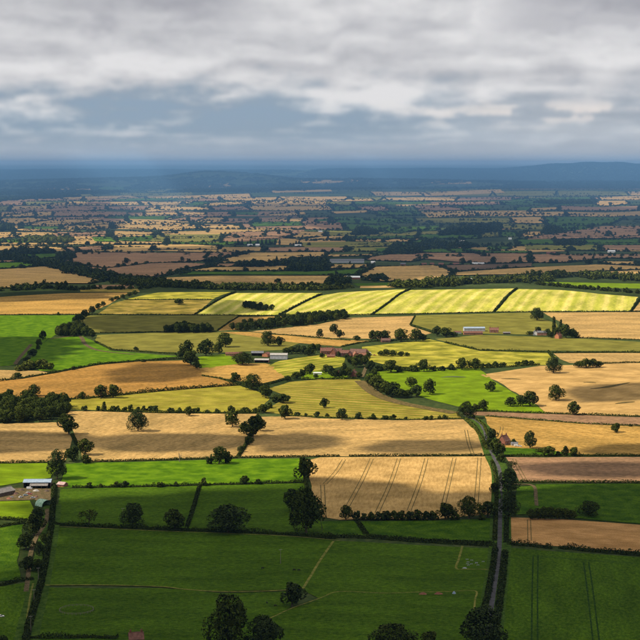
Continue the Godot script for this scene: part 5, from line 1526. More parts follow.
const HEDGES := [
	["long dark hedge across the foreground from the drive to the wheat corner",3.12,3.75,2,0.8,[-216.4,-1332.6,-177.2,-1323.9,-128,-1314.6,-71.5,-1306,-23.7,-1295.3,11.7,-1280.9]],
	["dark hedge along the near pasture from the wheat corner to the lane",2.8600000000000003,3.75,2,0.8,[0,-1288.1,40.6,-1283.2,69.7,-1272.5,107.6,-1262.1,135.2,-1254.5]],
	["second thinner hedge line above the near pasture left of the lane",2.08,2.75,2,0.8,[37.7,-1290.4,85.3,-1274,134,-1264.9]],
	["tall dark hedge beside the farm drive down to the bottom edge",4.680000000000001,5.0,2,0.8,[-216.8,-1327.2,-210.6,-1276.3,-202.1,-1209.9,-193.5,-1136.1,-189.3,-1090.8,-184.8,-1041.9,-180.3,-1001.4,-174.2,-959.9]],
	["dark hedge from the farmyard down to the drive",4.42,5.0,2,0.8,[-241.7,-1497,-231.9,-1433.2,-224.8,-1382.3,-217.9,-1334.9]],
	["low hedge along the bottom edge at left",3.12,3.75,2,0.8,[-180.8,-1004.5,-159.9,-1004.5,-141.6,-1005.8,-124.1,-1003.6]],
	["hedge between the bright yard pasture and the half-lit one",2.6,3.0,2,0.8,[-279.8,-1353.4,-263.1,-1352.1,-240.1,-1347.7]],
	["short second hedge under the bright yard pasture",2.6,3.0,2,0.8,[-263.4,-1311.8,-254.4,-1323.1,-245.2,-1334.5,-239.3,-1338.4]],
	["hedge under the half-lit pasture at the left edge",2.8600000000000003,3.25,2,0.8,[-234.6,-1130.6,-221.4,-1133.3,-210,-1147.3,-200.7,-1150.1]],
	["dark hedge along the right verge of the lane in the foreground",2.8600000000000003,5.625,2,0.8,[106.7,-1001.4,116.9,-1070.7,128,-1150.1,139.3,-1236.2]],
	["dark hedge along the left verge of the lane in the foreground",2.6,5.0,2,0.8,[96.9,-1001.4,106.8,-1065.8,115.8,-1122.3,125.7,-1191.5,133.2,-1246.3]],
	["hedge left of the lane beside the tramlined wheat",3.12,3.75,0,0.8,[135.4,-1274.1,144.5,-1353.6,154.4,-1439.2,165,-1545,170,-1630.9]],
	["hedge right of the lane beside the brown stubble",3.12,4.25,2,0.8,[143.5,-1267,149.1,-1314.5,154.3,-1361.7]],
	["dark hedge under the brown stubble at right",3.6399999999999997,4.25,2,0.8,[143.6,-1261.4,160.7,-1256.6,176.3,-1247.7]],
	["dark hedge continuing under the brown stubble to the right edge",3.9000000000000004,4.25,2,0.8,[181.9,-1249.7,203.7,-1238.3,238.7,-1224.4,254,-1218.5]],
	["short dark cross hedge between the two pastures left of centre",2.8600000000000003,3.75,2,0.8,[-109.6,-1499,-108.2,-1436,-107.3,-1367.9,-107.2,-1324.6]],
	["dark hedge under the long bright pasture",2.8600000000000003,3.25,2,0.8,[-224.3,-1490,-181.2,-1492.2,-109.5,-1502.9,-55.1,-1512,-14.8,-1519.8]],
	["hedge between the two-headed tree and the corner tree",3.12,3.75,0,0.8,[-13.9,-1527.8,-9.8,-1460.6,-5.1,-1394.1]],
	["thin ditch hedge between the two small dark pastures",2.3400000000000003,5.0,2,0.8,[30.4,-1349.1,33.1,-1325.6,36.7,-1295.5]],
	["thin straight hedge between the tan wheat and the bright pasture at left",2.3400000000000003,3.0,0,0.9,[-331.4,-1608,-249.3,-1619.2]],
	["thin straight hedge under the tan wheat with the lone oak",2.3400000000000003,3.0,0,0.9,[-231.7,-1619.4,-158.4,-1633.5,-82,-1649.4]],
	["thin dark hedge between the central wheat fields",2.08,2.75,2,0.9,[-81,-1650.5,-20.1,-1657,20.1,-1661.4]],
	["thin dark hedge above the tramlines ending at the lane",2.3400000000000003,2.75,2,0.9,[29.2,-1661.6,80.6,-1663.6,131.4,-1667.6,172.7,-1666.5]],
	["straight hedge under the golden wheat at right",2.6,3.0,0,0.9,[186.4,-1662.9,242,-1663.7,344.4,-1661.9]],
	["straight hedge above the dark pasture at right",2.6,3.0,0,0.8,[184.8,-1522.8,239.9,-1520.6,315,-1517.8]],
	["thin hedge between the golden wheat and brown strip at right",1.9500000000000002,2.5,1,1,[192.9,-1922.2,240.8,-1895.8,293.6,-1866.6,381.2,-1842.3]],
	["thin hedge under the big tan stubble at right",2.3400000000000003,2.75,0,1,[263.6,-1937.8,325.4,-1922.2,393.8,-1904.5]],
	["thin hedge under the bright meadow",2.3400000000000003,2.75,0,1,[164.5,-1957.4,212.4,-1952,263.6,-1937.8]],
	["slanting dark hedge between the two tan wheat fields left of centre",3.3800000000000003,4.25,0,0.9,[-72.2,-1926.5,-74.6,-1812.4,-77.9,-1715.1,-82.2,-1655.1]],
	["slanting hedge below the wood beside the farm wheat",2.8600000000000003,3.75,0,0.9,[-267.7,-1783.8,-258.9,-1745.1,-251.2,-1714]],
	["green hedge along the lane bend above the wheat",2.8600000000000003,4.5,3,0.9,[168.1,-1904.1,172.7,-1841.9,174.1,-1775.8,172.1,-1700.9]],
	["green hedge right of the lane bend",2.6,3.75,3,1,[176.9,-1925,184.1,-1855.2,182.5,-1788.7]],
	["bushy hedge under the large orange wheat field",4.16,5.0,0,1.1,[-312.4,-2035.9,-273.4,-2057.3,-204.1,-2112.8,-136.7,-2156.7,-106.3,-2173.8]],
	["thin hedge between the orange wheat fields",2.3400000000000003,3.0,0,1.2,[-160.5,-2255.3,-134.5,-2229.9,-105.1,-2177.5]],
	["hedge beneath the shed wheat leading to the wide tree",3.12,3.75,0,1.2,[-83.5,-2161.4,-66.1,-2190,-44.6,-2239.5]],
	["hedge above the large orange wheat field",2.8600000000000003,3.75,0,1.2,[-443.5,-2161.3,-398.2,-2199.8,-360.8,-2257.1,-312.6,-2357.2,-261.3,-2408.1,-202.3,-2449.5]],
	["bushy hedge from the wood to the central field",3.12,3.75,0,1,[-264.7,-1954.8,-188,-1944,-123.4,-1944.1,-72.9,-1946]],
	["low hedge along the foot of the central triangular field",1.8199999999999998,2.5,1,1,[-40.8,-1927.4,0,-1916.2,91.9,-1898.7,161.2,-1904.3]],
	["thin hedge above the bright meadow and stubble",2.6,3.25,0,1.2,[106.9,-2364.6,156,-2351.8,227.1,-2353.5,317.8,-2395.9]],
	["thin hedge under the long olive crop field",2.8600000000000003,3.25,0,1.4,[203,-2697.1,225.9,-2641.9,249.5,-2588.8,363.7,-2557.6,529.3,-2568.9]],
	["thin hedge at the right of the thicket stubble",2.6,3.0,0,1.3,[406.5,-2408.4,452.8,-2422.9,501,-2430.1]],
	["short hedge dropping to the tan strip at right",3.3800000000000003,3.75,0,1.3,[353.2,-2571.2,349.9,-2502.8,350.2,-2462.3]],
	["thin hedge under the pale tan stubble",2,2.6,0,1.5,[427.8,-2787.1,483.2,-2767.9,564.5,-2741.6]],
	["hedge between the olive crop and the pale tan stubble of the wheat strip",2,2.6,0,1.6,[181,-3168.3,162.3,-2997.5,192.5,-2855.5]],
	["long thin hedge under the striped hay fields",2.2,3,2,1.7,[-152.9,-3177.8,-38.2,-3178.3,103.6,-3191.7,231.9,-3214.4,342.7,-3239]],
	["thin hedge at the foot of the wide right hay field",2.2,3,2,1.7,[342.7,-3239,469.5,-3254.1,671.4,-3265.8]],
	["slanting hedge left of the first striped hay field",3,4,2,1.8,[-186,-3686.9,-220.7,-3400.4,-241.1,-3208.2]],
	["slanting hedge between the first and second hay fields",3,4,2,1.8,[4.3,-3615.1,-40.7,-3390.1,-78.7,-3193.1]],
	["slanting hedge between the second and third hay fields",3,4,2,1.8,[208.5,-3837.1,144.5,-3436,99.9,-3195.6]],
	["slanting hedge between the third and fourth hay fields",3,4,2,1.8,[455.5,-3851.8,386.5,-3477.7,338.8,-3246.4]],
	["slanting hedge at the right end of the hay slope",3,4,2,1.7,[672.5,-3498.5,612.1,-3274.2]],
	["thin hedge under the pale yellow cut field",2,2.6,2,1.8,[-407.9,-3482.3,-226,-3484.1]],
	["straight hedge under the pinkish green field",2,2.6,2,1.7,[-451.8,-3211.4,-308.2,-3204.4,-153.4,-3189]],
	["thin hedge under the left sunlit wheat",2,2.6,2,1.7,[-658.2,-3219.9,-456.2,-3215.2]],
	["thin hedge under the shaded crop field",2,2.6,2,1.5,[-393.3,-2878.6,-278.3,-2890.5,-177.6,-2893.4]],
	["slanting hedge right of the shaded crop field",2.2,3,0,1.6,[-152.9,-3177.8,-166,-3066.5,-180,-2904.1]],
	["thin hedge above the triangular green field",2.6,3.25,0,1.3,[-369.7,-2729,-324.1,-2586.5,-244,-2531.5,-202.7,-2509.9]],
	["thin dark hedge from the sheds across the orange strip",2,2.6,0,1.4,[-99.4,-2847.1,-33.8,-2810.4,16.6,-2753.8,49.4,-2734.3]],
	["hedge along the narrow wheat strip behind the hamlet",2.2,3,0,1.4,[33.4,-2638.6,65,-2697.5,85.1,-2718.4,182.6,-2758]],
	["hedge in front of the white shed",2.8600000000000003,3.75,0,1.2,[-24.3,-2234.9,13.5,-2238.6,51.4,-2243.2]],
	["far slanting hedge of the brown stubble",4,6,2,2.6,[-366.1,-4624.8,-382.6,-4492.5,-412.7,-4299]]
]
const BUILDINGS := [
	{"name":"barn","label":"open-fronted timber barn with a pale blue-grey roof","x":-255.8,"z":-1494.2,"w":24.5,"d":13,"eave":5.2,"ridge":6.9,"wall":"timber","roof":"blue_sheet","turn":0.03,"category":"barn","open":true,"bays":6,"lean":5.0},
	{"name":"barn","label":"long old grey-roofed shed cut by the left edge","x":-280.8,"z":-1454.1,"w":21.2,"d":11,"eave":3.6,"ridge":6.4,"wall":"timber","roof":"old_sheet","turn":0.95,"category":"barn"},
	{"name":"silage_clamp","label":"rounded store under a mottled pale green sheet with a dark front","x":-236.8,"z":-1409.7,"w":9.9,"d":11,"eave":3,"ridge":5.2,"wall":"tarp","roof":"tarp","turn":-0.75,"category":"silage clamp","hoop":true,"open_end":true},
	{"name":"outbuilding","label":"small shed with a rusty pink and white roof right of the barn","x":-233.8,"z":-1495.4,"w":7.3,"d":7,"eave":2.6,"ridge":4.2,"wall":"brick","roof":"pink_sheet","turn":-0.45,"category":"shed"},
	{"name":"cottage","label":"dark red roof just above the bottom edge at left","x":-112.3,"z":-997.1,"w":8.5,"d":8,"eave":3.2,"ridge":6.2,"wall":"brick","roof":"red_tile","turn":0.2,"category":"house","chimneys":2,"windows":true},
	{"name":"barn","label":"large pale-roofed barn with light grey walls at the central farm","x":-61.1,"z":-2473.1,"w":25.3,"d":15,"eave":6.4,"ridge":8.4,"wall":"pale_block","roof":"grey_sheet","turn":-0.06,"category":"barn"},
	{"name":"barn","label":"low pale shed with a dark opening in front of the farm","x":-84.8,"z":-2425.8,"w":20.5,"d":13,"eave":3.8,"ridge":5.2,"wall":"brick","roof":"grey_sheet","turn":-0.1,"category":"barn","open":true,"bays":3},
	{"name":"barn","label":"dark slate-roofed shed behind the low pale one","x":-94.7,"z":-2514.5,"w":18.2,"d":12,"eave":4.4,"ridge":6.8,"wall":"timber","roof":"slate","turn":0.0,"category":"barn","open":true,"bays":2},
	{"name":"farm_building","label":"orange brick building between the farm barns","x":-80.6,"z":-2501.5,"w":12.7,"d":9,"eave":4.2,"ridge":6.4,"wall":"orange_brick","roof":"red_tile","turn":1.2,"category":"farm building"},
	{"name":"farm_building","label":"long low brick range at the left of the central farm","x":-130,"z":-2508.5,"w":25.7,"d":7,"eave":3.8,"ridge":5.2,"wall":"orange_brick","roof":"red_tile","turn":0.05,"category":"farm building","windows":true},
	{"name":"house","label":"long brick house with tall chimneys at the left of the hamlet","x":10.7,"z":-2539.6,"w":19.9,"d":11,"eave":5.6,"ridge":10,"wall":"brick","roof":"red_tile","turn":0.1,"category":"house","chimneys":3,"windows":true},
	{"name":"house","label":"gabled brick wing with its end facing out in the hamlet","x":20.7,"z":-2526.4,"w":16.7,"d":8,"eave":5.4,"ridge":10.4,"wall":"brick","roof":"orange_tile","turn":1.4,"category":"house","chimneys":1},
	{"name":"house","label":"wide red-roofed brick house in the middle of the hamlet","x":35.5,"z":-2518.8,"w":18.2,"d":11,"eave":4.8,"ridge":8.6,"wall":"brick","roof":"red_tile","turn":0.12,"category":"house","chimneys":1,"windows":true},
	{"name":"farm_building","label":"large red-tiled hall at the right of the hamlet","x":58.6,"z":-2527.4,"w":24.4,"d":15,"eave":4.2,"ridge":9.4,"wall":"brick","roof":"brown_tile","turn":-0.22,"category":"farm building","windows":true},
	{"name":"house","label":"gable-fronted brick house with a brown roof in the hamlet","x":44.6,"z":-2500.5,"w":12.1,"d":7,"eave":5,"ridge":9,"wall":"brick","roof":"brown_tile","turn":1.45,"category":"house","chimneys":1},
	{"name":"house","label":"gable-fronted house with an orange roof at the hamlet centre","x":53.2,"z":-2495.5,"w":13.5,"d":7,"eave":4.6,"ridge":8.6,"wall":"orange_brick","roof":"orange_tile","turn":1.7,"category":"house","chimneys":1},
	{"name":"outbuilding","label":"low orange-roofed wing at the right front of the hamlet","x":63.9,"z":-2501,"w":12.1,"d":7,"eave":3.4,"ridge":6.4,"wall":"brick","roof":"orange_tile","turn":0.35,"category":"outbuilding"},
	{"name":"house","label":"small steep-roofed house at the right end of the hamlet","x":70.3,"z":-2535.7,"w":7.6,"d":7,"eave":4.4,"ridge":7.6,"wall":"brick","roof":"brown_tile","turn":1.2,"category":"house","chimneys":1},
	{"name":"outbuilding","label":"low brown-roofed range behind the left brick house","x":24.7,"z":-2562,"w":18.5,"d":7,"eave":3.4,"ridge":6.6,"wall":"brick","roof":"brown_tile","turn":-0.2,"category":"outbuilding"},
	{"name":"outbuilding","label":"pale low outbuilding in front of the hamlet","x":49.3,"z":-2479.7,"w":13.5,"d":6,"eave":2.6,"ridge":4.2,"wall":"pale_block","roof":"red_tile","turn":0.1,"category":"outbuilding"},
	{"name":"outbuilding","label":"small pinkish-roofed outbuilding before the left brick house","x":16.5,"z":-2494.1,"w":12,"d":6,"eave":2.6,"ridge":4.6,"wall":"orange_brick","roof":"red_tile","turn":0.0,"category":"outbuilding"},
	{"name":"shed","label":"white flat-roofed shed among garden trees","x":-3.6,"z":-2287.5,"w":11.6,"d":5,"eave":3.0,"ridge":3.5,"wall":"white_wall","roof":"white_sheet","turn":0.0,"category":"shed"},
	{"name":"cottage","label":"small brick cottage among trees below the hamlet","x":46.6,"z":-2270.2,"w":9.6,"d":8,"eave":4.8,"ridge":8.2,"wall":"brick","roof":"red_tile","turn":1.3,"category":"house","chimneys":2},
	{"name":"cottage","label":"brick garage-like cottage left of the brick cottage in the trees","x":26.3,"z":-2295.3,"w":5,"d":6,"eave":3,"ridge":5,"wall":"orange_brick","roof":"red_tile","turn":0.3,"category":"house"},
	{"name":"cottage","label":"pinkish-roofed cottages half hidden behind the tree row","x":107.1,"z":-2712.1,"w":14.7,"d":8,"eave":3.4,"ridge":6.4,"wall":"brick","roof":"brown_tile","turn":0.1,"category":"house","chimneys":1,"windows":true},
	{"name":"barn","label":"long shed with a pale blue-white roof at the right farm","x":267.9,"z":-2890.8,"w":36.5,"d":14,"eave":5.6,"ridge":7.4,"wall":"pale_block","roof":"blue_sheet","turn":0.05,"category":"barn"},
	{"name":"farm_building","label":"long orange brick range in front of the blue-white roof","x":260.9,"z":-2833,"w":32.4,"d":8,"eave":3.4,"ridge":5.6,"wall":"orange_brick","roof":"red_tile","turn":0.04,"category":"farm building","windows":true},
	{"name":"house","label":"red brick farmhouse with a tall roof at the right farm","x":299.9,"z":-2864.2,"w":15.5,"d":9,"eave":5,"ridge":8.8,"wall":"brick","roof":"red_tile","turn":-0.1,"category":"house","chimneys":2,"windows":true},
	{"name":"outbuilding","label":"small pale outbuilding at the left of the right farm","x":235.9,"z":-2849.2,"w":12,"d":6,"eave":2.8,"ridge":4.2,"wall":"white_wall","roof":"red_tile","turn":0.1,"category":"outbuilding"},
	{"name":"outbuilding","label":"low brown shed right of the red farmhouse","x":319.1,"z":-2841.2,"w":12,"d":7,"eave":2.6,"ridge":3.8,"wall":"timber","roof":"old_sheet","turn":0.0,"category":"outbuilding"},
	{"name":"house","label":"narrow white gabled house left of the orange brick one","x":365.8,"z":-2826.4,"w":5.8,"d":7,"eave":5,"ridge":8.4,"wall":"white_wall","roof":"slate","turn":1.5,"category":"house","chimneys":1},
	{"name":"house","label":"orange brick house with a slate-grey roof near the poplars","x":377,"z":-2826.9,"w":16.3,"d":8,"eave":4.8,"ridge":7.4,"wall":"orange_brick","roof":"slate","turn":0.0,"category":"house","chimneys":2,"windows":true},
	{"name":"house","label":"pink-walled gabled house under the poplars","x":397.9,"z":-2772.9,"w":10.7,"d":8,"eave":5.2,"ridge":9.0,"wall":"orange_brick","roof":"red_tile","turn":0.9,"category":"house","chimneys":2,"windows":true},
	{"name":"house","label":"lone red brick house with a steep tiled roof by the lane","x":193.2,"z":-1733.9,"w":9.9,"d":9,"eave":5,"ridge":10.2,"wall":"brick","roof":"red_tile","turn":0.9,"category":"house","chimneys":2,"windows":true},
	{"name":"outbuilding","label":"grey-roofed low garage beside the lone red house","x":203.5,"z":-1728.9,"w":6.7,"d":5.5,"eave":2.4,"ridge":3.6,"wall":"pale_block","roof":"slate","turn":0.0,"category":"garage"},
	{"name":"barn","label":"far barn with a long white roof and brick wall before the copse","x":85.9,"z":-4284.4,"w":33.4,"d":22,"eave":5,"ridge":8,"wall":"brick","roof":"white_sheet","turn":0.0,"category":"barn"},
	{"name":"barn","label":"long far grey hall among dark trees","x":80.5,"z":-4972.9,"w":101.4,"d":22,"eave":8,"ridge":11,"wall":"pale_block","roof":"slate","turn":0.02,"category":"barn"},
	{"name":"house","label":"far white house at the left end of the sunlit belt","x":292.1,"z":-4090.3,"w":7.4,"d":8,"eave":6.4,"ridge":9,"wall":"white_wall","roof":"white_sheet","turn":1.4,"category":"house"},
	{"name":"house","label":"far white cottage in the dark belt at left","x":-392.9,"z":-3943.1,"w":14.2,"d":8,"eave":4,"ridge":7,"wall":"white_wall","roof":"slate","turn":0.1,"category":"house"},
	{"name":"house","label":"tiny white cottage in the riverside trees at far left","x":-848.3,"z":-4982.8,"w":7.2,"d":8,"eave":4,"ridge":7,"wall":"white_wall","roof":"white_sheet","turn":0.1,"category":"house"},
	{"name":"barn","label":"far white-roofed barn beside the pointed tree","x":-78.1,"z":-5930.1,"w":22.7,"d":20,"eave":6,"ridge":9,"wall":"pale_block","roof":"white_sheet","turn":0.0,"category":"barn"},
	{"name":"barn","label":"long white far shed beside the round trees at right of centre","x":461.6,"z":-4873.1,"w":35.1,"d":14,"eave":4,"ridge":6,"wall":"white_wall","roof":"white_sheet","turn":0.0,"category":"barn"},
	{"name":"barn","label":"far white-roofed shed on the right plain","x":968.8,"z":-5549.2,"w":23.3,"d":18,"eave":5,"ridge":8,"wall":"white_wall","roof":"white_sheet","turn":0.0,"category":"barn"},
	{"name":"house","label":"leftmost far red-roofed cottage below the brown field","x":301.3,"z":-4831.7,"w":14.5,"d":10,"eave":4.5,"ridge":7.5,"wall":"brick","roof":"red_tile","turn":0.0,"category":"house"},
	{"name":"house","label":"second far red-roofed cottage below the brown field","x":325.1,"z":-4841.6,"w":11.6,"d":10,"eave":4.5,"ridge":7.5,"wall":"brick","roof":"red_tile","turn":0.0,"category":"house"},
	{"name":"house","label":"third far red-roofed cottage below the brown field","x":350.6,"z":-4832.2,"w":14.5,"d":10,"eave":4.5,"ridge":7.5,"wall":"brick","roof":"red_tile","turn":0.0,"category":"house"},
	{"name":"house","label":"far red-roofed cottage beside the round tree","x":394.9,"z":-4842.5,"w":17.4,"d":10,"eave":4.5,"ridge":7.5,"wall":"brick","roof":"red_tile","turn":0.0,"category":"house"},
	{"name":"house","label":"far reddish farm roof on the right plain","x":749.4,"z":-5461.5,"w":16.4,"d":10,"eave":4.5,"ridge":7.5,"wall":"brick","roof":"red_tile","turn":0.0,"category":"house"},
	{"name":"house","label":"smaller far reddish roof beside the farm on the right plain","x":764,"z":-5449.2,"w":13.1,"d":10,"eave":4.5,"ridge":7.5,"wall":"brick","roof":"red_tile","turn":0.0,"category":"house"},
	{"name":"house","label":"far pale house in the middle of the plain","x":534.3,"z":-6284.1,"w":18.8,"d":10,"eave":4.5,"ridge":7.5,"wall":"white_wall","roof":"white_sheet","turn":0.0,"category":"house"},
	{"name":"house","label":"far pale house at the edge of the grove","x":380.8,"z":-5886.8,"w":14.1,"d":10,"eave":4.5,"ridge":7.5,"wall":"white_wall","roof":"white_sheet","turn":0.0,"category":"house"},
	{"name":"house","label":"far white house right of the middle woods","x":741.8,"z":-6521,"w":11.7,"d":10,"eave":4.5,"ridge":7.5,"wall":"white_wall","roof":"white_sheet","turn":0.0,"category":"house"},
	{"name":"house","label":"far village house with a reddish roof","x":66.4,"z":-8542.8,"w":20.4,"d":10,"eave":4.5,"ridge":7.5,"wall":"brick","roof":"red_tile","turn":0.0,"category":"house"},
	{"name":"house","label":"lower far village house with a reddish roof","x":29.3,"z":-8168.9,"w":14.7,"d":10,"eave":4.5,"ridge":7.5,"wall":"brick","roof":"red_tile","turn":0.0,"category":"house"},
	{"name":"house","label":"right far village house with a reddish roof","x":88.9,"z":-8252.3,"w":19.7,"d":10,"eave":4.5,"ridge":7.5,"wall":"brick","roof":"red_tile","turn":0.0,"category":"house"},
	{"name":"house","label":"far grey roof right of the dark copse","x":240.4,"z":-4831.3,"w":14.5,"d":10,"eave":4.5,"ridge":7.5,"wall":"brick","roof":"slate","turn":0.0,"category":"house"},
	{"name":"house","label":"far small white wall right of the grey hall","x":156.3,"z":-4920.7,"w":11.8,"d":10,"eave":4.5,"ridge":7.5,"wall":"white_wall","roof":"white_sheet","turn":0.0,"category":"house"},
	{"name":"house","label":"far bright white roof in the green meadows","x":1.7,"z":-7220.4,"w":17.3,"d":10,"eave":4.5,"ridge":7.5,"wall":"white_wall","roof":"white_sheet","turn":0.0,"category":"house"},
	{"name":"polytunnel","label":"left far pale polytunnel row in the sunlit belt","x":352.4,"z":-4182.6,"w":11.5,"d":24,"eave":3,"ridge":8,"wall":"white_sheet","roof":"white_sheet","turn":0.05,"category":"polytunnel","hoop":true},
	{"name":"polytunnel","label":"long far pale polytunnel in the sunlit belt","x":379.8,"z":-4180.7,"w":32.6,"d":24,"eave":3,"ridge":8,"wall":"white_sheet","roof":"white_sheet","turn":0.0,"category":"polytunnel","hoop":true},
	{"name":"greenhouse","label":"left far glasshouse below the row of upright trees","x":-251.7,"z":-6003.6,"w":18,"d":24,"eave":4,"ridge":7,"wall":"white_wall","roof":"white_sheet","turn":0.0,"category":"greenhouse"},
	{"name":"greenhouse","label":"right far glasshouse below the row of upright trees","x":-224.9,"z":-6018.5,"w":14.4,"d":24,"eave":4,"ridge":7,"wall":"white_wall","roof":"white_sheet","turn":0.0,"category":"greenhouse"}
]
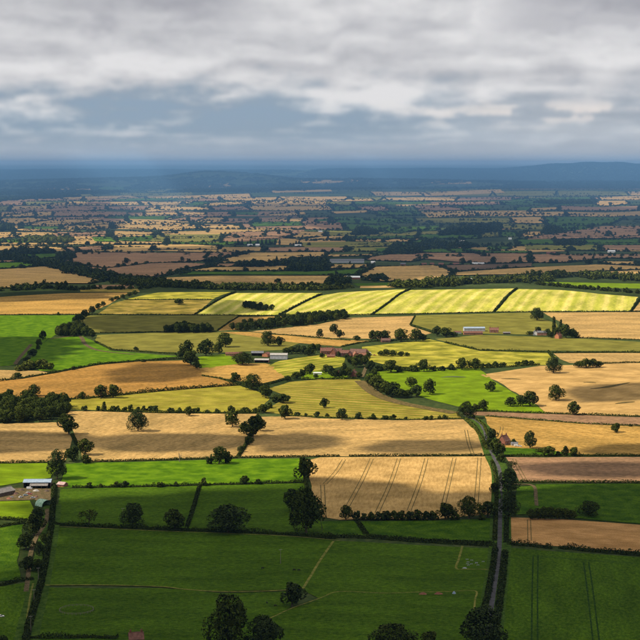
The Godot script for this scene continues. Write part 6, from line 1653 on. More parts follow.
# [shape, x, z, width, height, tone, label, group]
const TREES := [
	[6,-55.2,-980.2,28.2,35,0,"tall dark tree at the bottom edge, left of its lower neighbour",""],
	[7,-33.6,-978.2,25.5,22.4,4,"broad low dark tree at the bottom edge beside the tall one",""],
	[3,-18.5,-1080.6,17,16.7,4,"small round tree where two dry grass lines meet",""],
	[8,43.5,-972,32,19,0,"wide tree crown cut off by the bottom edge at centre",""],
	[1,65.8,-976.1,14.1,13.2,1,"small crown at the bottom edge right of the wide one",""],
	[7,97.5,-976.1,30.8,28.3,4,"large dark tree at the bottom of the lane",""],
	[4,-190.4,-980.2,9.4,9.2,2,"small crown in the bottom left corner",""],
	[10,-187.1,-1331.4,17.2,13.4,1,"thin open-crowned tree on the long hedge at left",""],
	[6,-151.1,-1328,21.7,19.5,4,"round dark tree on the long hedge at left",""],
	[2,-115.9,-1313.2,20.6,17.6,0,"round dark tree beside the foot of the short cross hedge",""],
	[8,-73.1,-1306,37.4,22.7,4,"widest dark tree on the long hedge",""],
	[7,-11.1,-1302.7,32,37.5,0,"tallest dark tree, two-headed, at the corner of the tramlined wheat",""],
	[2,-22.7,-1385.5,18.9,20.4,2,"smaller crown joined to the left of the two-headed tree",""],
	[2,-231.7,-1346.3,14.7,11.7,4,"fourth tree from the left beside the farm drive at left","trees beside the farm drive at left"],
	[1,-225.2,-1293.9,20.3,17.3,0,"third tree from the left beside the farm drive at left","trees beside the farm drive at left"],
	[5,-223,-1245.5,16.1,12.5,2,"first tree from the left beside the farm drive at left","trees beside the farm drive at left"],
	[4,-209.3,-1222.6,9.2,11.5,4,"sixth tree from the left beside the farm drive at left","trees beside the farm drive at left"],
	[3,-208.8,-1176.3,12.9,11,2,"second tree from the left beside the farm drive at left","trees beside the farm drive at left"],
	[5,-201.8,-1173.3,8.8,10.2,0,"fifth tree from the left beside the farm drive at left","trees beside the farm drive at left"],
	[1,-212.7,-1265.8,7.8,7.6,0,"seventh tree from the left beside the farm drive at left","trees beside the farm drive at left"],
	[8,-244.3,-1531.1,20.8,28.6,4,"tall dark tree behind the blue-roofed barn",""],
	[0,-236.5,-1660.7,19.2,17.7,1,"spreading tree at the field corner above the barn",""],
	[3,-243.5,-1626.1,18.8,15.2,2,"round dark tree left of the spreading corner tree",""],
	[13,-228.9,-1613.4,11,9.7,0,"round bush under the spreading corner tree",""],
	[1,-271.5,-1786.9,25.4,21.4,0,"round tree below the wood at the wheat field corner",""],
	[2,-287.2,-1851.3,13.8,13.6,0,"small tree at the lower corner of the wood",""],
	[6,-199.5,-1811.3,23.3,25.3,4,"lone oak standing in the tan wheat field at left",""],
	[4,-356.5,-2064.2,18.2,15.1,0,"round tree rising above the left wood against orange wheat",""],
	[5,-294,-2044.9,11.1,9.5,1,"small round tree left of the twin trees",""],
	[0,-271.7,-2054.2,19.5,17.7,0,"left of the twin round trees under the orange wheat",""],
	[3,-257,-2055.3,19.5,17.8,1,"right of the twin round trees under the orange wheat",""],
	[15,-277.8,-1955.6,10.6,6.5,4,"first bush from the left along the lower hedge of the long yellow-green field","bushes along the lower hedge of the long yellow-green field"],
	[15,-262.5,-1956.4,6.6,6.5,2,"second bush from the left along the lower hedge of the long yellow-green field","bushes along the lower hedge of the long yellow-green field"],
	[9,-254.9,-1956.9,7.9,11.7,2,"only tree along the lower hedge of the long yellow-green field","trees along the lower hedge of the long yellow-green field"],
	[15,-244.9,-1957.5,10.6,6.5,0,"third bush from the left along the lower hedge of the long yellow-green field","bushes along the lower hedge of the long yellow-green field"],
	[14,-239,-1957.8,6.6,6.5,0,"fourth bush from the left along the lower hedge of the long yellow-green field","bushes along the lower hedge of the long yellow-green field"],
	[12,-230.8,-1958.3,8,5.2,0,"fifth bush from the left along the lower hedge of the long yellow-green field","bushes along the lower hedge of the long yellow-green field"],
	[15,-223.8,-1958.7,9.3,7.8,0,"sixth bush from the left along the lower hedge of the long yellow-green field","bushes along the lower hedge of the long yellow-green field"],
	[14,-215.5,-1959.1,6.6,5.2,2,"seventh bush from the left along the lower hedge of the long yellow-green field","bushes along the lower hedge of the long yellow-green field"],
	[14,-208.5,-1959.5,6.6,6.5,2,"eighth bush from the left along the lower hedge of the long yellow-green field","bushes along the lower hedge of the long yellow-green field"],
	[15,-201.4,-1959.9,11.9,6.5,4,"ninth bush from the left along the lower hedge of the long yellow-green field","bushes along the lower hedge of the long yellow-green field"],
	[14,-195.5,-1960.3,11.9,6.5,4,"tenth bush from the left along the lower hedge of the long yellow-green field","bushes along the lower hedge of the long yellow-green field"],
	[15,-175.4,-1947.7,10.5,6.5,4,"eleventh bush from the left along the lower hedge of the long yellow-green field","bushes along the lower hedge of the long yellow-green field"],
	[13,-164.9,-1948.2,9.2,6.5,1,"twelfth bush from the left along the lower hedge of the long yellow-green field","bushes along the lower hedge of the long yellow-green field"],
	[12,-144.9,-1949.2,11.9,6.5,1,"thirteenth bush from the left along the lower hedge of the long yellow-green field","bushes along the lower hedge of the long yellow-green field"],
	[13,-133.2,-1949.8,5.3,3.9,1,"fourteenth bush from the left along the lower hedge of the long yellow-green field","bushes along the lower hedge of the long yellow-green field"],
	[12,-121.4,-1950.3,6.6,5.2,0,"fifteenth bush from the left along the lower hedge of the long yellow-green field","bushes along the lower hedge of the long yellow-green field"],
	[14,-88.5,-1951.6,14.5,7,1,"sixteenth bush from the left along the lower hedge of the long yellow-green field","bushes along the lower hedge of the long yellow-green field"],
	[0,-152.3,-1923.3,13,12,0,"small tree with a thin trunk below the long yellow-green field",""],
	[2,-98.9,-1614.9,18.6,18.3,0,"lobed tree standing on the bright pasture edge, tallest of its clump",""],
	[13,-91.4,-1620.7,9.9,13,2,"bush on the right of the lobed pasture tree",""],
	[12,-108.7,-1614.6,7.7,7.1,2,"small bush on the left of the lobed pasture tree",""],
	[11,-138.3,-1624.7,7.7,11.4,0,"bare dead tree on the edge of the bright pasture",""],
	[4,-97.7,-1846.1,19.5,19.7,1,"lone tree with a bare stem in the tan wheat field",""],
	[0,-104.4,-1940.4,10.5,10.8,0,"small tree above the lone wheat-field tree",""],
	[3,-72.2,-1779.1,26.5,23.7,0,"fourth tree from the left on the slanting hedge between the tan wheat fields","trees on the slanting hedge between the tan wheat fields"],
	[0,-82.7,-1798.6,14.6,13.2,1,"second tree from the left on the slanting hedge between the tan wheat fields","trees on the slanting hedge between the tan wheat fields"],
	[3,-66.1,-1819.5,14.8,17,2,"fifth tree from the left on the slanting hedge between the tan wheat fields","trees on the slanting hedge between the tan wheat fields"],
	[0,-74.3,-1727.6,11.7,10.4,0,"third tree from the left on the slanting hedge between the tan wheat fields","trees on the slanting hedge between the tan wheat fields"],
	[4,-80.6,-1684.6,9.1,6.7,4,"first tree from the left on the slanting hedge between the tan wheat fields","trees on the slanting hedge between the tan wheat fields"],
	[0,-40.3,-1905.2,18.1,17.2,0,"round tree at the top of the central wheat field",""],
	[15,-26.8,-1927.6,9.1,5.1,4,"first bush from the left right of the round tree above the central wheat","bushes right of the round tree above the central wheat"],
	[14,-16.3,-1927.8,5.2,3.8,4,"second bush from the left right of the round tree above the central wheat","bushes right of the round tree above the central wheat"],
	[14,-3.5,-1923.5,9.1,6.4,4,"third bush from the left right of the round tree above the central wheat","bushes right of the round tree above the central wheat"],
	[1,-112.6,-2195,17.8,14.6,0,"small round tree at the lower left of the shed wheat field",""],
	[8,-87.8,-2138.1,30.4,21.3,0,"wide dense tree below the orange wheat and sheds",""],
	[2,-67.4,-2067.9,21,17.3,0,"second tree from the left in the clump left of the central triangular field","trees in the clump left of the central triangular field"],
	[0,-45.3,-2027.8,20.6,12.1,0,"third tree from the left in the clump left of the central triangular field","trees in the clump left of the central triangular field"],
	[12,-54.1,-2035.7,13.8,9.5,0,"third bush from the left in the clump left of the central triangular field","bushes in the clump left of the central triangular field"],
	[3,-67.2,-1949.2,17.2,11.1,1,"first tree from the left in the clump left of the central triangular field","trees in the clump left of the central triangular field"],
	[14,-75.7,-1956.6,9.3,5.2,0,"first bush from the left in the clump left of the central triangular field","bushes in the clump left of the central triangular field"],
	[12,-60.1,-1987.9,10.8,7.9,1,"second bush from the left in the clump left of the central triangular field","bushes in the clump left of the central triangular field"],
	[3,-14.5,-1529.8,21.8,22.5,1,"round tree at the upper left corner of the tramlined wheat",""],
	[14,-105.7,-1501.1,7.1,8,1,"third bush from the left on the hedge below the long bright pasture","bushes on the hedge below the long bright pasture"],
	[13,-69.2,-1509.7,9.2,8.7,2,"fourth bush from the left on the hedge below the long bright pasture","bushes on the hedge below the long bright pasture"],
	[15,-57.3,-1510,8.2,5.6,2,"fifth bush from the left on the hedge below the long bright pasture","bushes on the hedge below the long bright pasture"],
	[15,-143.4,-1495.2,6.1,5,4,"first bush from the left on the hedge below the long bright pasture","bushes on the hedge below the long bright pasture"],
	[12,-130.9,-1497.5,6.1,5,4,"second bush from the left on the hedge below the long bright pasture","bushes on the hedge below the long bright pasture"],
	[14,-208.3,-1488.6,8.1,5.4,2,"first bush from the left on the hedge end right of the farmyard","bushes on the hedge end right of the farmyard"],
	[13,-198.3,-1491.7,4.1,4,1,"second bush from the left on the hedge end right of the farmyard","bushes on the hedge end right of the farmyard"],
	[15,-184.8,-1492.1,9.1,6,1,"third bush from the left on the hedge end right of the farmyard","bushes on the hedge end right of the farmyard"],
	[14,-177.1,-1492.3,9.1,6.4,4,"fourth bush from the left on the hedge end right of the farmyard","bushes on the hedge end right of the farmyard"],
	[14,-145.9,-1493.2,6.1,5,0,"fifth bush from the left on the hedge end right of the farmyard","bushes on the hedge end right of the farmyard"],
	[1,4.8,-1988.9,13.5,12.7,2,"lone tree inside the central triangular field",""],
	[0,25.3,-1898.9,14.9,14.4,4,"dark tree on the lower edge of the central triangular field",""],
	[14,8.1,-1923.7,5.7,4.3,0,"first bush from the left in the bush row under the central triangular field","bushes in the bush row under the central triangular field"],
	[15,45,-1906.2,12.1,8.1,4,"second bush from the left in the bush row under the central triangular field","bushes in the bush row under the central triangular field"],
	[13,61.6,-1903.3,10.3,7.1,0,"third bush from the left in the bush row under the central triangular field","bushes in the bush row under the central triangular field"],
	[14,73.7,-1903.2,7.7,5.1,2,"fourth bush from the left in the bush row under the central triangular field","bushes in the bush row under the central triangular field"],
	[14,77.1,-1903.2,6.4,5.1,1,"fifth bush from the left in the bush row under the central triangular field","bushes in the bush row under the central triangular field"],
	[14,84,-1903.1,8.5,6.3,2,"sixth bush from the left in the bush row under the central triangular field","bushes in the bush row under the central triangular field"],
	[12,98.9,-1901.5,5.7,3.8,4,"seventh bush from the left in the bush row under the central triangular field","bushes in the bush row under the central triangular field"],
	[12,121.7,-1898.2,7.7,5.1,0,"eighth bush from the left in the bush row under the central triangular field","bushes in the bush row under the central triangular field"],
	[14,127.4,-1898.1,6.4,5.8,1,"ninth bush from the left in the bush row under the central triangular field","bushes in the bush row under the central triangular field"],
	[15,138,-1902.1,6.4,5.1,1,"tenth bush from the left in the bush row under the central triangular field","bushes in the bush row under the central triangular field"],
	[14,143.8,-1902,7.7,5.8,0,"eleventh bush from the left in the bush row under the central triangular field","bushes in the bush row under the central triangular field"],
	[2,66.9,-2174.3,19.1,15.9,0,"first tree from the left in the thick clump right of the central triangular field","trees in the thick clump right of the central triangular field"],
	[2,74.5,-2128.2,25.9,21.2,1,"second tree from the left in the thick clump right of the central triangular field","trees in the thick clump right of the central triangular field"],
	[4,83.4,-2092.8,19.8,18.1,1,"third tree from the left in the thick clump right of the central triangular field","trees in the thick clump right of the central triangular field"],
	[2,91.5,-2075.5,25.3,19.3,2,"fourth tree from the left in the thick clump right of the central triangular field","trees in the thick clump right of the central triangular field"],
	[0,101.1,-2066.7,16.8,12.4,0,"fifth tree from the left in the thick clump right of the central triangular field","trees in the thick clump right of the central triangular field"],
	[4,110.3,-2074.4,12.6,9.6,0,"sixth tree from the left in the thick clump right of the central triangular field","trees in the thick clump right of the central triangular field"],
	[2,118.8,-2162.1,17,13.8,1,"small tree above the thick clump in the bright meadow",""],
	[0,120.9,-2073.7,17.4,16.5,4,"round tree at the right end of the thick clump",""],
	[4,139,-2092.6,19.8,20.3,0,"lone dark tree in the bright green meadow",""],
	[1,99,-2311.5,26.5,18.4,1,"tree left of the meadow hedge below the hamlet",""],
	[3,145.6,-2321.6,21.3,17.9,0,"round tree in the hedge above the bright meadow",""],
	[14,130.2,-2322.1,18.8,9.9,0,"fourth bush from the left in the hedge above the bright meadow","bushes in the hedge above the bright meadow"],
	[15,160.1,-2327.9,12.6,7.7,0,"fifth bush from the left in the hedge above the bright meadow","bushes in the hedge above the bright meadow"],
	[12,171.2,-2327.4,14.1,7.7,4,"sixth bush from the left in the hedge above the bright meadow","bushes in the hedge above the bright meadow"],
	[14,119.4,-2329.3,9.4,6.2,1,"third bush from the left in the hedge above the bright meadow","bushes in the hedge above the bright meadow"],
	[13,84.3,-2329.7,14.2,9.3,2,"first bush from the left in the hedge above the bright meadow","bushes in the hedge above the bright meadow"],
	[13,110.4,-2318.1,12.5,9.2,0,"second bush from the left in the hedge above the bright meadow","bushes in the hedge above the bright meadow"],
	[0,200.2,-2337.8,20.5,18.6,1,"left of the pair of trees above the bright meadow",""],
	[2,218.4,-2336.7,20.5,17.1,0,"right of the pair of trees above the bright meadow",""],
	[13,186.2,-2338.6,14.2,9.3,4,"low bush left of the pair above the bright meadow",""],
	[6,169.6,-1908.3,22,20.3,2,"dense tree at the bend of the lane below the meadow",""],
	[3,184.3,-1960.8,11.9,9.1,1,"small tree right of the tree at the lane bend",""],
	[2,217.9,-2110.8,17.1,14,0,"round tree in the meadow left of the tan stubble",""],
	[4,193.8,-1960.3,15.9,13.8,0,"round tree low in the meadow near the lane bend",""],
	[0,252.5,-1990.1,21.6,19.8,0,"tallest of the dark clump in the corner of the meadow",""],
	[2,241.2,-1990.9,16.2,14.6,4,"middle tree of the dark clump in the meadow corner",""],
	[1,229.3,-1991.8,16.2,11.9,0,"left tree of the dark clump in the meadow corner",""],
	[7,289.5,-2030.7,23.4,20.2,1,"lone round oak in the middle of the tan stubble",""],
	[6,322.7,-2292.3,26.3,21.9,4,"lone oak at the top of the tan stubble field",""],
	[1,295.8,-1926.4,17,16.7,0,"pointed tree on the lower hedge of the tan stubble",""],
	[3,323.8,-1807.7,12.3,11.3,1,"small round tree in the hedge right of the golden wheat",""],
	[12,346.2,-1846.1,5,3.7,1,"tiny bush at the right edge above the golden wheat",""],
	[5,369,-2362.7,17.6,9.4,0,"first tree from the left in the thicket on the tan stubble strip","trees in the thicket on the tan stubble strip"],
	[4,377.6,-2354.5,20.7,14.1,1,"second tree from the left in the thicket on the tan stubble strip","trees in the thicket on the tan stubble strip"],
	[4,388.4,-2359.7,20.7,13.1,0,"third tree from the left in the thicket on the tan stubble strip","trees in the thicket on the tan stubble strip"],
	[3,397.4,-2362.3,14.4,9.4,1,"fourth tree from the left in the thicket on the tan stubble strip","trees in the thicket on the tan stubble strip"],
	[7,217.6,-1710.4,15.1,18.9,4,"tall round tree right of the lone red house",""],
	[0,231,-1665,16.9,10.7,1,"broad tree in the garden hedge of the lone red house",""],
	[9,247.2,-1664.8,9,11.1,2,"pointed tree in the garden hedge of the lone red house",""],
	[3,256.7,-1664.7,12.4,9.5,1,"right-hand tree of the garden hedge of the lone red house",""],
	[12,240.1,-1664.9,7.9,5.5,2,"low bush between the garden trees of the red house",""],
	[13,225.1,-1688.6,10.3,4.5,1,"low bush beside the garden lawn of the red house",""],
	[3,182.1,-1759.1,14.3,14.1,4,"second tree from the left on the lane left of the lone red house","trees on the lane left of the lone red house"],
	[3,178.6,-1665.3,20.3,17.8,0,"third tree from the left on the lane left of the lone red house","trees on the lane left of the lone red house"],
	[3,176,-1719.2,10.5,10.3,0,"first tree from the left on the lane left of the lone red house","trees on the lane left of the lone red house"],
	[1,178.6,-1627.5,10.6,9.3,0,"fourth tree from the left on the lane left of the lone red house","trees on the lane left of the lone red house"],
	[13,204.8,-1743.8,8.3,4.6,2,"bush behind the white car at the lone red house",""],
	[6,168,-1471.6,20,22.6,4,"dark tree right of the lane beside the tan stubble",""],
	[10,183.8,-1586.9,11.9,9.5,4,"thin tree leaning over the lane below the red house",""],
	[2,155.5,-1471.6,11,9.8,2,"small tree left of the lane beside the tramlined wheat",""],
	[8,157,-1365.8,20.5,21,4,"large round tree right of the lane above the brown stubble",""],
	[1,139.5,-1365.8,17.7,13.7,0,"tree left of the lane at the tramlined wheat corner",""],
	[6,224.3,-1371.5,21.5,12.8,0,"round tree on the green pasture above the brown stubble",""],
	[5,174.8,-1356,11.1,9.1,1,"first tree from the left in the thick hedge above the brown stubble","trees in the thick hedge above the brown stubble"],
	[3,179.8,-1356,11.1,10,1,"second tree from the left in the thick hedge above the brown stubble","trees in the thick hedge above the brown stubble"],
	[5,185.5,-1356,12,10.9,1,"third tree from the left in the thick hedge above the brown stubble","trees in the thick hedge above the brown stubble"],
	[5,191.3,-1356,12,10.9,1,"fourth tree from the left in the thick hedge above the brown stubble","trees in the thick hedge above the brown stubble"],
	[4,197.1,-1356,12,10,1,"fifth tree from the left in the thick hedge above the brown stubble","trees in the thick hedge above the brown stubble"],
	[2,202.9,-1356,11.1,10,1,"sixth tree from the left in the thick hedge above the brown stubble","trees in the thick hedge above the brown stubble"],
	[4,207.8,-1356,9.2,8.2,1,"seventh tree from the left in the thick hedge above the brown stubble","trees in the thick hedge above the brown stubble"],
	[0,21.4,-1353,12,13.2,1,"left-hand tree of the bushy hedge under the tramlined wheat",""],
	[3,103.1,-1355.9,17.5,14.5,0,"broad tree in the bushy hedge under the tramlined wheat",""],
	[7,123.2,-1359.2,21.3,19.1,1,"largest tree at the right of the bushy hedge under the tramlined wheat",""],
	[12,30.4,-1353.1,9.2,8.1,4,"first bush from the left in the bushy hedge under the tramlined wheat","bushes in the bushy hedge under the tramlined wheat"],
	[14,36.2,-1353.1,7.4,6.3,0,"second bush from the left in the bushy hedge under the tramlined wheat","bushes in the bushy hedge under the tramlined wheat"],
	[13,42.8,-1353.2,8.3,7.2,0,"third bush from the left in the bushy hedge under the tramlined wheat","bushes in the bushy hedge under the tramlined wheat"],
	[12,48.6,-1353.2,9.2,7.2,4,"fourth bush from the left in the bushy hedge under the tramlined wheat","bushes in the bushy hedge under the tramlined wheat"],
	[13,54.3,-1353.3,10.1,8.1,2,"fifth bush from the left in the bushy hedge under the tramlined wheat","bushes in the bushy hedge under the tramlined wheat"],
	[12,60.9,-1353.3,11.1,8.1,0,"sixth bush from the left in the bushy hedge under the tramlined wheat","bushes in the bushy hedge under the tramlined wheat"],
	[15,67.5,-1353.3,11.1,8.1,0,"seventh bush from the left in the bushy hedge under the tramlined wheat","bushes in the bushy hedge under the tramlined wheat"],
	[13,74.1,-1353.4,10.1,8.1,4,"eighth bush from the left in the bushy hedge under the tramlined wheat","bushes in the bushy hedge under the tramlined wheat"],
	[14,80.7,-1353.4,10.1,9.1,0,"ninth bush from the left in the bushy hedge under the tramlined wheat","bushes in the bushy hedge under the tramlined wheat"],
	[12,87.2,-1353.4,10.1,8.1,4,"tenth bush from the left in the bushy hedge under the tramlined wheat","bushes in the bushy hedge under the tramlined wheat"],
	[15,93,-1353.4,10.1,8.1,0,"eleventh bush from the left in the bushy hedge under the tramlined wheat","bushes in the bushy hedge under the tramlined wheat"],
	[12,110.3,-1353.5,10.1,9.1,1,"twelfth bush from the left in the bushy hedge under the tramlined wheat","bushes in the bushy hedge under the tramlined wheat"],
	[13,133.4,-1353.6,6.5,6.3,1,"thirteenth bush from the left in the bushy hedge under the tramlined wheat","bushes in the bushy hedge under the tramlined wheat"],
	[4,-461.9,-2769.8,14.9,16.5,2,"fifth tree from the left in the slanting line between the two green fields at left","trees in the slanting line between the two green fields at left"],
	[0,-450.8,-2664,12.6,12.4,1,"fourth tree from the left in the slanting line between the two green fields at left","trees in the slanting line between the two green fields at left"],
	[1,-439.9,-2589.6,8.7,8.6,0,"third tree from the left in the slanting line between the two green fields at left","trees in the slanting line between the two green fields at left"],
	[0,-425.3,-2458.9,16.6,13,4,"second tree from the left in the slanting line between the two green fields at left","trees in the slanting line between the two green fields at left"],
	[0,-420.4,-2380.5,11.3,7.9,0,"first tree from the left in the slanting line between the two green fields at left","trees in the slanting line between the two green fields at left"],
	[13,-411.5,-2274.1,13.8,9.1,5,"first bush from the left in the pale thicket under the triangular green field","bushes in the pale thicket under the triangular green field"],
	[14,-405.1,-2284.7,15.4,12.1,5,"second bush from the left in the pale thicket under the triangular green field","bushes in the pale thicket under the triangular green field"],
	[13,-398.7,-2295.5,15.5,12.2,5,"fourth bush from the left in the pale thicket under the triangular green field","bushes in the pale thicket under the triangular green field"],
	[12,-390.4,-2295.9,17.1,13.7,5,"fifth bush from the left in the pale thicket under the triangular green field","bushes in the pale thicket under the triangular green field"],
	[15,-381.5,-2292.2,17,13.7,5,"seventh bush from the left in the pale thicket under the triangular green field","bushes in the pale thicket under the triangular green field"],
	[15,-373,-2290.6,13.9,10.6,5,"eighth bush from the left in the pale thicket under the triangular green field","bushes in the pale thicket under the triangular green field"],
	[12,-408.6,-2329.1,14.2,9.3,5,"third bush from the left in the pale thicket under the triangular green field","bushes in the pale thicket under the triangular green field"],
	[14,-394.6,-2354.3,15.9,7.8,5,"sixth bush from the left in the pale thicket under the triangular green field","bushes in the pale thicket under the triangular green field"],
	[13,-404.3,-2211.9,15,7.3,0,"bush on the hedge above the left edge of the orange wheat",""],
	[12,-340.5,-2289.3,7.7,6.1,1,"tiny bush on the hedge above the orange wheat",""],
	[14,-255.8,-2398,8.1,4.8,4,"tiny bush on the hedge at the crest of the orange wheat",""],
	[13,-284.8,-2569.7,8.7,7.5,4,"lone bush in the pale olive field",""],
	[4,-446.2,-3157.8,19.1,16.7,2,"first tree from the left in the diagonal tree line left of the shaded crop","trees in the diagonal tree line left of the shaded crop"],
	[0,-443.5,-3235.7,17.4,15.8,2,"second tree from the left in the diagonal tree line left of the shaded crop","trees in the diagonal tree line left of the shaded crop"],
	[2,-441.5,-3309,15.6,13.1,0,"third tree from the left in the diagonal tree line left of the shaded crop","trees in the diagonal tree line left of the shaded crop"],
	[0,-438.3,-3361.3,12.7,11.1,0,"fourth tree from the left in the diagonal tree line left of the shaded crop","trees in the diagonal tree line left of the shaded crop"],
	[2,-383.3,-2798.5,15.1,14.8,0,"round tree at the right end of the left thicket",""],
	[4,-444.7,-3067.7,26.9,17,0,"broad tree at the foot of the diagonal tree line",""],
	[12,-504.3,-3206.7,7.8,7.2,0,"tiny bush on the edge of the left wheat field",""],
	[0,-430.8,-3447.7,13.9,9.1,2,"first tree from the left in the hedge running up to the tree belt at left","trees in the hedge running up to the tree belt at left"],
	[0,-424.2,-3478.4,16.4,9.2,0,"second tree from the left in the hedge running up to the tree belt at left","trees in the hedge running up to the tree belt at left"],
	[4,-415.4,-3510.6,14.2,9.3,4,"third tree from the left in the hedge running up to the tree belt at left","trees in the hedge running up to the tree belt at left"],
	[3,-407.2,-3549.7,14.3,10.3,1,"fourth tree from the left in the hedge running up to the tree belt at left","trees in the hedge running up to the tree belt at left"],
	[1,-398.6,-3587.9,14.5,10.9,1,"fifth tree from the left in the hedge running up to the tree belt at left","trees in the hedge running up to the tree belt at left"],
	[0,-287.2,-3390.4,22.8,13.4,0,"round tree in the pinkish green field",""],
	[2,-196,-2444.8,24.8,29.2,2,"second tree from the left in the tree group left of the green paddock","trees in the tree group left of the green paddock"],
	[5,-171.6,-2498.1,30.4,25.8,2,"fifth tree from the left in the tree group left of the green paddock","trees in the tree group left of the green paddock"],
	[4,-154,-2530.1,18.8,20.1,1,"sixth tree from the left in the tree group left of the green paddock","trees in the tree group left of the green paddock"],
	[2,-150,-2638.7,29.5,23.8,1,"seventh tree from the left in the tree group left of the green paddock","trees in the tree group left of the green paddock"],
	[1,-184.5,-2372,28.8,22,1,"third tree from the left in the tree group left of the green paddock","trees in the tree group left of the green paddock"],
	[3,-172,-2327,12.6,12.4,0,"fourth tree from the left in the tree group left of the green paddock","trees in the tree group left of the green paddock"],
	[1,-207.8,-2463.4,15,11.4,4,"first tree from the left in the tree group left of the green paddock","trees in the tree group left of the green paddock"],
	[6,-83.1,-2654,26.9,24.6,0,"round tree behind the grey farm sheds",""],
	[1,-65.5,-2653.9,19.7,15.8,2,"smaller tree right of the round one behind the sheds",""],
	[8,-110.7,-2384.5,33.8,19,0,"broad tree in front of the brick farm buildings",""],
	[4,-52,-2537.1,15.4,10.1,0,"first tree from the left in the belt between the sheds and the brick hamlet","trees in the belt between the sheds and the brick hamlet"],
	[0,-42.9,-2543.1,17.2,11.8,1,"second tree from the left in the belt between the sheds and the brick hamlet","trees in the belt between the sheds and the brick hamlet"],
	[3,-33.7,-2543.5,17.2,13.5,4,"third tree from the left in the belt between the sheds and the brick hamlet","trees in the belt between the sheds and the brick hamlet"],
	[5,-24.5,-2538.4,15.4,13.5,4,"fourth tree from the left in the belt between the sheds and the brick hamlet","trees in the belt between the sheds and the brick hamlet"],
	[3,-12.2,-2525.1,18.7,18.4,0,"sixth tree from the left in the belt between the sheds and the brick hamlet","trees in the belt between the sheds and the brick hamlet"],
	[4,-18.2,-2511.2,13.6,11.7,2,"fifth tree from the left in the belt between the sheds and the brick hamlet","trees in the belt between the sheds and the brick hamlet"],
	[0,-3.1,-2567,13.9,13.6,1,"seventh tree from the left in the belt between the sheds and the brick hamlet","trees in the belt between the sheds and the brick hamlet"],
	[5,-42.9,-2220,12,7.4,2,"first tree from the left in the gardens around the white shed and cottage","trees in the gardens around the white shed and cottage"],
	[5,-32.4,-2240.4,15.1,10.4,1,"second tree from the left in the gardens around the white shed and cottage","trees in the gardens around the white shed and cottage"],
	[3,-24.5,-2255,13.7,12,2,"third tree from the left in the gardens around the white shed and cottage","trees in the gardens around the white shed and cottage"],
	[3,-13.8,-2293.2,18.6,15.2,0,"fourth tree from the left in the gardens around the white shed and cottage","trees in the gardens around the white shed and cottage"],
	[1,-5.4,-2252,9.1,6,0,"fifth tree from the left in the gardens around the white shed and cottage","trees in the gardens around the white shed and cottage"],
	[4,8.3,-2294.5,14,13.7,1,"sixth tree from the left in the gardens around the white shed and cottage","trees in the gardens around the white shed and cottage"],
	[5,15.1,-2273.6,13.8,15.1,4,"seventh tree from the left in the gardens around the white shed and cottage","trees in the gardens around the white shed and cottage"],
	[0,21.7,-2253.1,15.2,12,2,"eighth tree from the left in the gardens around the white shed and cottage","trees in the gardens around the white shed and cottage"],
	[1,29.9,-2253.3,13.7,13.5,2,"ninth tree from the left in the gardens around the white shed and cottage","trees in the gardens around the white shed and cottage"],
	[1,33.7,-2328.7,9.4,12.4,0,"tenth tree from the left in the gardens around the white shed and cottage","trees in the gardens around the white shed and cottage"],
	[2,38.2,-2263.8,13.8,13.5,1,"eleventh tree from the left in the gardens around the white shed and cottage","trees in the gardens around the white shed and cottage"],
	[4,51.6,-2375.6,22.5,17.3,1,"thirteenth tree from the left in the gardens around the white shed and cottage","trees in the gardens around the white shed and cottage"],
	[0,45.1,-2411.5,16.3,12.8,2,"twelfth tree from the left in the gardens around the white shed and cottage","trees in the gardens around the white shed and cottage"],
	[5,66.2,-2388,16.1,15.8,0,"fifteenth tree from the left in the gardens around the white shed and cottage","trees in the gardens around the white shed and cottage"],
	[5,70.2,-2329.6,17.3,15.5,4,"sixteenth tree from the left in the gardens around the white shed and cottage","trees in the gardens around the white shed and cottage"],
	[3,75.5,-2274.5,13.8,10.6,0,"seventeenth tree from the left in the gardens around the white shed and cottage","trees in the gardens around the white shed and cottage"],
	[5,53,-2253.5,10.7,9,1,"fourteenth tree from the left in the gardens around the white shed and cottage","trees in the gardens around the white shed and cottage"],
	[4,27.7,-2494.6,8.4,9.9,4,"second tree from the left among the hamlet houses","trees among the hamlet houses"],
	[0,40.3,-2474.2,10,8.2,4,"third tree from the left among the hamlet houses","trees among the hamlet houses"],
	[5,59.7,-2474.9,11.7,8.2,0,"fourth tree from the left among the hamlet houses","trees among the hamlet houses"],
	[3,72,-2488.2,10.1,9.9,0,"fifth tree from the left among the hamlet houses","trees among the hamlet houses"],
	[1,3,-2485.6,10.1,8.2,2,"first tree from the left among the hamlet houses","trees among the hamlet houses"],
	[0,0,-2776.6,13.1,16.5,4,"first tree from the left left of the narrow wheat strip below the plantation","trees left of the narrow wheat strip below the plantation"],
	[0,23.9,-2841.3,17.2,18.8,4,"second tree from the left left of the narrow wheat strip below the plantation","trees left of the narrow wheat strip below the plantation"],
	[0,32.7,-2775.6,16.8,14.7,2,"third tree from the left left of the narrow wheat strip below the plantation","trees left of the narrow wheat strip below the plantation"],
	[1,60.9,-2734.1,14.8,9.1,0,"first tree from the left in the row above the yellow-green field","trees in the row above the yellow-green field"],
	[2,85.6,-2733.7,14.7,18.1,0,"second tree from the left in the row above the yellow-green field","trees in the row above the yellow-green field"],
	[0,95.2,-2727.5,20.2,18.1,0,"third tree from the left in the row above the yellow-green field","trees in the row above the yellow-green field"],
	[5,106.7,-2727.3,22.1,18.1,2,"fourth tree from the left in the row above the yellow-green field","trees in the row above the yellow-green field"],
	[5,132.7,-2721,27.5,21.6,1,"fifth tree from the left in the row above the yellow-green field","trees in the row above the yellow-green field"],
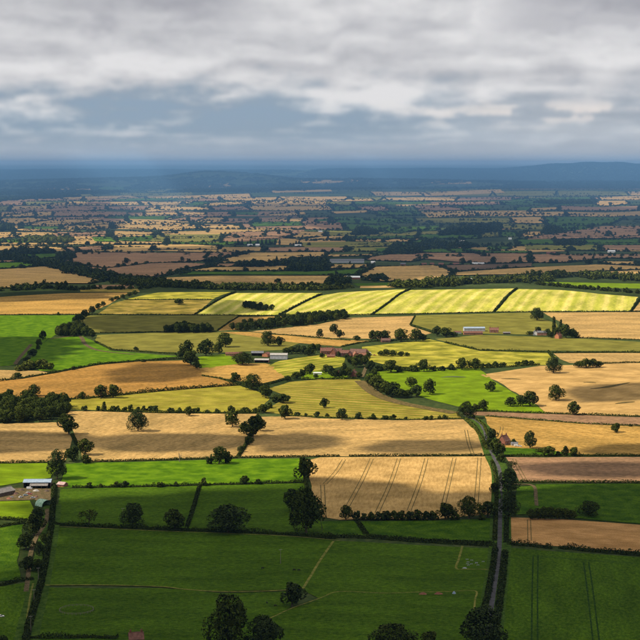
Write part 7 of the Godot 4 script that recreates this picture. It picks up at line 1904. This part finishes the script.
	[4,157.3,-2721,25.7,21.6,1,"sixth tree from the left in the row above the yellow-green field","trees in the row above the yellow-green field"],
	[0,169.1,-2727.1,16.6,12.6,0,"seventh tree from the left in the row above the yellow-green field","trees in the row above the yellow-green field"],
	[4,92.4,-2514.8,11.9,8.3,0,"first tree from the left in the short row inside the yellow-green field","trees in the short row inside the yellow-green field"],
	[4,99.8,-2509.6,15.2,11.6,0,"second tree from the left in the short row inside the yellow-green field","trees in the short row inside the yellow-green field"],
	[4,110.4,-2509.8,13.6,10,0,"third tree from the left in the short row inside the yellow-green field","trees in the short row inside the yellow-green field"],
	[5,122.5,-2509.9,13.6,8.3,0,"fourth tree from the left in the short row inside the yellow-green field","trees in the short row inside the yellow-green field"],
	[1,131.6,-2510,10.2,6.7,0,"fifth tree from the left in the short row inside the yellow-green field","trees in the short row inside the yellow-green field"],
	[0,197.6,-2805.8,17,18.6,4,"first tree from the left left of the red-roofed farm","trees left of the red-roofed farm"],
	[5,211.6,-2789.8,26.3,16.6,0,"second tree from the left left of the red-roofed farm","trees left of the red-roofed farm"],
	[4,225,-2790,15,9.2,0,"third tree from the left left of the red-roofed farm","trees left of the red-roofed farm"],
	[6,403.2,-3089.9,27.1,24.5,4,"lone round tree at the corner of the pale tan stubble",""],
	[9,397.6,-2827.9,11.4,33.7,1,"taller poplar beside the pink house",""],
	[9,410.3,-2828.6,9.5,28.1,4,"shorter poplar beside the pink house",""],
	[1,398.8,-2795.3,13.2,16.7,0,"fifth tree from the left around the pink house and poplars","trees around the pink house and poplars"],
	[1,411.7,-2779.9,24.4,23.9,0,"sixth tree from the left around the pink house and poplars","trees around the pink house and poplars"],
	[5,421.8,-2780.4,18.7,16.6,0,"seventh tree from the left around the pink house and poplars","trees around the pink house and poplars"],
	[3,388,-2827.4,15.2,11.2,4,"third tree from the left around the pink house and poplars","trees around the pink house and poplars"],
	[5,375.3,-2860.3,13.5,11.4,2,"second tree from the left around the pink house and poplars","trees around the pink house and poplars"],
	[2,357.2,-2826.1,15.2,7.5,1,"first tree from the left around the pink house and poplars","trees around the pink house and poplars"],
	[4,386.4,-2778.7,11.2,11,2,"fourth tree from the left around the pink house and poplars","trees around the pink house and poplars"],
	[2,428.5,-2780.7,15,11,4,"eighth tree from the left around the pink house and poplars","trees around the pink house and poplars"],
	[15,231.3,-2368.3,11.2,6.3,0,"first bush from the left in the low hedge above the tan stubble","bushes in the low hedge above the tan stubble"],
	[15,241.8,-2372.8,12.8,6.3,4,"second bush from the left in the low hedge above the tan stubble","bushes in the low hedge above the tan stubble"],
	[13,252.3,-2377.4,14.5,7.9,2,"third bush from the left in the low hedge above the tan stubble","bushes in the low hedge above the tan stubble"],
	[13,262.6,-2379.6,12.9,6.3,2,"fourth bush from the left in the low hedge above the tan stubble","bushes in the low hedge above the tan stubble"],
	[15,285.5,-2391.6,11.3,6.3,0,"fifth bush from the left in the low hedge above the tan stubble","bushes in the low hedge above the tan stubble"],
	[15,296.2,-2396.5,12.9,7.9,0,"sixth bush from the left in the low hedge above the tan stubble","bushes in the low hedge above the tan stubble"],
	[13,305.5,-2401.5,11.4,6.4,0,"seventh bush from the left in the low hedge above the tan stubble","bushes in the low hedge above the tan stubble"],
	[3,-571.3,-4912.1,24.4,19.4,2,"lone round tree in the big brown stubble field",""],
	[5,-837.6,-4671.4,12.5,10.5,2,"left of two small trees in the small green field",""],
	[3,-829.2,-4671.4,13.8,11.1,2,"right of two small trees in the small green field",""],
	[5,-371,-4652,15.6,12.3,2,"round tree at the bend of the far hedge",""],
	[4,-417,-5041.3,15.6,15.3,2,"tree on the far upper edge of the brown stubble",""],
	[3,-319.5,-4715.7,15.8,10.6,2,"bush-like tree right of the bend of the far hedge",""],
	[4,-278.4,-5340.9,16.5,15.5,2,"lone tree between the far brown and tan fields",""],
	[5,-124.9,-4527.1,10.3,9,2,"tiny tree on the far green strip",""],
	[1,-103.2,-4093.7,22,13.5,2,"dark tree on the tan field before the lit belt",""],
	[1,-171.6,-6991.4,18.7,16.6,2,"lone tree in the far purple-brown field",""],
	[2,508.6,-4903.9,23,22.6,2,"round tree left of the far brown field end",""],
	[1,416,-4852.6,22.8,22.4,2,"round tree beside the far red-roofed cottages",""],
	[1,619.8,-4956.7,16.6,19.6,2,"tree at the left of the far right brown field",""],
	[4,596.7,-4976.8,13.4,19.7,2,"thin tree in the far right brown field",""],
	[4,686.6,-4957.9,16.6,13.1,2,"left of two small trees on the far right field edge",""],
	[2,701.5,-4958.2,14.6,11.8,2,"right of two small trees on the far right field edge",""],
	[1,787,-4880.2,29.5,17.4,2,"broad tree on the far right field edge",""],
	[5,769.7,-5136.8,13.8,12.2,2,"small lone tree on the far right stubble",""],
	[4,-841.9,-6033.5,18.6,17.5,2,"small dark tree on the far lit strip at left",""],
	[2,-801.8,-6003.6,20.1,14.2,2,"next small dark tree on the far lit strip at left",""],
	[5,-999.5,-7558.1,25.3,16.9,2,"tree at the corner of a far tan field at left",""],
	[5,-608.1,-3851.6,13,14.2,2,"left of three small trees by the far belt",""],
	[3,-600.4,-3871,12,12.8,2,"middle of three small trees by the far belt",""],
	[4,-591.2,-3871.1,13,15.3,2,"right of three small trees by the far belt",""],
	[9,-298.5,-6079,10.6,24,2,"dark upright tree in the row before the far glasshouses","far row of upright trees"],
	[9,-284,-6079,10.6,24,2,"dark upright tree in the row before the far glasshouses","far row of upright trees"],
	[9,-253,-6079,10.6,24,2,"dark upright tree in the row before the far glasshouses","far row of upright trees"],
	[9,-225.7,-6079,10.6,24,2,"dark upright tree in the row before the far glasshouses","far row of upright trees"],
	[9,-211.2,-6079,10.6,24,2,"dark upright tree in the row before the far glasshouses","far row of upright trees"],
	[9,-196.6,-6079,10.6,24,2,"dark upright tree in the row before the far glasshouses","far row of upright trees"],
	[9,-182,-6079,10.6,24,2,"dark upright tree in the row before the far glasshouses","far row of upright trees"],
	[9,-163.8,-6079,10.6,24,2,"dark upright tree in the row before the far glasshouses","far row of upright trees"],
	[9,-147.4,-6079,10.6,24,2,"dark upright tree in the row before the far glasshouses","far row of upright trees"],
	[9,-124.8,-4786.7,12.9,31.6,2,"tall pointed tree at the far dark wood edge",""],
	[9,-86.3,-6003.6,12.1,19.8,2,"pointed tree beside the far white roof",""]
]
const CARS := [
	["car","pale blue car parked in the farmyard","car",-259.3,-1450.2,0.4,0.35,0.45,0.5,false],
	["van","white van parked under the barn front","van",-261.2,-1480.4,0.1,0.7,0.7,0.7,true],
	["car","white car at the left of the farmyard","car",-262.1,-1442.1,1.0,0.7,0.7,0.7,false],
	["car","red car in the farmyard beside the pale blue one","car",-256.7,-1456.6,-0.3,0.3,0.05,0.04,false],
	["car","grey car nearest the green sheeted store","car",-250.8,-1438.9,0.2,0.4,0.42,0.45,false],
	["car","white car left of the red one at the hamlet","car",77.7,-2527.8,0.2,0.75,0.75,0.75,false],
	["car","red car parked at the right end of the hamlet","car",82.9,-2519.9,0.1,0.5,0.05,0.04,false],
	["van","white van behind the parked white car at the hamlet","van",76.1,-2546.5,0.1,0.75,0.75,0.75,true],
	["van","white van parked beside the lone red house","van",204.8,-1721.5,0.15,0.75,0.75,0.75,true],
	["car","white car right of the van at the lone red house","car",208.2,-1720.2,-0.1,0.75,0.75,0.75,false],
	["car","white car on the grass at the left edge of the bottom pasture","car",-205.4,-1052.8,0.2,0.7,0.68,0.6,false]
]
const COWS := [
	[-41.3,-1181.1,0.5,"leftmost black cow grazing in the wide dark pasture"],
	[-18.5,-1176.3,2.8,"middle black cow of the three in the wide dark pasture"],
	[-15.1,-1175.1,0.2,"rightmost black cow of the three in the wide dark pasture"],
	[-35.2,-1085.7,1.9,"smaller-looking dark cow left of the small round tree"],
	[-29.4,-1078.1,0.3,"dark cow nearest the small round tree"]
]
const POLES := [
	[-28.8,-1197.6,11,0.3,"utility pole standing in the wide dark pasture"],
	[-196.2,-1141.6,11,0.2,"utility pole beside the tall drive hedge"],
	[-179.9,-1016.8,11,0.2,"utility pole at the bottom of the drive hedge"],
	[-189.7,-1085.7,10,0.2,"utility pole half way down the drive hedge"],
	[-161.9,-1351.1,10,0.2,"utility pole left of the round tree on the long hedge"]
]
const PEN := [-159,-1068.3,11.1]
const JUMPS := [
	[108.4,-1200.8,-0.28],
	[108.4,-1209.3,-0.02],
	[111.6,-1206.6,-0.17],
	[114.4,-1198.8,-0.43],
	[119.6,-1202.3,0.12],
	[107.8,-1191.1,0.39],
	[110.2,-1194.8,0.26],
	[114.1,-1197.2,0.28],
	[107.5,-1195.6,-0.32],
	[114.7,-1191.5,0.21]
]
const HEAPS := [
	{"name":"scrap_heap","label":"dark scrap heap left of the barn posts","category":"heap","x":-266.8,"z":-1474.6,"w":5.4,"d":4,"ridge":1.6,"mat":"timber"},
	{"name":"scrap_heap","label":"pale scrap heap in front of the barn lean-to","category":"heap","x":-253.7,"z":-1471.3,"w":6.3,"d":3.6,"ridge":1.5,"mat":"grey_sheet"},
	{"name":"scrap_heap","label":"brown scrap heap beside the sheeted store","category":"heap","x":-249.1,"z":-1444.2,"w":4.4,"d":3,"ridge":1.4,"mat":"brown_tile"},
	{"name":"scrap_heap","label":"dark scrap heap at the right end of the barn","category":"heap","x":-243.8,"z":-1470.7,"w":5.4,"d":3.4,"ridge":1.6,"mat":"timber"},
	{"name":"scrap_heap","label":"blue-grey scrap heap by the long old shed","category":"heap","x":-270.1,"z":-1443.7,"w":4,"d":3,"ridge":1.2,"mat":"slate"},
	{"name":"earth_heap","label":"left reddish earth heap in the near pasture","category":"heap","x":69.8,"z":-1110,"w":6.1,"d":3,"ridge":1.3,"mat":"brick"},
	{"name":"earth_heap","label":"right reddish earth heap in the near pasture","category":"heap","x":80.4,"z":-1110.5,"w":6.4,"d":3,"ridge":1.3,"mat":"brick"},
	{"name":"covered_load","label":"small load under a blue-grey sheet beside the earth heaps","category":"load","x":91,"z":-1111.6,"w":2.7,"d":2.4,"ridge":1.7,"mat":"blue_sheet"},
	{"name":"feed_trough","label":"pale low trough at the corner of the small paddock","category":"trough","x":104.4,"z":-1183.5,"w":4,"d":1.4,"ridge":0.9,"mat":"pale_block"},
	{"name":"rubble_heap","label":"brown rubble heap in the middle of the farmyard","category":"heap","x":-269.9,"z":-1457.1,"w":6.2,"d":5,"ridge":1.4,"mat":"brown_tile"},
	{"name":"rubble_heap","label":"second rubble heap by the farmyard cars","category":"heap","x":-259.5,"z":-1463.8,"w":5.3,"d":4,"ridge":1.3,"mat":"old_sheet"},
	{"name":"earth_heap","label":"bare earth heap at the left of the farmyard","category":"heap","x":-271.4,"z":-1436.6,"w":5.2,"d":4,"ridge":1.2,"mat":"brick"}
]
